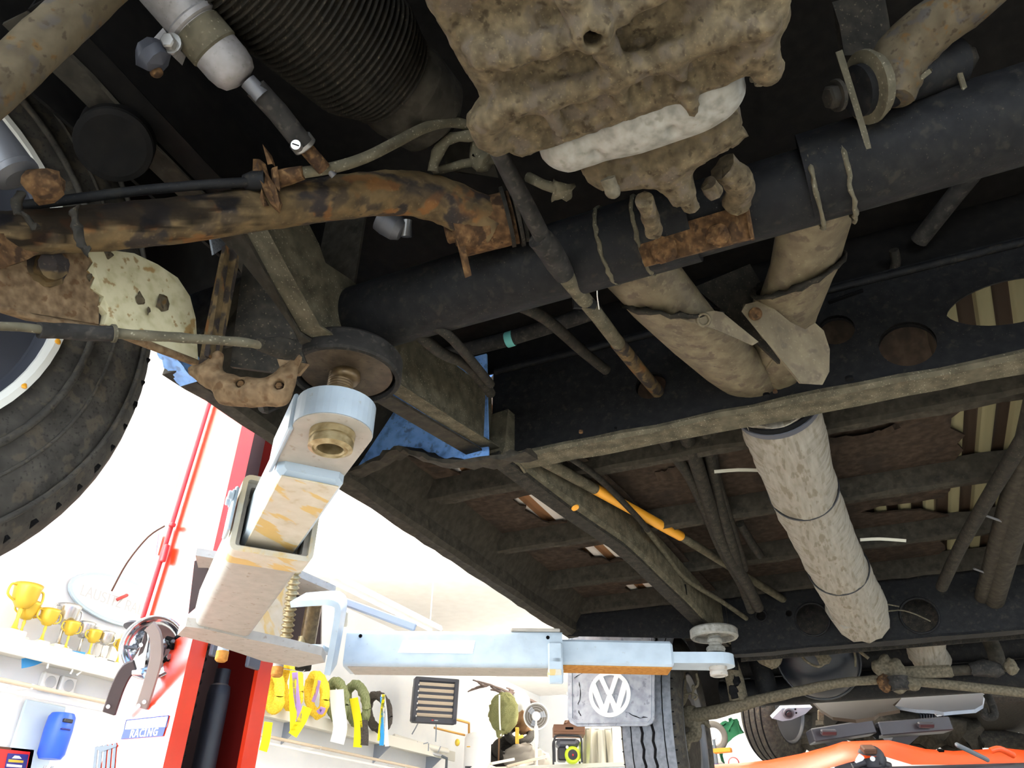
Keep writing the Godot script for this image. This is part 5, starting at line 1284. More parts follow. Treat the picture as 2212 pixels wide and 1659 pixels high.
	for q in [[486, 1405, 1.70, M.lift_paint, M.lift_rust], [604, 1440, 1.80, M.lift_grey, M.lift_rust]]:
		var p := D(q[0], q[1] - 20, q[2])
		obj("pin_end", sh().lathe(p, U * -1, [[0.0125, -0.02], [0.0125, 0.022]], 18), q[3], ca)
		obj("pin_tip", sh().lathe(p - U * 0.022, U * -1, [[0.0135, 0.0], [0.0135, 0.018], [0.009, 0.022], [0.0, 0.022]], 18), q[4], ca)
	obj("lug", sh().bx(D(655, 1440, 1.84), Basis.IDENTITY, Vector3(0.03, 0.018, 0.03), 0.003), M.dark_metal, ca)
	obj("wire", sh().tube(curve([D(610, 1444, 1.8), D(635, 1448, 1.82), D(655, 1450, 1.83), D(660, 1438, 1.83), D(640, 1430, 1.83)], 4), 0.0012, 6), M.silver, ca)
	# arm reaching to the rear pad
	var hub := H(-0.537, 0.456, -0.633)
	var ad := (H(-1.228, 0.456, -1.2) - H(-0.537, 0.456, -0.633)).normalized()
	var a1 := thing("telescopic_lift", "long light grey telescopic lift arm under the rear rail, worn yellowish beneath, black rubber pad", "lift arm", H(-0.9, 0.38, -0.95))
	var am := Basis(ad.cross(U).normalized(), U, -ad)
	var side := am.x
	var lug := []
	for i in 19: lug.append(hub + U * -0.019 + (-ad * cos(-PI / 2 + PI * i / 18.0) + side * sin(-PI / 2 + PI * i / 18.0)) * 0.047)
	lug.append(hub + U * -0.019 + ad * 0.12 + side * 0.044)
	lug.append(hub + U * -0.019 + ad * 0.12 - side * 0.044)
	obj("end_lug", sh().plate(lug, U * 0.036), M.lift_paint, a1)
	obj("lug_face", sh().plate(lug.map(func(p): return hub + (p - hub) * 0.985 - U * 0.0006), U * -0.001), M.lift_grey, a1)
	obj("cheek", sh().bx(hub + ad * 0.07 + side * -0.048, am, Vector3(0.006, 0.05, 0.13), 0.002), M.lift_paint, a1)
	obj("inner_tube", sh().bx(hub + ad * 0.33 + U * -0.001, am, Vector3(0.086, 0.078, 0.46), 0.008), M.lift_paint, a1)
	obj("worn_strip", sh().bx(hub + ad * 0.285 - U * 0.0405, am, Vector3(0.074, 0.002, 0.37), 0.001), M.lift_worn, a1, "yellowish worn underside")
	u_box(hub + ad * 0.93 - U * 0.004, hub + ad * 0.355 - U * 0.002, 0.112, 0.112, 0.009, M.lift_grey, a1, "outer_tube", "outer tube")
	u_box(hub + ad * 0.40 - U * 0.002, hub + ad * 0.34 - U * 0.002, 0.124, 0.122, 0.008, M.lift_worn, a1, "collar", "reinforced collar at its mouth")
	obj("stop_plate", sh().bx(hub + ad * 0.36 - side * 0.068, am, Vector3(0.006, 0.07, 0.05), 0.002), M.lift_paint, a1)
	for k in [0.34, 0.365]: obj("stop_bolt", bolt(hub + ad * k - side * 0.071 + U * 0.02, -side, 0.007, 0.008), M.lift_paint, a1)
	obj("stop_bolt", bolt(hub + ad * 0.38 + U * 0.062, U, 0.008, 0.012), M.dull_steel, a1)
	pad_unit(a1, H(-0.531, 0.540, -0.633), hub - U * 0.019, 0.0685, true)
	# arm reaching to the front pad
	var A := H(-1.21, 0.452, -1.60)
	var hub2 := H(-0.375, 0.438, -1.965)
	var dd := (Vector3(hub2.x, 0, hub2.z) - Vector3(A.x, 0, A.z)).normalized()
	var a2 := thing("telescopic_lift", "pale blue telescopic lift arm in side view, rust along its lower edge, small silver pad", "lift arm", H(-0.8, 0.38, -1.75))
	u_box(A + dd * 0.01, A + dd * 0.535, 0.105, 0.085, 0.008, M.lift_paint, a2, "outer_tube")
	obj("outer_underside", sh().beam(A + dd * 0.02 - U * 0.0425, A + dd * 0.52 - U * 0.0425, 0.088, 0.002, U, 0.001), M.lift_grey, a2)
	obj("inner_tube", sh().beam(A + dd * 0.45 - U * 0.002, A + dd * 0.80 - U * 0.006, 0.085, 0.060, U, 0.006), M.lift_paint, a2)
	obj("rusty_underside", sh().beam(A + dd * 0.535 - U * 0.034, A + dd * 0.795 - U * 0.037, 0.076, 0.003, U, 0.001), M.lift_rust, a2, "rusty underside of inner tube")
	var al := Basis(dd.cross(U).normalized(), U, -dd)
	lug = []
	for i in 17: lug.append(hub2 - U * 0.012 + (dd * cos(-PI / 2 + PI * i / 16.0) + al.x * sin(-PI / 2 + PI * i / 16.0)) * 0.04)
	lug.append(hub2 - U * 0.012 - dd * 0.13 + al.x * 0.036)
	lug.append(hub2 - U * 0.012 - dd * 0.13 - al.x * 0.036)
	obj("end_lug", sh().plate(lug, U * 0.026), M.lift_paint, a2)
	pad_unit(a2, H(-0.375, 0.515, -1.965), hub2 - U * 0.010, 0.058, false)
	var fz := al.x * -1.0
	if fz.dot(FW) > 0: fz = -fz
	for k in [0.045, 0.50]: obj("hole", sh().lathe(A + dd * k + fz * 0.0525 + U * 0.027, fz, [[0.0, 0.001], [0.0045, 0.001], [0.0045, 0.0]], 12), M.hole, a2)
	obj("stop_block", sh().beam(A + dd * 0.50 - U * 0.05 + fz * 0.058, A + dd * 0.535 - U * 0.05 + fz * 0.058, 0.012, 0.06, U, 0.003).bx(A + dd * 0.517 + fz * 0.058 - U * 0.01, al, Vector3(0.012, 0.05, 0.035), 0.004), M.lift_paint, a2)
	obj("worn_stop", sh().bx(A + dd * 0.517 + fz * 0.05 - U * 0.055, al, Vector3(0.03, 0.02, 0.036), 0.004).jitter(fine, 0.004), M.lift_worn, a2)
	obj("top_plate", sh().beam(A + dd * 0.41 + U * 0.046, A + dd * 0.53 + U * 0.046, 0.10, 0.008, U, 0.002), M.lift_grey, a2)
	var ym := 1.80
	var up := curve([D(645, 1296, ym + 0.03), D(700, 1292, ym + 0.01), D(722, 1293, ym), D(735, 1300, ym), D(736, 1320, ym), D(728, 1370, ym), D(714, 1446, ym)], 3)
	obj("yoke", sh().sweep(up, [[-0.007, -0.035], [0.007, -0.035], [0.007, 0.035], [-0.007, 0.035]], -FW), M.lift_paint, a2, "bent steel yoke")
	obj("yoke_foot", sh().beam(D(640, 1402, ym + 0.02), D(712, 1404, ym), 0.06, 0.012, U, 0.003), M.lift_paint, a2)
	obj("gusset", sh().plate([D(738, 1305, 1.86), D(750, 1325, 1.86), D(748, 1354, 1.86), D(728, 1354, 1.86)], FW * 0.012), M.lift_worn, a2)
	obj("brace_bar", sh().beam(D(725, 1293, 1.98), D(898, 1356, 1.95), 0.012, 0.02, U, 0.003), M.panel_grey, a2, "slanting brace bar behind")
	obj("label_plate", sh().plate([A + dd * 0.14 + fz * 0.053 - U * 0.012, A + dd * 0.32 + fz * 0.053 - U * 0.012, A + dd * 0.325 + fz * 0.053 + U * 0.018, A + dd * 0.15 + fz * 0.053 + U * 0.018], fz * 0.0008), M.white, a2, "white maker's label")
	text("lettering", "SLAKH", A + dd * 0.20 + fz * 0.054 - U * 0.004, dd, fz, 0.009, M.pale_blue, a2)

func text(called: String, what: String, at: Vector3, along: Vector3, face: Vector3, size: float, m: Material, parent: Node, bold := false) -> MeshInstance3D:
	var tm := TextMesh.new()
	var f := SystemFont.new()
	f.font_names = PackedStringArray(["Droid Sans"])
	f.font_weight = 700 if bold else 400
	tm.font = f
	tm.font_size = 32
	tm.pixel_size = size / 24.0
	tm.depth = 0.001
	tm.text = what
	tm.material = m
	var o := MeshInstance3D.new()
	o.mesh = tm
	o.name = numbered(called, parent)
	var x := along.normalized()
	var z := (face - x * face.dot(x)).normalized()
	parent.add_child(o, true)
	o.transform = Transform3D(Basis(x, z.cross(x), z), at - off(parent))
	return o

# ---------------------------------------------------------------- pipes under the floor and the front axle
func pipe3(called: String, q: Array, r: float, m: Material, label: String, group := "") -> void:
	solo(called, sh().tube(curve(q.map(func(p): return D(p[0], p[1], p[2])), 5), r, 12), m, label, "pipe", group)
func front_end() -> void:
	var fine := noise(99, 60.0, 3)
	var X := Vector3(1, 0, 0)
	var U := Vector3.UP
	pipe3("floor_line", [[1410, 900, 1.27], [1440, 960, 1.36], [1490, 1030, 1.46], [1530, 1120, 1.58], [1560, 1190, 1.68], [1600, 1260, 1.80], [1622, 1318, 1.92]], 0.0105, M.dark_metal, "leftmost of the dark lines bundled left of the wrapped tube")
	pipe3("floor_line", [[1455, 880, 1.25], [1490, 960, 1.36], [1520, 1050, 1.47], [1548, 1140, 1.60], [1575, 1200, 1.68], [1612, 1260, 1.78], [1638, 1312, 1.90]], 0.0135, M.dark_metal, "thickest of the dark lines bundled left of the wrapped tube")
	pipe3("floor_line", [[1510, 870, 1.25], [1528, 950, 1.36], [1545, 1040, 1.48], [1562, 1110, 1.56], [1588, 1200, 1.68], [1612, 1290, 1.86]], 0.011, M.dark_metal, "dark line crossing behind the flat zip tie tail")
	pipe3("floor_line", [[1552, 870, 1.25], [1540, 950, 1.36], [1546, 1020, 1.46], [1572, 1110, 1.57], [1600, 1200, 1.70], [1608, 1230, 1.74]], 0.009, M.dark_metal, "rightmost dark line of the bundle left of the wrapped tube")
	pipe3("floor_line", [[1598, 1130, 1.62], [1622, 1170, 1.68], [1642, 1200, 1.72]], 0.009, M.dark_metal, "short dark pipe stub beneath the floor beside the line bundle")
	# conduit with a yellow sleeve
	var y := thing("conduit", "long thin conduit with a bright yellow sleeve, slanting beside the left frame rail", "pipe", H(-0.4, 0.6, -1.4))
	var pa := D(1160, 988, 1.32)
	var pb := D(1285, 1056, 1.47)
	var pc := D(1470, 1158, 1.70)
	var pd := D(1700, 1300, 2.02)
	obj("tube", sh().tube([pa, pb], 0.0105, 16), M.dusty, y)
	obj("sleeve", sh().tube([pb, pc], 0.0108, 18), M.yellow_tube, y, "bright yellow sleeve")
	obj("tube", sh().tube([pc, pd], 0.0095, 16), M.dusty, y)
	pipe3("thin_line", [[1200, 968, 1.3], [1290, 1030, 1.42], [1370, 1110, 1.55], [1400, 1145, 1.6]], 0.006, M.dark_metal, "thin dark line between the yellow sleeve and the frame rail")
	pipe3("thin_line", [[1395, 1140, 1.6], [1440, 1200, 1.72], [1480, 1250, 1.8], [1560, 1300, 1.92], [1612, 1336, 2.0]], 0.006, M.dusty, "dusty line lying along the top of the frame rail's end")
	# lines at the right edge
	pipe3("side_line", [[2240, 900, 1.15], [2180, 1000, 1.28], [2120, 1100, 1.42], [2070, 1190, 1.58], [2034, 1268, 1.74]], 0.0125, M.dark_metal, "dark line slanting across the right edge, leftmost of three")
	pipe3("side_line", [[2240, 860, 1.15], [2205, 1000, 1.30], [2172, 1110, 1.46], [2142, 1220, 1.66], [2122, 1290, 1.82]], 0.017, M.undersealed, "wrapped dark line in the middle at the right edge")
	pipe3("side_line", [[2290, 880, 1.15], [2235, 1010, 1.30], [2198, 1120, 1.46], [2166, 1230, 1.66], [2142, 1320, 1.86]], 0.021, M.undersealed, "thickest dark line at the right edge, above the front crossmember")
	for q in [[2160, 1060, 1.40], [2150, 1120, 1.46], [2128, 1236, 1.68]]:
		solo("line_clip", sh().beam(D(q[0] - 26, q[1] - 8, q[2]), D(q[0] + 26, q[1] + 10, q[2]), 0.006, 0.004), M.dull_steel, ["thin metal clip, uppermost of those across the right edge lines", "thin metal clip, middle one across the right edge lines", "thin metal clip, lowest one across the right edge lines"][NB.get(str(get_instance_id()) + "line_clip", 0)], "clip")
	var rb := thing("rubber_mount", "pinkish grey rounded rubber end resting on the front crossmember at the right edge", "mount", D(2190, 1335, 2.0))
	obj("body", sh().blob(D(2200, 1322, 1.98), Vector3(0.05, 0.018, 0.03), 10), M.plate_rust, rb)
	obj("wax", sh().blob(D(2190, 1346, 1.97), Vector3(0.008, 0.004, 0.006), 6), M.yellow_tube, rb)
	# mud flap with its emblem
	var zf := -2.25
	var fl := thing("mud_flap", "grey blue rubber mud flap with round white VW emblem, behind the front wheel", "mud flap", PZ(1320, 1568, zf))
	obj("flap", sh().plate(onz([[1227, 1352], [1400, 1346], [1412, 1352], [1413, 1552], [1408, 1562], [1396, 1568], [1246, 1569], [1232, 1562], [1226, 1550]], zf), Vector3(0, 0, -0.008)), M.flap, fl)
	var inset := onz([[1234, 1356], [1406, 1352], [1406, 1550], [1398, 1560], [1246, 1562], [1236, 1552]], zf + 0.001)
	for i in inset.size(): obj("moulded_edge", sh().tube([inset[i], inset[(i + 1) % inset.size()]], 0.0022, 6), M.flap, fl)
	for q in [[[1250, 1470], [1253, 1500], [1249, 1530], [1255, 1548]], [[1352, 1538], [1372, 1548], [1398, 1550]], [[1240, 1465], [1262, 1452]]]:
		obj("crack", sh().tube(curve(q.map(func(p): return PZ(p[0], p[1], zf + 0.0005)), 3), 0.0009, 5).jitter(fine, 0.006), M.hole, fl)
	var ec := PZ(1316.5, 1498.5, zf + 0.004)
	var ex := PZ(1362, 1498.5, zf + 0.004).x - ec.x
	var ey := ex
	var ring := []
	for rr in [1.0, 0.82]:
		var r := PackedVector3Array()
		for i in 48: r.append(ec + Vector3(cos(TAU * i / 48) * ex * rr, sin(TAU * i / 48) * ey * rr, 0))
		ring.append(r)
	var bk := ring.map(func(r):
		var z := PackedVector3Array()
		for p in r: z.append(p + Vector3(0, 0, -0.005))
		return z)
	var em := obj("emblem", sh().loft([ring[0], ring[1], bk[1], bk[0], ring[0]], true, false, false), M.white, fl, "white round VW emblem")
	var bars := [[[-0.52, 0.78], [-0.30, 0.84], [0.0, 0.14], [0.30, 0.84], [0.52, 0.78], [0.14, -0.03], [-0.14, -0.03]], [[-0.88, 0.30], [-0.66, 0.52], [-0.30, -0.46], [-0.10, -0.03], [0.10, -0.03], [0.30, -0.46], [0.66, 0.52], [0.88, 0.30], [0.42, -0.80], [0.19, -0.86], [0.0, -0.36], [-0.19, -0.86], [-0.42, -0.80]]]
	for i in 2: obj(["letter_v", "letter_w"][i], sh().plate(bars[i].map(func(p): return ec + Vector3(p[0] * ex, p[1] * ey, 0.0002)), Vector3(0, 0, -0.005)), M.white, em)
	# front wheel
	var o := H(-0.672, 0.355, -2.60)
	var w := thing("wheel", "front wheel behind the mud flap, grooved tread facing the camera", "wheel", o - Vector3(0, 0.32, 0))
	var ax := X.rotated(U, 0.06)
	var m := wheel_mesh(o, ax, 0.318, 0.165, 0.19)
	obj("tyre", m[0], M.tyre, w)
	obj("rim", m[1], M.dull_steel, w)
	var side := ax
	for k in [-0.047, -0.016, 0.016, 0.047]:
		var pts := []
		for i in 97:
			var a := TAU * i / 96.0
			pts.append(o + side * (k + 0.0022 * (1.0 if i % 2 else -1.0) * (1.0 if absf(k) < 0.04 else 0.2)) + (U * sin(a) + Vector3(0, 0, 1).rotated(U, 0.06) * cos(a)) * 0.3185)
		obj("tread_groove", sh().tube(pts, 0.0042 if absf(k) < 0.04 else 0.0018, 6, false), M.soot, w)
	obj("tread", sh().lathe(o, ax, [[0.3165, -0.072], [0.3192, -0.055], [0.3192, 0.055], [0.3165, 0.072]], 72, true), M.tyre_tread, w, "blue grey tread")
	for i in 60:
		var a := TAU * i / 60.0
		var d := U * sin(a) + Vector3(0, 0, 1).rotated(U, 0.06) * cos(a)
		if d.z < 0.1 or d.y > 0.6: continue
		for s in [-1.0, 1.0]: obj("sipe", sh().beam(o + d * 0.3165 + side * s * 0.056, o + d * 0.311 + side * s * 0.078, 0.003, 0.004, d, 0.0005), M.soot, w)
	obj("brake_drum", sh().lathe(o + ax * 0.02, ax, [[0.0, 0.0], [0.12, 0.0], [0.125, 0.03], [0.12, 0.05], [0.10, 0.055], [0.0, 0.056]], 40), M.undersealed, w, "dusty brake drum")
	# steering, struts and brake parts of the front axle
	var st := thing("tie_rod", "dusty tie rod between front wheel and centre joint, lumpy knuckle at its left end", "steering rod", PZ(1700, 1500, -2.42))
	var c := curve([PZ(1490, 1548, -2.46), PZ(1560, 1534, -2.44), PZ(1640, 1512, -2.42), PZ(1720, 1494, -2.41), PZ(1810, 1476, -2.40), PZ(1900, 1468, -2.40)], 5)
	obj("rod", sh().tube(c, ramp([0.021, 0.019, 0.015, 0.0135, 0.0125, 0.012], c.size()), 16).jitter(fine, 0.003), M.steer_dust, st)
	var P := []
	for q in [[1490, 1538, 1506, 1544, 0.020], [1502, 1568, 1508, 1586, 0.013], [1480, 1592, 1498, 1596, 0.011], [1484, 1608, 1486, 1618, 0.008], [1466, 1550, 1470, 1562, 0.012], [1480, 1545, 1478, 1560, 0.009], [1522, 1556, 1532, 1570, 0.008], [1495, 1560, 1500, 1575, 0.010]]:
		P.append(["c", 1, 0.02, PZ(q[0], q[1], -2.46), PZ(q[2], q[3], -2.46), q[4], q[4] * 0.9])
	var lo := Vector3(1e9, 1e9, 1e9)
	var hi := -lo
	for q in P:
		for k in [3, 4]:
			lo = lo.min(q[k] - Vector3.ONE * 0.035)
			hi = hi.max(q[k] + Vector3.ONE * 0.035)
	obj("knuckle", nets(P, lo, hi, 0.006, noise(100, 50.0, 3), 0.005), M.steer_dust, st, "dusty lumpy steering knuckle")
	P = []
	for q in [[1456, 1440, 1462, 1510, 0.022], [1470, 1455, 1474, 1500, 0.014], [1474, 1500, 1468, 1522, 0.009]]:
		P.append(["c", 1, 0.02, PZ(q[0], q[1], -2.5), PZ(q[2], q[3], -2.5), q[4], q[4]])
	lo = PZ(1462, 1480, -2.5) - Vector3(0.09, 0.14, 0.06)
	hi = PZ(1462, 1480, -2.5) + Vector3(0.09, 0.14, 0.06)
	solo("brake_backplate", nets(P, lo, hi, 0.006, noise(101, 40.0, 3), 0.005), M.steer_dust, "dusty tan brake plate on the inner side of the front wheel", "brake part")
	solo("brake_pipe_loop", sh().tube(curve([PZ(1480, 1500, -2.4), PZ(1495, 1498, -2.4), PZ(1506, 1505, -2.4), PZ(1500, 1512, -2.4)], 4), 0.0035, 8).tube(curve([PZ(1504, 1455, -2.4), PZ(1508, 1478, -2.4), PZ(1498, 1490, -2.4), PZ(1496, 1510, -2.4)], 4), 0.004, 8).blob(PZ(1498, 1485, -2.4), Vector3(0.006, 0.008, 0.006), 6), M.steer_dust, "small looped brake pipe beside the front wheel's drum", "pipe")
	var sk := thing("shock_absorber", "tan flaking shock absorber standing behind the small silver pad", "shock absorber", PZ(1590, 1512, -2.42))
	obj("body", sh().tube([PZ(1566, 1400, -2.40), PZ(1588, 1470, -2.42), PZ(1596, 1512, -2.43)], [0.022, 0.026, 0.027], 20).jitter(fine, 0.002), M.steer_dust, sk)
	obj("dark_cover", sh().tube([PZ(1572, 1400, -2.395), PZ(1576, 1448, -2.40)], [0.024, 0.026], 20), M.black_paint, sk)
	for q in [[1592, 1470, 8], [1585, 1492, 10]]: obj("flaked_paint", sh().blob(PZ(q[0], q[1], -2.395), Vector3(q[2], q[2] * 1.5, 4) * 0.0013, 6).jitter(fine, 0.01), M.soot, sk)
	solo("axle_strut", sh().tube([PZ(1630, 1400, -2.5), PZ(1650, 1460, -2.5), PZ(1662, 1510, -2.5)], 0.03, 18), M.black_paint, "black strut between the tan shock absorber and the round dark drum", "strut")
	solo("bump_cone", sh().lathe(PZ(1655, 1384, -2.3), Vector3(0.1, -1, 0.15), [[0.0, -0.01], [0.05, -0.01], [0.046, 0.03], [0.03, 0.06], [0.012, 0.076], [0.0, 0.078]], 24, true).jitter(fine, 0.006), M.steer_dust, "dusty brown rubber cone under the front crossmember's left end", "buffer")
	var sv := thing("brake_servo", "glossy dark blue round brake servo drum under the front crossmember", "brake servo", PZ(1765, 1500, -2.45))
	obj("drum", sh().lathe(PZ(1766, 1420, -2.48), Vector3(-0.05, -0.35, 0.94), [[0.0, -0.06], [0.105, -0.06], [0.114, -0.03], [0.116, -0.005], [0.106, 0.02], [0.075, 0.05], [0.04, 0.06], [0.0, 0.062]], 44, true), M.servo_blue, sv)
	obj("drum_rim", sh().torus(PZ(1766, 1420, -2.48), Vector3(-0.05, -0.35, 0.94), 0.115, 0.0035, 44, 8), M.servo_blue, sv)
	obj("push_rod", sh().tube([PZ(1736, 1385, -2.36), PZ(1760, 1402, -2.36), PZ(1790, 1428, -2.36)], [0.015, 0.013, 0.011], 12).jitter(fine, 0.005), M.plate_rust, sv, "rusty push rod")
	obj("cable", sh().tube(curve([PZ(1728, 1402, -2.35), PZ(1738, 1425, -2.35), PZ(1768, 1440, -2.35), PZ(1790, 1424, -2.35)], 5), 0.0035, 8), M.steer_dust, sv)
	obj("fork", sh().plate(onz([[1758, 1408], [1776, 1398], [1796, 1422], [1790, 1432], [1770, 1436]], -2.345), Vector3(0, 0, -0.01)), M.steer_dust, sv)
	obj("lever", sh().tube([PZ(1835, 1385, -2.36), PZ(1848, 1400, -2.36), PZ(1876, 1422, -2.36)], 0.0045, 8), M.steer_dust, sv)
	obj("tube", sh().tube(curve([PZ(1830, 1378, -2.34), PZ(1846, 1410, -2.34), PZ(1848, 1440, -2.34)], 4), 0.003, 8), M.dusty, sv)
	var cj := thing("steering_joint", "lumpy grey steering centre joint with an orange rusty ball below, right of the servo drum", "joint", PZ(1920, 1490, -2.4))
	P = []
	for q in [[1897, 1440, 1905, 1450, 0.018], [1910, 1425, 1916, 1436, 0.013], [1932, 1440, 1940, 1448, 0.02], [1938, 1462, 1942, 1482, 0.02], [1950, 1472, 1975, 1478, 0.017], [1912, 1420, 1913, 1423, 0.009], [1936, 1428, 1934, 1436, 0.009]]:
		P.append(["c", 1, 0.008, PZ(q[0], q[1], -2.38), PZ(q[2], q[3], -2.38), q[4], q[4]])
	lo = PZ(1930, 1450, -2.38) - Vector3(0.12, 0.10, 0.05)
	hi = PZ(1930, 1450, -2.38) + Vector3(0.12, 0.10, 0.05)
	obj("housing", nets(P, lo, hi, 0.0055, noise(102, 60.0, 3), 0.003), M.steer_dust, cj)
	obj("ball", sh().blob(PZ(1912, 1476, -2.37), Vector3(0.018, 0.024, 0.018), 8).jitter(fine, 0.005), M.rust, cj, "orange rusty ball")
	obj("boot", sh().lathe(PZ(1938, 1462, -2.36), U * -1, [[0.026, 0.0], [0.022, 0.008], [0.026, 0.016], [0.020, 0.024], [0.022, 0.032]], 16, true), M.rubber, cj)
	var dl := thing("drag_link", "dusty drag link running right from the centre joint, pale sleeve above it", "steering rod", PZ(2080, 1480, -2.42))
	obj("rod", sh().tube([PZ(1975, 1472, -2.40), PZ(2080, 1482, -2.42), PZ(2240, 1500, -2.45)], 0.0125, 14).jitter(fine, 0.002), M.steer_dust, dl)
	obj("sleeve", sh().beam(PZ(1948, 1454, -2.40), PZ(2058, 1450, -2.40), 0.02, 0.03, U, 0.005).jitter(fine, 0.003), M.steer_dust, dl, "pale dusty sleeve")
	obj("bar", sh().tube([PZ(2050, 1450, -2.41), PZ(2110, 1446, -2.42)], 0.013, 12), M.undersealed, dl)
	obj("boot", sh().tube([PZ(2098, 1447, -2.41), PZ(2125, 1443, -2.41), PZ(2152, 1446, -2.41), PZ(2166, 1446, -2.41)], [0.016, 0.022, 0.021, 0.012], 16).jitter(fine, 0.005), M.rubber, dl, "rubber boot")
	obj("ball_end", sh().blob(PZ(2184, 1440, -2.41), Vector3(0.016, 0.02, 0.016), 8).jitter(fine, 0.006), M.steer_dust, dl)
	solo("duct_elbow", sh().tube(curve([PZ(2000, 1345, -2.36), PZ(1999, 1390, -2.42), PZ(2003, 1412, -2.47), PZ(2014, 1424, -2.54)], 5), 0.047, 28).jitter(noise(103, 20.0, 3), 0.006), M.wrap, "pale wrapped duct elbow below the front crossmember, right of the centre joint", "duct")
	solo("dust_lug", sh().plate(onz([[1868, 1376], [1930, 1370], [1905, 1386], [1886, 1386]], -2.26), Vector3(0, 0, -0.03)), M.steer_dust, "small pale triangular lug under the front crossmember's lower edge", "lug")
	var ab := thing("front_axle_beam", "black front axle beam of two stacked tubes behind the tie rods", "axle beam", H(0, 0.42, -2.62))
	obj("upper_tube", sh().tube([H(-0.50, 0.57, -2.62), H(0.7, 0.57, -2.62)], 0.045, 24), M.black_paint, ab)
	obj("lower_tube", sh().tube([H(-0.50, 0.482, -2.62), H(0.7, 0.482, -2.62)], 0.04, 24), M.black_paint, ab)
	obj("side_plate", sh().plate([H(-0.40, 0.46, -2.6), H(-0.40, 0.62, -2.6), H(-0.40, 0.62, -2.75), H(-0.40, 0.46, -2.75)], Vector3(0.012, 0, 0)), M.black_paint, ab)
	obj("wheel_arch", sh().plate([H(-0.5, 0.56, -2.9), H(0.7, 0.56, -2.9), H(0.7, 0.75, -2.9), H(-0.5, 0.75, -2.9)], Vector3(0, 0, -0.004)), M.shaded_underseal, ab)
	obj("upright", sh().tube([PZ(2130, 1365, -2.5), PZ(2150, 1410, -2.5), PZ(2160, 1450, -2.5)], 0.02, 12), M.undersealed, ab)
	obj("side_arch", sh().plate([H(-0.46, 0.5, -2.13), H(-0.46, 0.5, -2.9), H(-0.46, 0.75, -2.9), H(-0.46, 0.75, -2.13)], Vector3(-0.004, 0, 0)), M.shaded_underseal, ab)
	obj("splash_panel", sh().plate([H(-0.80, 0.47, -2.95), H(-0.5, 0.515, -2.95), H(-0.30, 0.50, -2.95), H(-0.30, 0.75, -2.95), H(-0.80, 0.75, -2.95)], Vector3(0, 0, -0.004)), M.shaded_underseal, ab)
	# torn shield under the nose
	var np := thing("nose_shield", "torn underbody shield below the nose, brown left part and bare grey right part", "shield", H(-0.1, 0.4, -3.0))
	var so := H(0, 0.43, -2.85)
	var sn := Vector3(0, 1, 0.34)
	obj("brown_part", sh().plate(onp([[1752, 1516], [1830, 1508], [1945, 1504], [1950, 1514], [1930, 1530], [1945, 1540], [1900, 1548], [1890, 1556], [1850, 1562], [1800, 1556], [1775, 1540]], so, sn), sn.normalized() * 0.01), M.skid_brown, np, "brown rusted part")
	obj("grey_part", sh().plate(onp([[1952, 1502], [2030, 1500], [2110, 1496], [2128, 1506], [2124, 1530], [2108, 1540], [2060, 1544], [2040, 1546], [2020, 1542], [1980, 1540], [1935, 1532], [1948, 1516]], so + Vector3(0, 0.002, 0), sn), sn.normalized() * 0.01), M.panel_grey, np, "bare grey part")
	obj("flap", sh().plate(onp([[2004, 1528], [2020, 1534], [2036, 1546], [2024, 1548]], so - Vector3(0, 0.006, 0), sn), sn.normalized() * 0.004), M.light_grey, np)
	obj("slot", sh().plate(onp([[2018, 1522], [2030, 1521], [2031, 1525], [2019, 1526]], so - Vector3(0, 0.003, 0), sn), sn.normalized() * 0.002), M.hole, np)
	obj("side_loop", sh().tube(curve([PZ(2132, 1500, -2.9), PZ(2142, 1520, -2.9), PZ(2148, 1545, -2.9), PZ(2130, 1548, -2.9), PZ(2124, 1530, -2.9)], 5), 0.012, 10), M.rubber, np)

# ---------------------------------------------------------------- shelf wall on the left
func trophy(x: float, z: float, y: float, h: float, kind: int, label: String) -> void:
	var t := thing("trophy", label, "trophy", Vector3(x, y, z), "trophies on the wall shelf")
	var o := Vector3(x, y, z)
	var U := Vector3.UP
	var m: Material = [M.gold, M.silver, M.gold, M.off_white][kind]
	obj("base", sh().bx(o + U * h * 0.07, Basis.IDENTITY, Vector3(h * 0.28, h * 0.14, h * 0.28), 0.006), M.plastic_black if kind == 3 else M.off_white, t)
	var r := h * 0.19
	obj("stem", sh().lathe(o + U * h * 0.14, U, [[h * 0.10, 0.0], [h * 0.04, h * 0.05], [h * 0.022, h * 0.18], [h * 0.035, h * 0.28], [h * 0.02, h * 0.34]], 16, true), m, t)
	obj("cup", sh().lathe(o + U * h * 0.46, U, [[0.0, 0.0], [r * 0.5, h * 0.03], [r * 0.9, h * 0.14], [r, h * 0.30], [r * 1.08, h * 0.36], [r * 0.98, h * 0.355], [r * 0.85, h * 0.14], [0.0, h * 0.05]], 20, true), m, t)
	for s in [-1.0, 1.0]:
		var c := curve([o + Vector3(0, h * 0.55, s * r * 0.8), o + Vector3(0, h * 0.62, s * r * 1.45), o + Vector3(0, h * 0.76, s * r * 1.4), o + Vector3(0, h * 0.78, s * r * 0.98)], 4)
		obj("handle", sh().tube(c, h * 0.018, 8), m, t)
	if kind == 3: obj("plaque", sh().bx(o + Vector3(h * 0.145, h * 0.07, 0), Basis.IDENTITY, Vector3(0.004, h * 0.09, h * 0.2), 0.001), M.white, t)
func ribbon(parent: Node3D, pts: Array, w: float, m: Material) -> void:
	obj("ribbon", sh().sweep(curve(pts, 4), [[-w / 2, -0.003], [w / 2, -0.003], [w / 2, 0.003], [-w / 2, 0.003]], -FW), m, parent)
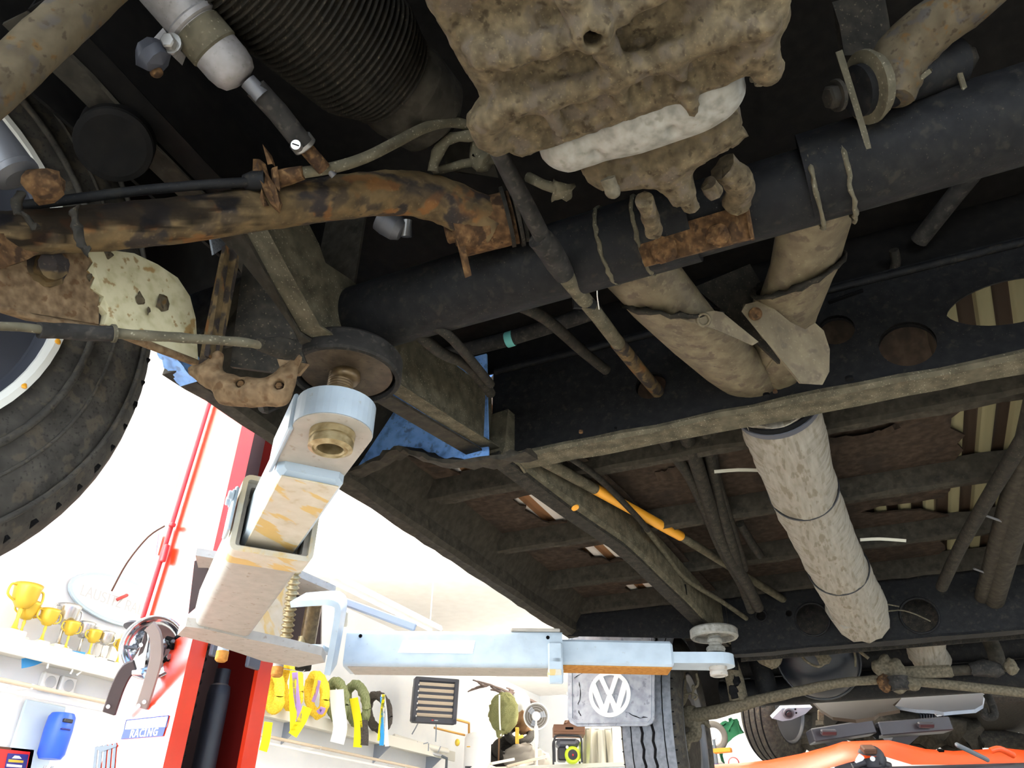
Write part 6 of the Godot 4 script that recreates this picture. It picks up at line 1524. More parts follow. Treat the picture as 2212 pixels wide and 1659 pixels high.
func left_wall() -> void:
	var fine := noise(104, 12.0, 3)
	var U := Vector3.UP
	var ys := 2.19
	var sf := thing("wall_shelf", "long whitewashed wall shelf with trophies and wreaths, grey beneath", "shelf", Vector3(-5.08, ys - 0.1, -4.6))
	obj("board", slab(Vector3(-5.2, ys - 0.05, -8.9), Vector3(-4.93, ys, -1.0)), M.off_white, sf)
	obj("front_lip", slab(Vector3(-4.945, ys - 0.09, -8.9), Vector3(-4.925, ys + 0.015, -1.0)), M.off_white, sf)
	for z in [-1.6, -3.1, -4.6, -6.1, -7.6, -8.7]: obj("bracket", sh().plate([Vector3(-5.2, ys - 0.05, z), Vector3(-4.96, ys - 0.05, z), Vector3(-5.2, ys - 0.24, z)], Vector3(0, 0, 0.012)), M.panel_grey, sf)
	var pp := thing("wall_pipe", "thin brownish pipe on clips running along the wall below the shelf", "pipe", Vector3(-5.0, 1.98, -4.6))
	obj("pipe", sh().tube([Vector3(-4.98, 1.955, -1.0), Vector3(-4.98, 1.955, -8.95)], 0.014, 14), M.louvre, pp)
	obj("white_pipe", sh().tube([Vector3(-4.99, 1.905, -1.0), Vector3(-4.99, 1.905, -8.95)], 0.012, 12), M.white, pp)
	for z in [-1.9, -3.4, -4.9, -6.4, -7.9]: obj("clip", slab(Vector3(-5.2, 1.94, z), Vector3(-4.97, 1.97, z + 0.02)), M.white, pp)
	var names := ["tall gold two handled trophy cup at the shelf's left end", "small gold cup trophy next to the tall one at the left end", "slim gold cup trophy, third from the left on the shelf", "silver trophy cup left of the middle, fourth along the shelf", "squat gold cup trophy in the middle of the shelf row", "wide silver bowl trophy right of the squat gold cup", "short gold cup trophy near the column, seventh along the shelf", "trophy on a black base with a white plaque", "silver cup trophy behind the plaque trophy", "white stemmed trophy left of the magnetic tray", "last small gold trophy, half hidden by the magnetic tray"]
	var tp := [[18, 1392, 0.60, 0], [34, 1396, 0.46, 0], [82, 1404, 0.42, 2], [118, 1412, 0.55, 1], [136, 1414, 0.36, 0], [165, 1420, 0.42, 1], [188, 1424, 0.34, 2], [196, 1430, 0.40, 3], [214, 1430, 0.36, 1], [228, 1436, 0.42, 3], [250, 1440, 0.32, 0]]
	for i in tp.size():
		var p := PX(tp[i][0], tp[i][1], -5.0 - 0.05 * (i % 2))
		trophy(p.x, p.z, ys, tp[i][2] * 0.72, tp[i][3], names[i])
	# things on the wall below the shelf
	for q in [[104, 1474], [143, 1482]]:
		var p := PX(q[0], q[1], -5.18)
		var s := thing("wall_socket", "white square wall socket below the pipe, %s of two" % ("left" if q[0] < 120 else "right"), "socket", p - U * 0.06)
		obj("plate", sh().bx(p, Basis.IDENTITY, Vector3(0.05, 0.12, 0.12), 0.01), M.white, s)
		obj("insert", sh().lathe(p + Vector3(0.026, 0, 0), Vector3(1, 0, 0), [[0.04, 0.0], [0.036, 0.004], [0.0, 0.004]], 20), M.light_grey, s)
	var bb := PX(88, 1428, -5.0)
	solo("blue_strap", sh().sweep(curve([bb + Vector3(0, -0.04, 0.12), bb + Vector3(0, -0.01, 0.05), bb + Vector3(0, 0.06, -0.08), bb + Vector3(0, 0.09, -0.3)], 4), [[-0.004, -0.03], [0.004, -0.03], [0.004, 0.03], [-0.004, 0.03]]), M.sky_blue, "light blue strap tucked under the wall shelf", "strap")
	var cc := [["thin white cable hanging from the shelf, left one", [[112, 1412], [106, 1428], [102, 1444]]], ["thin white cable looping below the shelf, middle one", [[160, 1428], [158, 1444], [152, 1456]]], ["thin white cable below the shelf, right one", [[195, 1440], [180, 1448], [166, 1458]]]]
	for q in cc: solo("cable", sh().tube(curve(q[1].map(func(p): return PX(p[0], p[1], -4.95)), 4), 0.006, 8), M.white, q[0], "cable")
	var bx := PX(122, 1590, -5.05)
	var bl := thing("blue_canister", "blue plastic wall box with rounded front, black slot on top and cables below", "box", bx - U * 0.2)
	var rg := []
	for e in [[-0.19, 0.75], [-0.15, 0.95], [0.05, 1.0], [0.16, 0.95], [0.19, 0.8]]:
		var r := PackedVector3Array()
		for i in 20:
			var a := TAU * i / 20
			r.append(bx + Vector3(cos(a) * 0.09 * e[1], e[0] * 0.72, sin(a) * 0.085 * e[1]))
		rg.append(r)
	obj("body", sh().loft(rg), M.blue_box, bl)
	obj("slot", slab(bx + Vector3(0.06, 0.075, -0.02), bx + Vector3(0.094, 0.098, 0.045)), M.plastic_black, bl)
	obj("slot", slab(bx + Vector3(0.06, 0.03, -0.02), bx + Vector3(0.095, 0.04, 0.045)), M.navy, bl)
	for k in [0.0, 0.05]: obj("lead", sh().tube([bx + Vector3(0.05, -0.18, k), bx + Vector3(0.02, -0.6, k + 0.1)], 0.008, 8), M.panel_grey, bl)
	obj("back_board", sh().bx(bx + Vector3(-0.12, 0.0, 0.06), Basis.IDENTITY, Vector3(0.02, 0.4, 0.3), 0.006), M.pale_blue, bl)
	var ps := thing("framed_poster", "red poster in a dark frame with a navy badge, lower left corner", "poster", PX(30, 1680, -5.17))
	var pq := onx([[-60, 1606], [74, 1620], [58, 1700], [-76, 1690]], -5.16)
	obj("frame", sh().plate(pq, Vector3(-0.03, 0, 0)), M.brown, ps, "dark brown frame")
	var shrink := func(f: float, x: float) -> Array:
		var m := Vector3.ZERO
		for p in pq: m += p / 4.0
		return pq.map(func(p): return Vector3(x, 0, 0) + m + (p - m) * f)
	obj("sheet", sh().plate(shrink.call(0.87, 0.002), Vector3(-0.002, 0, 0)), M.poster_red, ps, "red sheet")
	obj("badge", sh().plate(onx([[17, 1627], [62, 1630], [54, 1672], [8, 1668]], -5.155), Vector3(-0.002, 0, 0)), M.navy, ps, "navy badge")
	obj("badge_dome", sh().plate(onx([[26, 1638], [32, 1632], [42, 1633], [47, 1639]], -5.152), Vector3(-0.002, 0, 0)), M.white, ps)
	obj("yellow_line", sh().plate(onx([[19, 1640], [51, 1643], [50, 1648], [18, 1646]], -5.152), Vector3(-0.002, 0, 0)), M.gold, ps)
	obj("white_line", sh().plate(onx([[15, 1650], [48, 1653], [47, 1658], [14, 1656]], -5.152), Vector3(-0.002, 0, 0)), M.white, ps)
	solo("orange_tag", sh().bx(PX(268, 1514, -5.15), Basis.IDENTITY, Vector3(0.02, 0.09, 0.16), 0.005), M.wood_orange, "orange tag on the wall left of the pliers' handles", "tag")
	# rally sign
	var sg := thing("rally_sign", "white oval wall sign reading LAUSITZ RALLYE, pale blue rim", "sign", PX(262, 1312, -5.17))
	var sc := PX(262, 1298, -5.16)
	var ov := []
	var ov2 := []
	for i in 40:
		var a := TAU * i / 40
		ov.append(sc + Vector3(0, sin(a) * 0.17, cos(a) * 0.45))
		ov2.append(sc + Vector3(0.003, sin(a) * 0.15, cos(a) * 0.43))
	obj("rim", sh().plate(ov, Vector3(-0.02, 0, 0)), M.pale_blue, sg)
	obj("face", sh().plate(ov2, Vector3(-0.004, 0, 0)), M.white, sg)
	text("lettering", "LAUSITZ RALLYE", sc + Vector3(0.004, -0.02, 0), Vector3(0, 0, -1), Vector3(1, 0, 0), 0.075, M.light_grey, sg)
	solo("sign_arm", sh().tube([PX(252, 1296, -5.145), PX(262, 1291, -5.13), PX(274, 1286, -5.145), PX(274, 1286, -5.145) + Vector3(-0.05, 0, 0)], 0.012, 8), M.pink_red, "short red arm above the oval rally sign", "arm")
	# wreaths with ribbons
	var wr := [[592, 1492, 22, 40, M.wreath_yellow, "yellow wreath half hidden by the red lift post"], [628, 1482, 27, 46, M.wreath_yellow, "yellow wreath with yellow and lilac ribbons, beside the lift post"], [684, 1500, 26, 44, M.wreath_yellow, "yellow wreath with lilac ribbon tails, between yellow and green ones"], [728, 1512, 24, 42, M.wreath_green, "grey green wreath with a broad white ribbon"], [770, 1520, 28, 44, M.wreath_green, "green wreath with a long yellow ribbon"], [817, 1538, 28, 38, M.wreath_dark, "dark grey wreath with blue and white ribbon, rightmost on the shelf"]]
	for i in wr.size():
		var q: Array = wr[i]
		var dep := [6.65, 6.8, 7.1, 7.35, 7.6, 7.9][i] as float
		var c := D(q[0], q[1], dep)
		var t := thing("wreath", q[5], "wreath", c - U * q[3] * dep / FL, "wreaths on the wall shelf")
		var pts := []
		for k in 41:
			var a := TAU * k / 40
			pts.append(c + RT * (cos(a) * q[2] * 0.95 * dep / FL) + UPV * (sin(a) * q[3] * 0.80 * dep / FL) + FW * (sin(a) * 0.05 - cos(a) * 0.12))
		obj("ring", sh().tube(pts, 0.044, 14, false).jitter(fine, 0.016).jitter(noise(105, 45.0, 2), 0.008), q[4], t)
		var P := func(x: float, y: float) -> Vector3: return D(x, y, dep - 0.2)
		match i:
			0: ribbon(t, [P.call(580, 1560), P.call(574, 1600), P.call(568, 1622)], 0.07, M.yellow_ribbon)
			1:
				ribbon(t, [P.call(634, 1450), P.call(632, 1500), P.call(634, 1550), P.call(634, 1578)], 0.06, M.yellow_ribbon)
				ribbon(t, [P.call(637, 1452), P.call(640, 1500), P.call(646, 1540), P.call(644, 1568)], 0.05, M.lilac_ribbon)
				ribbon(t, [P.call(664, 1528), P.call(652, 1556), P.call(632, 1588)], 0.08, M.yellow_ribbon)
			2:
				ribbon(t, [P.call(686, 1456), P.call(680, 1486), P.call(674, 1512)], 0.035, M.wreath_yellow)
				ribbon(t, [P.call(690, 1470), P.call(682, 1500), P.call(676, 1516)], 0.03, M.lilac_ribbon)
				ribbon(t, [P.call(698, 1528), P.call(694, 1538), P.call(688, 1532)], 0.05, M.lilac_ribbon)
			3: ribbon(t, [P.call(727, 1490), P.call(730, 1530), P.call(735, 1570), P.call(728, 1605)], 0.13, M.white_ribbon)
			4:
				ribbon(t, [P.call(764, 1508), P.call(770, 1540), P.call(774, 1570), P.call(772, 1614)], 0.08, M.yellow_ribbon)
				ribbon(t, [P.call(786, 1556), P.call(788, 1590), P.call(787, 1610)], 0.075, M.wreath_dark)
			5:
				ribbon(t, [P.call(826, 1505), P.call(828, 1540), P.call(826, 1580), P.call(824, 1610)], 0.045, M.blue_ribbon)
				ribbon(t, [P.call(827, 1500), P.call(832, 1540), P.call(834, 1580), P.call(836, 1612)], 0.04, M.white_ribbon)
				ribbon(t, [P.call(829, 1500), P.call(822, 1560), P.call(818, 1600)], 0.03, M.yellow_ribbon)

# ---------------------------------------------------------------- the far corner: a cabin and what stands on its roof
func far_corner() -> void:
	var fine := noise(106, 14.0, 3)
	var U := Vector3.UP
	var yt := 2.03
	struct("trim_1", slab(Vector3(-5.2, 0, -12.1), Vector3(-1.0, yt, -9.0)), M.plaster)
	struct("trim_2", slab(Vector3(-5.2, yt - 0.04, -8.998), Vector3(-1.0, yt + 0.004, -8.96)), M.off_white)
	# fan heater on the wall, turned towards the room
	var hc := D(941, 1513, 8.6)
	var hf := Vector3(0.62, -0.12, 0.77).normalized()
	var hx := U.cross(hf).normalized()
	var hy := hf.cross(hx)
	var hb := Basis(hx, hy, hf)
	var ht := thing("fan_heater", "dark grey wall fan heater with six pale louvre blades", "heater", hc - U * 0.24)
	obj("casing", sh().bx(hc - hf * 0.09, hb, Vector3(0.50, 0.48, 0.16), 0.02), M.heater_grey, ht)
	for q in [[-0.225, 0, 0.05, 0.46], [0.225, 0, 0.05, 0.46], [0, 0.215, 0.5, 0.04], [0, -0.205, 0.5, 0.06]]: obj("frame", sh().bx(hc + hx * q[0] + hy * q[1], hb, Vector3(q[2], q[3], 0.05), 0.008), M.heater_grey, ht)
	for i in 6: obj("louvre", sh().bx(hc + hy * (0.165 - i * 0.064), hb.rotated(hx, 0.5), Vector3(0.40, 0.038, 0.008), 0.003), M.louvre, ht)
	for i in 6: obj("pivot", sh().bx(hc - hx * 0.205 + hy * (0.15 - i * 0.064) + hf * 0.012, hb, Vector3(0.014, 0.02, 0.03), 0.003), M.white, ht)
	obj("badge", sh().bx(hc - hy * 0.205 + hx * -0.02 + hf * 0.027, hb, Vector3(0.02, 0.012, 0.003), 0.001), M.red, ht)
	obj("badge_text", sh().bx(hc - hy * 0.205 + hx * 0.02 + hf * 0.027, hb, Vector3(0.04, 0.008, 0.003), 0.001), M.light_grey, ht)
	obj("bracket", sh().bx(hc - hf * 0.25 - hx * 0.2, hb, Vector3(0.06, 0.3, 0.25), 0.005), M.light_grey, ht)
	for q in [[[905, 1558], [898, 1572], [890, 1586]], [[942, 1560], [942, 1585], [941, 1602]]]: obj("lead", sh().tube(curve(q.map(func(p): return D(p[0], p[1], 8.7)), 3), 0.007, 8), M.panel_grey, ht)
	solo("gas_pipe", sh().tube(curve([D(984, 1554, 8.9), D(1000, 1558, 9.0), D(1013, 1562, 9.1)], 2) + [D(1013, 1584, 9.1)], 0.014, 10), M.copper, "copper pipe bending down right of the fan heater", "pipe")
	solo("gas_pipe", sh().tube([D(938, 1572, 8.9), D(970, 1580, 9.0), D(1004, 1588, 9.1)], 0.012, 10), M.copper, "copper pipe with yellow tap below the fan heater", "pipe")
	# pipework under the heater
	var pw := thing("pipe_bracket", "tangle of pale brackets and wires at the end of the wall shelf", "bracket", D(950, 1630, 8.7))
	obj("rail", sh().tube([D(850, 1590, 8.5), D(905, 1608, 8.7), D(968, 1622, 8.9)], 0.03, 10).jitter(fine, 0.02), M.off_white, pw)
	obj("lower_rail", sh().tube([D(860, 1610, 8.5), D(962, 1634, 8.9)], 0.015, 8), M.light_grey, pw)
	for q in [[902, 1602, 901, 1614], [926, 1606, 925, 1622], [952, 1612, 946, 1625], [895, 1612, 925, 1604]]: obj("wire", sh().tube([D(q[0], q[1], 8.65), D(q[2], q[3], 8.65)], 0.006, 6), M.panel_grey, pw)
	obj("door_frame", sh().tube([D(955, 1634, 8.8), D(965, 1638, 8.85)] + [D(963, 1680, 8.85)], 0.016, 8), M.trim_grey, pw)
	obj("tap", sh().blob(D(988, 1604, 8.9), Vector3(0.03, 0.04, 0.03), 6), M.gold, pw)
	# boiler
	var bo := D(1031, 1640, 9.0)
	var bt := thing("boiler", "white rounded water boiler in the far corner, right of the heater", "boiler", Vector3(bo.x, 1.6, bo.z))
	obj("tank", sh().lathe(Vector3(bo.x, 1.62, bo.z), U, [[0.0, 0.0], [0.15, 0.0], [0.157, 0.02], [0.157, 0.70], [0.14, 0.75], [0.08, 0.77], [0.0, 0.775]], 36, true), M.white, bt)
	obj("label_plate", sh().bx(D(1012, 1613, 8.83), Basis(RT, UPV, -FW), Vector3(0.04, 0.01, 0.01), 0.002), M.wood_yellow, bt)
	obj("display", sh().bx(D(1012, 1657, 8.83), Basis(RT, UPV, -FW), Vector3(0.08, 0.02, 0.01), 0.002), M.heater_grey, bt)
	obj("stand", slab(Vector3(bo.x - 0.14, 0, bo.z - 0.14), Vector3(bo.x + 0.14, 1.62, bo.z + 0.14)), M.white, bt)
	# branches under the ceiling
	var br := thing("dead_branches", "bundle of bare brown branches hung below the ceiling over the wicker ball", "branches", D(1090, 1510, 9.6))
	for q in [[[1022, 1470, 9.0], [1040, 1474, 9.2], [1065, 1482, 9.5], [1100, 1496, 9.8], [1140, 1512, 10.2], [1166, 1524, 10.4]], [[1100, 1492, 9.8], [1130, 1505, 10.0], [1164, 1520, 10.2]], [[1105, 1500, 9.9], [1130, 1514, 10.0], [1155, 1526, 10.2]], [[1011, 1494, 9.0], [1030, 1486, 9.2], [1055, 1481, 9.4]], [[1060, 1484, 9.5], [1095, 1500, 9.8], [1130, 1516, 10.1], [1158, 1518, 10.3]], [[1095, 1486, 9.8], [1120, 1498, 10.0], [1150, 1514, 10.2]], [[1060, 1490, 9.5], [1075, 1492, 9.6], [1090, 1500, 9.7]], [[1030, 1472, 9.1], [1042, 1480, 9.2], [1052, 1482, 9.3]]]:
		obj("branch", sh().tube(curve(q.map(func(p): return D(p[0], p[1], p[2])), 4), ramp([0.008, 0.014, 0.018, 0.010], (q.size() - 1) * 4 + 1), 8).jitter(fine, 0.008), M.branch, br)
	# wicker ball and a pale one behind it
	var wb := D(1088, 1540, 9.5)
	var k := 9.5 / FL
	var ball := thing("wicker_ball", "large greenish woven ball with a pale strip, on a thin stick", "ball", D(1078, 1645, 9.5))
	obj("ball", sh().blob(wb, Vector3(32 * k, 42 * k, 32 * k), 18, Basis(RT, UPV, -FW)).jitter(fine, 0.03).jitter(noise(107, 40.0, 2), 0.012), M.wicker, ball)
	obj("neck", sh().tube([D(1082, 1572, 9.4), D(1078, 1592, 9.4)], [0.075, 0.03], 14), M.wicker, ball)
	obj("strip", sh().sweep(curve([D(1079, 1501, 9.36), D(1079, 1530, 9.30), D(1080, 1565, 9.32), D(1082, 1590, 9.36)], 4), [[-0.01, -0.004], [0.01, -0.004], [0.01, 0.004], [-0.01, 0.004]], -FW), M.white, ball)
	obj("stick", sh().tube([D(1078, 1590, 9.4), D(1077, 1648, 9.4)], 0.010, 8), M.wood_brown, ball)
	solo("grey_balloon", sh().blob(D(1118, 1532, 9.9), Vector3(0.17, 0.24, 0.16), 14, Basis(RT, UPV, -FW)).jitter(fine, 0.03), M.light_grey, "pale grey rounded bundle behind the woven ball", "bundle")
	solo("brown_sack", sh().blob(D(1130, 1562, 9.7), Vector3(0.13, 0.13, 0.1), 10).jitter(fine, 0.06), M.wood_brown, "brown paper sack behind the fan", "sack")
	# pedestal fan
	var fc := D(1158, 1547, 9.3)
	var fn := (CAM - fc).normalized()
	var ft := thing("pedestal_fan", "white pedestal fan with round wire guard, on the cabin roof", "fan", Vector3(fc.x, yt, fc.z))
	var fr := 26.0 * 9.3 / FL
	obj("guard_ring", sh().torus(fc, fn, fr, 0.008, 40, 8), M.white, ft)
	for q in [0.35, 0.55, 0.75, 0.9]: obj("guard_wire", sh().torus(fc + fn * (0.05 * (1.0 - q * q)), fn, fr * q, 0.0016, 36, 5), M.light_grey, ft)
	obj("back_guard", sh().lathe(fc - fn * 0.06, fn, [[0.0, -0.02], [fr * 0.6, 0.0], [fr, 0.06]], 32, true), M.grey_cloth, ft)
	obj("hub_cap", sh().lathe(fc + fn * 0.05, fn, [[0.0, 0.012], [0.04, 0.01], [0.052, 0.0], [0.052, -0.03]], 28, true), M.white, ft)
	for i in 3:
		var a := TAU * i / 3 + 0.5
		var u := fn.cross(U).normalized()
		var v := fn.cross(u)
		obj("blade", sh().plate([fc + (u * cos(a) + v * sin(a)) * 0.04, fc + (u * cos(a + 0.5) + v * sin(a + 0.5)) * fr * 0.85, fc + (u * cos(a + 1.1) + v * sin(a + 1.1)) * fr * 0.8, fc + (u * cos(a + 1.4) + v * sin(a + 1.4)) * 0.05], fn * 0.004), M.panel_grey, ft)
	obj("pole", sh().lathe(Vector3(fc.x, yt, fc.z), U, [[0.14, 0.0], [0.14, 0.015], [0.018, 0.03], [0.015, fc.y - yt - 0.32], [0.024, fc.y - yt - 0.30], [0.024, fc.y - yt - 0.12], [0.012, fc.y - yt - 0.1], [0.012, fc.y - yt]], 20, true), M.white, ft)
	# tyres, cushion and timber
	for q in [[1082, 1630, 0.20, "old dark tyre lying under the wicker ball"], [1122, 1586, 0.19, "dark tyre leaning upright behind the yellow timber"], [1100, 1618, 0.22, "dark tyre half under the grey cushion"]]:
		var p := D(q[0], q[1], 9.6)
		p.y = maxf(p.y, yt + 0.05)
		solo("old_tyre", sh().torus(p, Vector3(0.3, 0.7, 0.6), q[2] * 0.75, q[2] * 0.26, 36, 12), M.rubber, q[3], "tyre")
	var cu := D(1140, 1630, 9.4)
	solo("cushion", sh().blob(Vector3(cu.x, yt + 0.10, cu.z), Vector3(0.30, 0.20, 0.2), 14, Basis(RT, UPV, -FW).rotated(-FW, -0.25)).jitter(fine, 0.05), M.grey_cloth, "grey cloth cushion mound in front of the tyres", "cushion")
	solo("timber", sh().beam(D(1117, 1606, 9.35), D(1117, 1572, 9.35), 0.045, 0.03, FW).beam(D(1118, 1594, 9.37), D(1130, 1590, 9.4), 0.03, 0.03, FW), M.wood_yellow, "short yellow timber post leaning by the fan", "timber")
	for q in [[1060, 1650, 1110, 1640, "pale plank lying along the roof edge under the ball"], [1095, 1656, 1180, 1634, "pale grey board slanting below the fan"], [1120, 1656, 1150, 1646, "short light plank piled below the fan"]]:
		solo("plank", sh().beam(D(q[0], q[1], 8.9), D(q[2], q[3], 9.05), 0.05, 0.03, U), M.off_white if q[0] != 1095 else M.louvre, q[4], "plank")
	# generator and crate
	var gp := D(1226, 1655, 8.6)
	var g := thing("generator", "portable generator with black tube frame and lime green engine cover, under the crate", "generator", Vector3(gp.x, yt, gp.z))
	var go := Vector3(gp.x, yt, gp.z)
	var gb := Basis(RT - U * RT.y, U, -(FW - U * FW.y)).orthonormalized()
	var G := func(x: float, y: float, z: float) -> Vector3: return go + gb * Vector3(x, y, z)
	for z in [-0.16, 0.16]: obj("frame", sh().tube(curve([G.call(-0.15, 0.0, z), G.call(-0.15, 0.12, z), G.call(-0.15, 0.23, z), G.call(-0.12, 0.265, z), G.call(0.0, 0.27, z), G.call(0.12, 0.265, z), G.call(0.15, 0.23, z), G.call(0.15, 0.12, z), G.call(0.15, 0.0, z)], 3), 0.011, 10), M.plastic_black, g)
	obj("tank", sh().bx(G.call(0, 0.20, 0), gb, Vector3(0.25, 0.09, 0.26), 0.03), M.plastic_grey, g)
	obj("engine", sh().bx(G.call(-0.06, 0.09, 0.02), gb, Vector3(0.10, 0.14, 0.22), 0.015), M.plastic_black, g)
	obj("recoil_cover", sh().lathe(G.call(0.05, 0.075, 0.13), gb.z, [[0.0, -0.1], [0.085, -0.1], [0.088, 0.02], [0.075, 0.035], [0.0, 0.036]], 28), M.lime, g, "lime green engine cover")
	obj("recoil_face", sh().lathe(G.call(0.05, 0.075, 0.165), gb.z, [[0.054, -0.005], [0.052, 0.01], [0.0, 0.012]], 24), M.plastic_black, g)
	obj("recoil_badge", sh().blob(G.call(0.05, 0.07, 0.178), Vector3(0.012, 0.012, 0.004), 6), M.red, g)
	obj("side_panel", sh().bx(G.call(0.15, 0.13, 0.0), gb, Vector3(0.02, 0.18, 0.26), 0.006), M.lime, g)
	obj("cap", sh().lathe(G.call(-0.01, 0.15, 0.14), gb.z, [[0.016, 0.0], [0.016, 0.03], [0.0, 0.03]], 12), M.white, g)
	var cr := thing("crate", "brown plastic crate with hand hole, standing on the generator", "crate", G.call(0.02, 0.30, 0))
	for q in [[0, 0.0, 0.15, 0.34, 0.10, 0.012], [0, 0.0, -0.15, 0.34, 0.10, 0.012], [-0.17, 0.0, 0, 0.012, 0.10, 0.3], [0.17, 0.0, 0, 0.012, 0.10, 0.3], [0, -0.045, 0, 0.34, 0.01, 0.3]]:
		obj("side", sh().bx(G.call(0.02 + q[0], 0.335 + q[1], q[2]), gb, Vector3(q[3], q[4], q[5]), 0.003), M.brown_plastic, cr)
	obj("hand_hole", sh().bx(G.call(0.02, 0.345, 0.157), gb, Vector3(0.09, 0.024, 0.004), 0.002), M.hole, cr)
	for y in [-0.02, 0.045]: obj("rib", sh().bx(G.call(0.02, 0.335 + y, 0.158), gb, Vector3(0.35, 0.008, 0.008), 0.002), M.brown_plastic, cr)
	solo("crate_rag", sh().blob(G.call(0.05, 0.40, 0), Vector3(0.08, 0.05, 0.07), 8).jitter(fine, 0.06), M.brown_plastic, "crumpled brown rag on top of the crate", "rag")
	var tb := []
	for i in 13: tb.append(D(1262 + i * 6.0, 1575, 8.9 + 0.12 * sin(i * 1.7)))
	var tw := []
	for i in 13:
		var p := D(1256 + i * 6.6, 1655, 8.7 + 0.16 * sin(i * 1.7 + 0.4))
		tw.append(Vector3(p.x, yt - 0.02, p.z))
	solo("dust_sheet", sh().loft([tb, tw], false, false).jitter(fine, 0.06), M.cream_cloth, "cream dust sheet hanging in folds right of the generator", "sheet")
	# bracket rack seen under the sheet: it carries the sheet
	solo("sheet_rail", sh().tube([D(1258, 1574, 8.92), D(1340, 1574, 8.92)], 0.012, 8), M.light_grey, "pale rail that carries the cream dust sheet", "rail")

# ---------------------------------------------------------------- the next bay: an orange car body on a stand, a raised car behind it
func other_car() -> void:
	var fine := noise(108, 8.0, 3)
	var U := Vector3.UP
	var X := Vector3(1, 0, 0)
	# raised car: wheel, axle, engine, bumper
	var wo := D(1678, 1536, 5.0)
	var wa := Vector3(0.92, -0.16, 0.35).normalized()
	var w := thing("wheel", "worn black car wheel hanging in the next bay, seen from below, rim dark", "wheel", wo - U * 0.3)
	var m := wheel_mesh(wo, wa, 0.31, 0.19, 0.18)
	obj("tyre", m[0], M.tyre, w)
	obj("rim", m[1], M.dull_steel, w)
	for k in [-0.06, -0.02, 0.02, 0.06]:
		obj("tread_groove", sh().torus(wo + wa * k, wa, 0.3095, 0.005, 64, 6), M.soot, w)
	var hub := thing("wheel_carrier", "grey stamped suspension arm with a round bush beside the raised car's wheel", "suspension arm", wo)
	obj("arm", sh().plate([D(1668, 1552, 4.7), D(1690, 1530, 4.7), D(1755, 1528, 4.7), D(1740, 1542, 4.7), D(1710, 1555, 4.7), D(1690, 1558, 4.7)], FW * 0.04), M.panel_grey, hub)
	obj("bush", sh().torus(D(1703, 1541, 4.69), FW, 0.026, 0.009, 24, 8), M.plastic_grey, hub)
	obj("bush_core", sh().lathe(D(1703, 1541, 4.69), -FW, [[0.018, 0.0], [0.018, 0.02], [0.0, 0.022]], 16), M.plastic_black, hub)
	for q in [[1718, 1532], [1720, 1540]]: obj("hole", sh().lathe(D(q[0], q[1], 4.695), -FW, [[0.006, 0.0], [0.0, 0.002]], 10), M.hole, hub)
	var en := thing("raised_car", "dark underside of a raised car in the next bay, black bumper hanging below it", "car", D(1950, 1600, 5.0))
	obj("floor", sh().bx(D(1960, 1535, 5.3), Basis.IDENTITY, Vector3(1.6, 0.16, 1.3), 0.03).jitter(fine, 0.03), M.dark_metal, en)
	obj("engine", sh().blob(D(1900, 1570, 5.0), Vector3(0.28, 0.09, 0.2), 10).blob(D(2000, 1575, 5.05), Vector3(0.26, 0.10, 0.2), 10).blob(D(2070, 1590, 5.1), Vector3(0.14, 0.12, 0.2), 10).jitter(fine, 0.08).jitter(noise(109, 30.0, 3), 0.04), M.undersealed, en)
	obj("subframe", sh().beam(D(1770, 1560, 4.8), D(1790, 1640, 4.8), 0.05, 0.06, U).beam(D(1740, 1600, 4.9), D(1800, 1640, 4.9), 0.1, 0.05, U), M.undersealed, en)
	obj("bracket", sh().bx(D(1773, 1545, 4.6), Basis(RT, UPV, -FW), Vector3(0.035, 0.06, 0.02), 0.004), M.steer_dust, en)
	for q in [[1750, 1592, 1882, 1572, 0], [1892, 1578, 2045, 1566, 1]]:
		obj("bumper_half", sh().beam(D(q[0], q[1], 4.55), D(q[2], q[3], 4.55), 0.14, 0.075, U, 0.006), M.plastic_black, en, "dark bumper half")
		var c := D(1790 if q[4] == 0 else 2000, 1582 if q[4] == 0 else 1566, 4.46)
		obj("bumper_pad", sh().bx(c, Basis(RT, UPV, -FW), Vector3(0.09, 0.03, 0.03), 0.006), M.plastic_black, en)
	obj("bumper_joint", sh().bx(D(1887, 1576, 4.55), Basis(RT, UPV, -FW), Vector3(0.02, 0.07, 0.1), 0.004), M.soot, en)
	for q in [[[1775, 1600], [1820, 1592], [1850, 1620], [1800, 1622]], [[1930, 1592], [1990, 1586], [1960, 1612], [1920, 1608]]]:
		obj("support", sh().plate(q.map(func(p): return D(p[0], p[1], 4.6)), FW * 0.08), M.heater_grey, en)
	for i in 9: obj("cooling_fin", sh().bx(D(1985 + i * 6, 1548, 4.9), Basis(RT, UPV, -FW), Vector3(0.006, 0.05, 0.06), 0.001), M.heater_grey, en)
	for k in 2: obj("lift_leg", slab(Vector3(-0.5 + k * 1.4, 0, -6.6), Vector3(-0.35 + k * 1.4, 1.75, -6.4)), M.heater_grey, en)
	solo("old_tyre", sh().torus(D(2160, 1622, 5.2), Vector3(0.1, 0.9, 0.4), 0.26, 0.06, 48, 14), M.tyre, "brown dusty tyre lying at the right, behind the orange body", "tyre")
	# orange body shell with its steering wheel, on a black trestle
	var ob := thing("orange_car", "bright orange car body cowl, open, with a black steering wheel hub and wipers", "car", D(1900, 1655, 4.0))
	var d0 := 4.05
	var top := [[1530, 1652], [1600, 1648], [1660, 1642], [1730, 1628], [1790, 1612], [1820, 1602], [1870, 1600], [1920, 1599], [1950, 1606], [2000, 1618], [2060, 1622], [2120, 1619], [2170, 1616], [2230, 1622]]
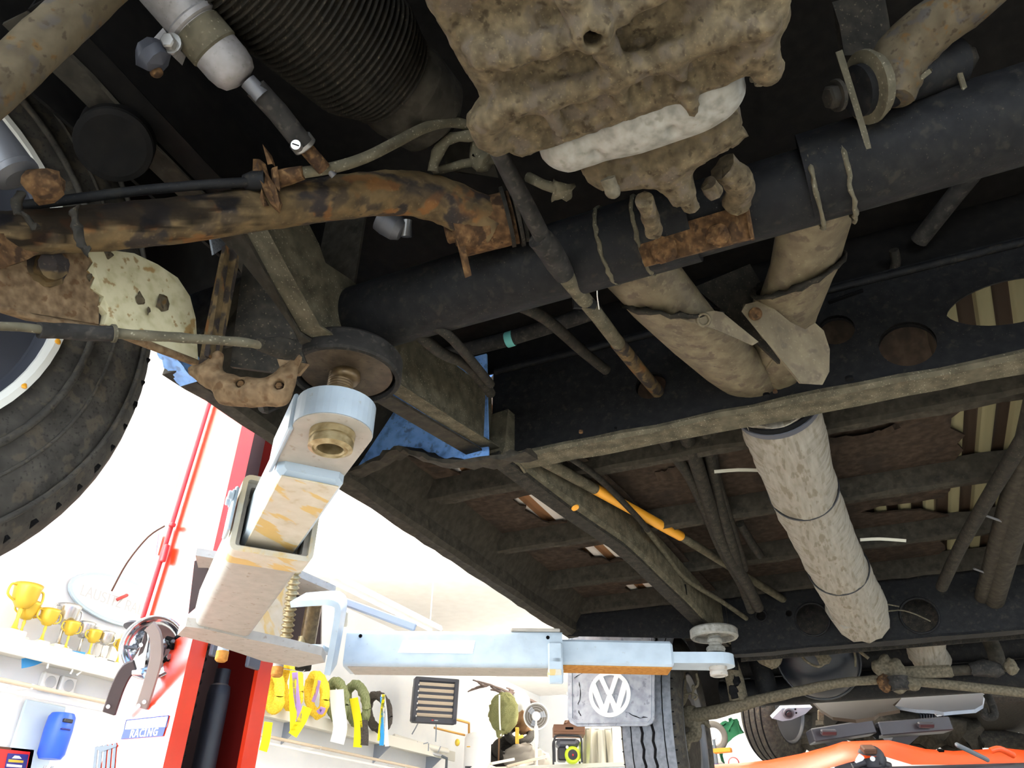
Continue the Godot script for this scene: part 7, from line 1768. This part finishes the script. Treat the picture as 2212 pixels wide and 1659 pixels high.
	var bot := [[1530, 1668], [1600, 1665], [1660, 1664], [1730, 1664], [1790, 1660], [1830, 1648], [1860, 1640], [1905, 1632], [1930, 1640], [1970, 1652], [2060, 1652], [2120, 1650], [2170, 1652], [2230, 1652]]
	var r0 := PackedVector3Array()
	var r1 := PackedVector3Array()
	var r2 := PackedVector3Array()
	for i in top.size():
		r0.append(D(top[i][0], top[i][1], d0 + 0.35))
		r1.append(D(top[i][0], lerpf(top[i][1], bot[i][1], 0.35), d0 + 0.08))
		r2.append(D(bot[i][0], bot[i][1], d0))
	obj("cowl", sh().loft([r0, r1, r2], false, false), M.orange, ob, "orange cowl panel")
	obj("hub", sh().lathe(D(1882, 1642, d0 + 0.02), (CAM - D(1882, 1642, d0)).normalized(), [[0.0, -0.03], [0.06, -0.03], [0.075, -0.01], [0.07, 0.012], [0.04, 0.02], [0.0, 0.02]], 28, true), M.plastic_black, ob, "black steering wheel hub")
	obj("hub_badge", sh().lathe(D(1885, 1639, d0 - 0.02), (CAM - D(1882, 1642, d0)).normalized(), [[0.013, 0.0], [0.012, 0.004], [0.0, 0.004]], 18), M.light_grey, ob)
	obj("stalk", sh().beam(D(1850, 1652, d0), D(1862, 1632, d0), 0.03, 0.02, -FW), M.white, ob)
	obj("column_top", sh().bx(D(1876, 1619, d0 + 0.02), Basis(RT, UPV, -FW), Vector3(0.07, 0.03, 0.06), 0.006), M.brown, ob)
	for k in [-1, 1]: obj("spoke", sh().tube([D(1882 + k * 14, 1646, d0), D(1882 + k * 40, 1656, d0)], 0.02, 10), M.plastic_black, ob)
	obj("wiper", sh().beam(D(2065, 1608, d0 - 0.05), D(2135, 1642, d0 - 0.05), 0.02, 0.035, -FW, 0.006), M.trim_grey, ob, "grey wiper arm")
	obj("mirror_arm", sh().tube(curve([D(2140, 1622, d0), D(2160, 1618, d0), D(2190, 1632, d0)], 4), 0.016, 10), M.orange, ob)
	obj("slot", sh().bx(D(2032, 1621, d0 + 0.05), Basis(RT, UPV, -FW), Vector3(0.03, 0.012, 0.02), 0.002), M.hole, ob)
	obj("lower_edge", sh().tube([D(1860, 1668, d0 - 0.03), D(2020, 1663, d0 - 0.03), D(2230, 1657, d0 - 0.03)], 0.022, 12), M.plastic_black, ob)
	var tr := thing("trestle", "black trestle beam under the orange car body at the bottom right", "stand", Vector3(0.0, 0, -5.0))
	obj("beam", sh().beam(D(1640, 1680, d0 + 0.02), D(2260, 1674, d0 + 0.02), 0.08, 0.06, U, 0.01), M.plastic_black, tr)
	for q in [1700, 2200]:
		var p := D(q, 1676, d0 + 0.02)
		obj("leg", sh().beam(p, Vector3(p.x, 0.0, p.z), 0.06, 0.06, X), M.plastic_black, tr)
	# small things around it
	var sw := thing("small_wheel", "small cart wheel with white disc rim, left of the raised car's wheel", "wheel", D(1545, 1625, 5.6))  # a small wheel on its own, no whole trolley
	var so := D(1540, 1592, 5.6)
	var sn := (CAM - so).normalized()
	var r := 31.0 * 5.6 / FL
	obj("tyre", sh().torus(so, sn + RT * 0.25, r * 0.80, r * 0.24, 40, 12), M.grey_cloth, sw)
	obj("disc", sh().lathe(so, sn + RT * 0.25, [[r * 0.62, -0.02], [r * 0.62, 0.012], [r * 0.5, 0.02], [0.0, 0.01]], 32), M.white, sw)
	obj("hub", sh().lathe(so, sn + RT * 0.25, [[0.02, 0.01], [0.018, 0.02], [0.0, 0.02]], 12), M.light_grey, sw)
	obj("fork", sh().beam(so - U * 0.0, Vector3(so.x, 1.6, so.z), 0.03, 0.03, X), M.trim_grey, sw)
	solo("green_mesh", sh().blob(D(1578, 1600, 5.9), Vector3(0.12, 0.14, 0.05), 10).jitter(noise(110, 30.0, 3), 0.06), M.green_mesh, "dark green netting between the small wheel and the hanging car wheel", "netting")
	obj("handle", sh().beam(D(1542, 1623, 5.45), D(1580, 1620, 5.4), 0.05, 0.03, U), M.wood_orange, sw, "orange block")  # separate orange block, grouped with the wheel
	solo("white_drum", sh().blob(D(1625, 1632, 5.8), Vector3(0.22, 0.16, 0.15), 12), M.white, "white rounded drum below the hanging car wheel", "drum")
	var gz := thing("gauge", "small round red rimmed gauge in front of the white ledge", "gauge", D(1586, 1660, 5.0))
	obj("case", sh().lathe(D(1585, 1648, 5.0), (CAM - D(1585, 1648, 5.0)).normalized(), [[0.0, -0.03], [0.034, -0.03], [0.036, 0.0], [0.03, 0.006], [0.0, 0.004]], 24), M.pink_red, gz)
	obj("dial", sh().lathe(D(1585, 1648, 4.99), (CAM - D(1585, 1648, 5.0)).normalized(), [[0.028, 0.0], [0.0, 0.001]], 24), M.white, gz)
	solo("bench_ledge", slab(D(1500, 1664, 5.7) - Vector3(0.1, 1.5, 0.1), D(1760, 1650, 5.4)), M.white, "white bench ledge under the small cart wheel and gauge", "bench")
	for q in [[1618, 1655, M.red], [1640, 1652, M.navy], [1548, 1654, M.navy]]: solo("bottle_cap", sh().lathe(D(q[0], q[1], 5.2), U, [[0.0, -0.02], [0.02, -0.02], [0.02, 0.01], [0.0, 0.012]], 14), q[2], "small %s cap on the white bench ledge, %s" % ["red" if q[2] == M.red else "blue", "near the orange cowl's tip" if q[0] > 1600 and q[2] != M.red else ("next to gauge" if q[2] == M.red else "left of gauge")], "cap")
	# steel rack at the right edge
	var rk := thing("steel_rack", "white steel rack frame at the right edge behind the cars", "rack", D(2190, 1600, 6.2))
	for q in [[2152, 1522, 2240, 1514, 0.05], [2150, 1582, 2200, 1584, 0.05]]: obj("rail", sh().beam(D(q[0], q[1], 6.2), D(q[2], q[3], 6.2), 0.03, q[4], U), M.white, rk)
	for q in [[2172, 1508, 2192, 1590], [2235, 1500, 2240, 1660]]: obj("upright", sh().beam(D(q[0], q[1], 6.22), D(q[2], q[3], 6.22), 0.05, 0.03, FW), M.white, rk)
	var pt := D(2240, 1560, 6.2)
	obj("post", slab(Vector3(pt.x - 0.03, 0, pt.z - 0.03), Vector3(pt.x + 0.03, 2.4, pt.z + 0.03)), M.white, rk)
	solo("dark_bundle", sh().blob(D(2190, 1560, 6.5), Vector3(0.28, 0.20, 0.2), 10).jitter(fine, 0.08), M.wreath_dark, "dark jumble of parts behind the white rack", "parts")
	solo("tail_lamp", sh().blob(D(2146, 1555, 5.6), Vector3(0.035, 0.10, 0.05), 10), M.orange, "orange and white lamp at the raised car's corner", "lamp")
	solo("lamp_edge", sh().blob(D(2138, 1570, 5.58), Vector3(0.02, 0.10, 0.04), 8), M.white, "white strip beside the orange lamp", "trim")
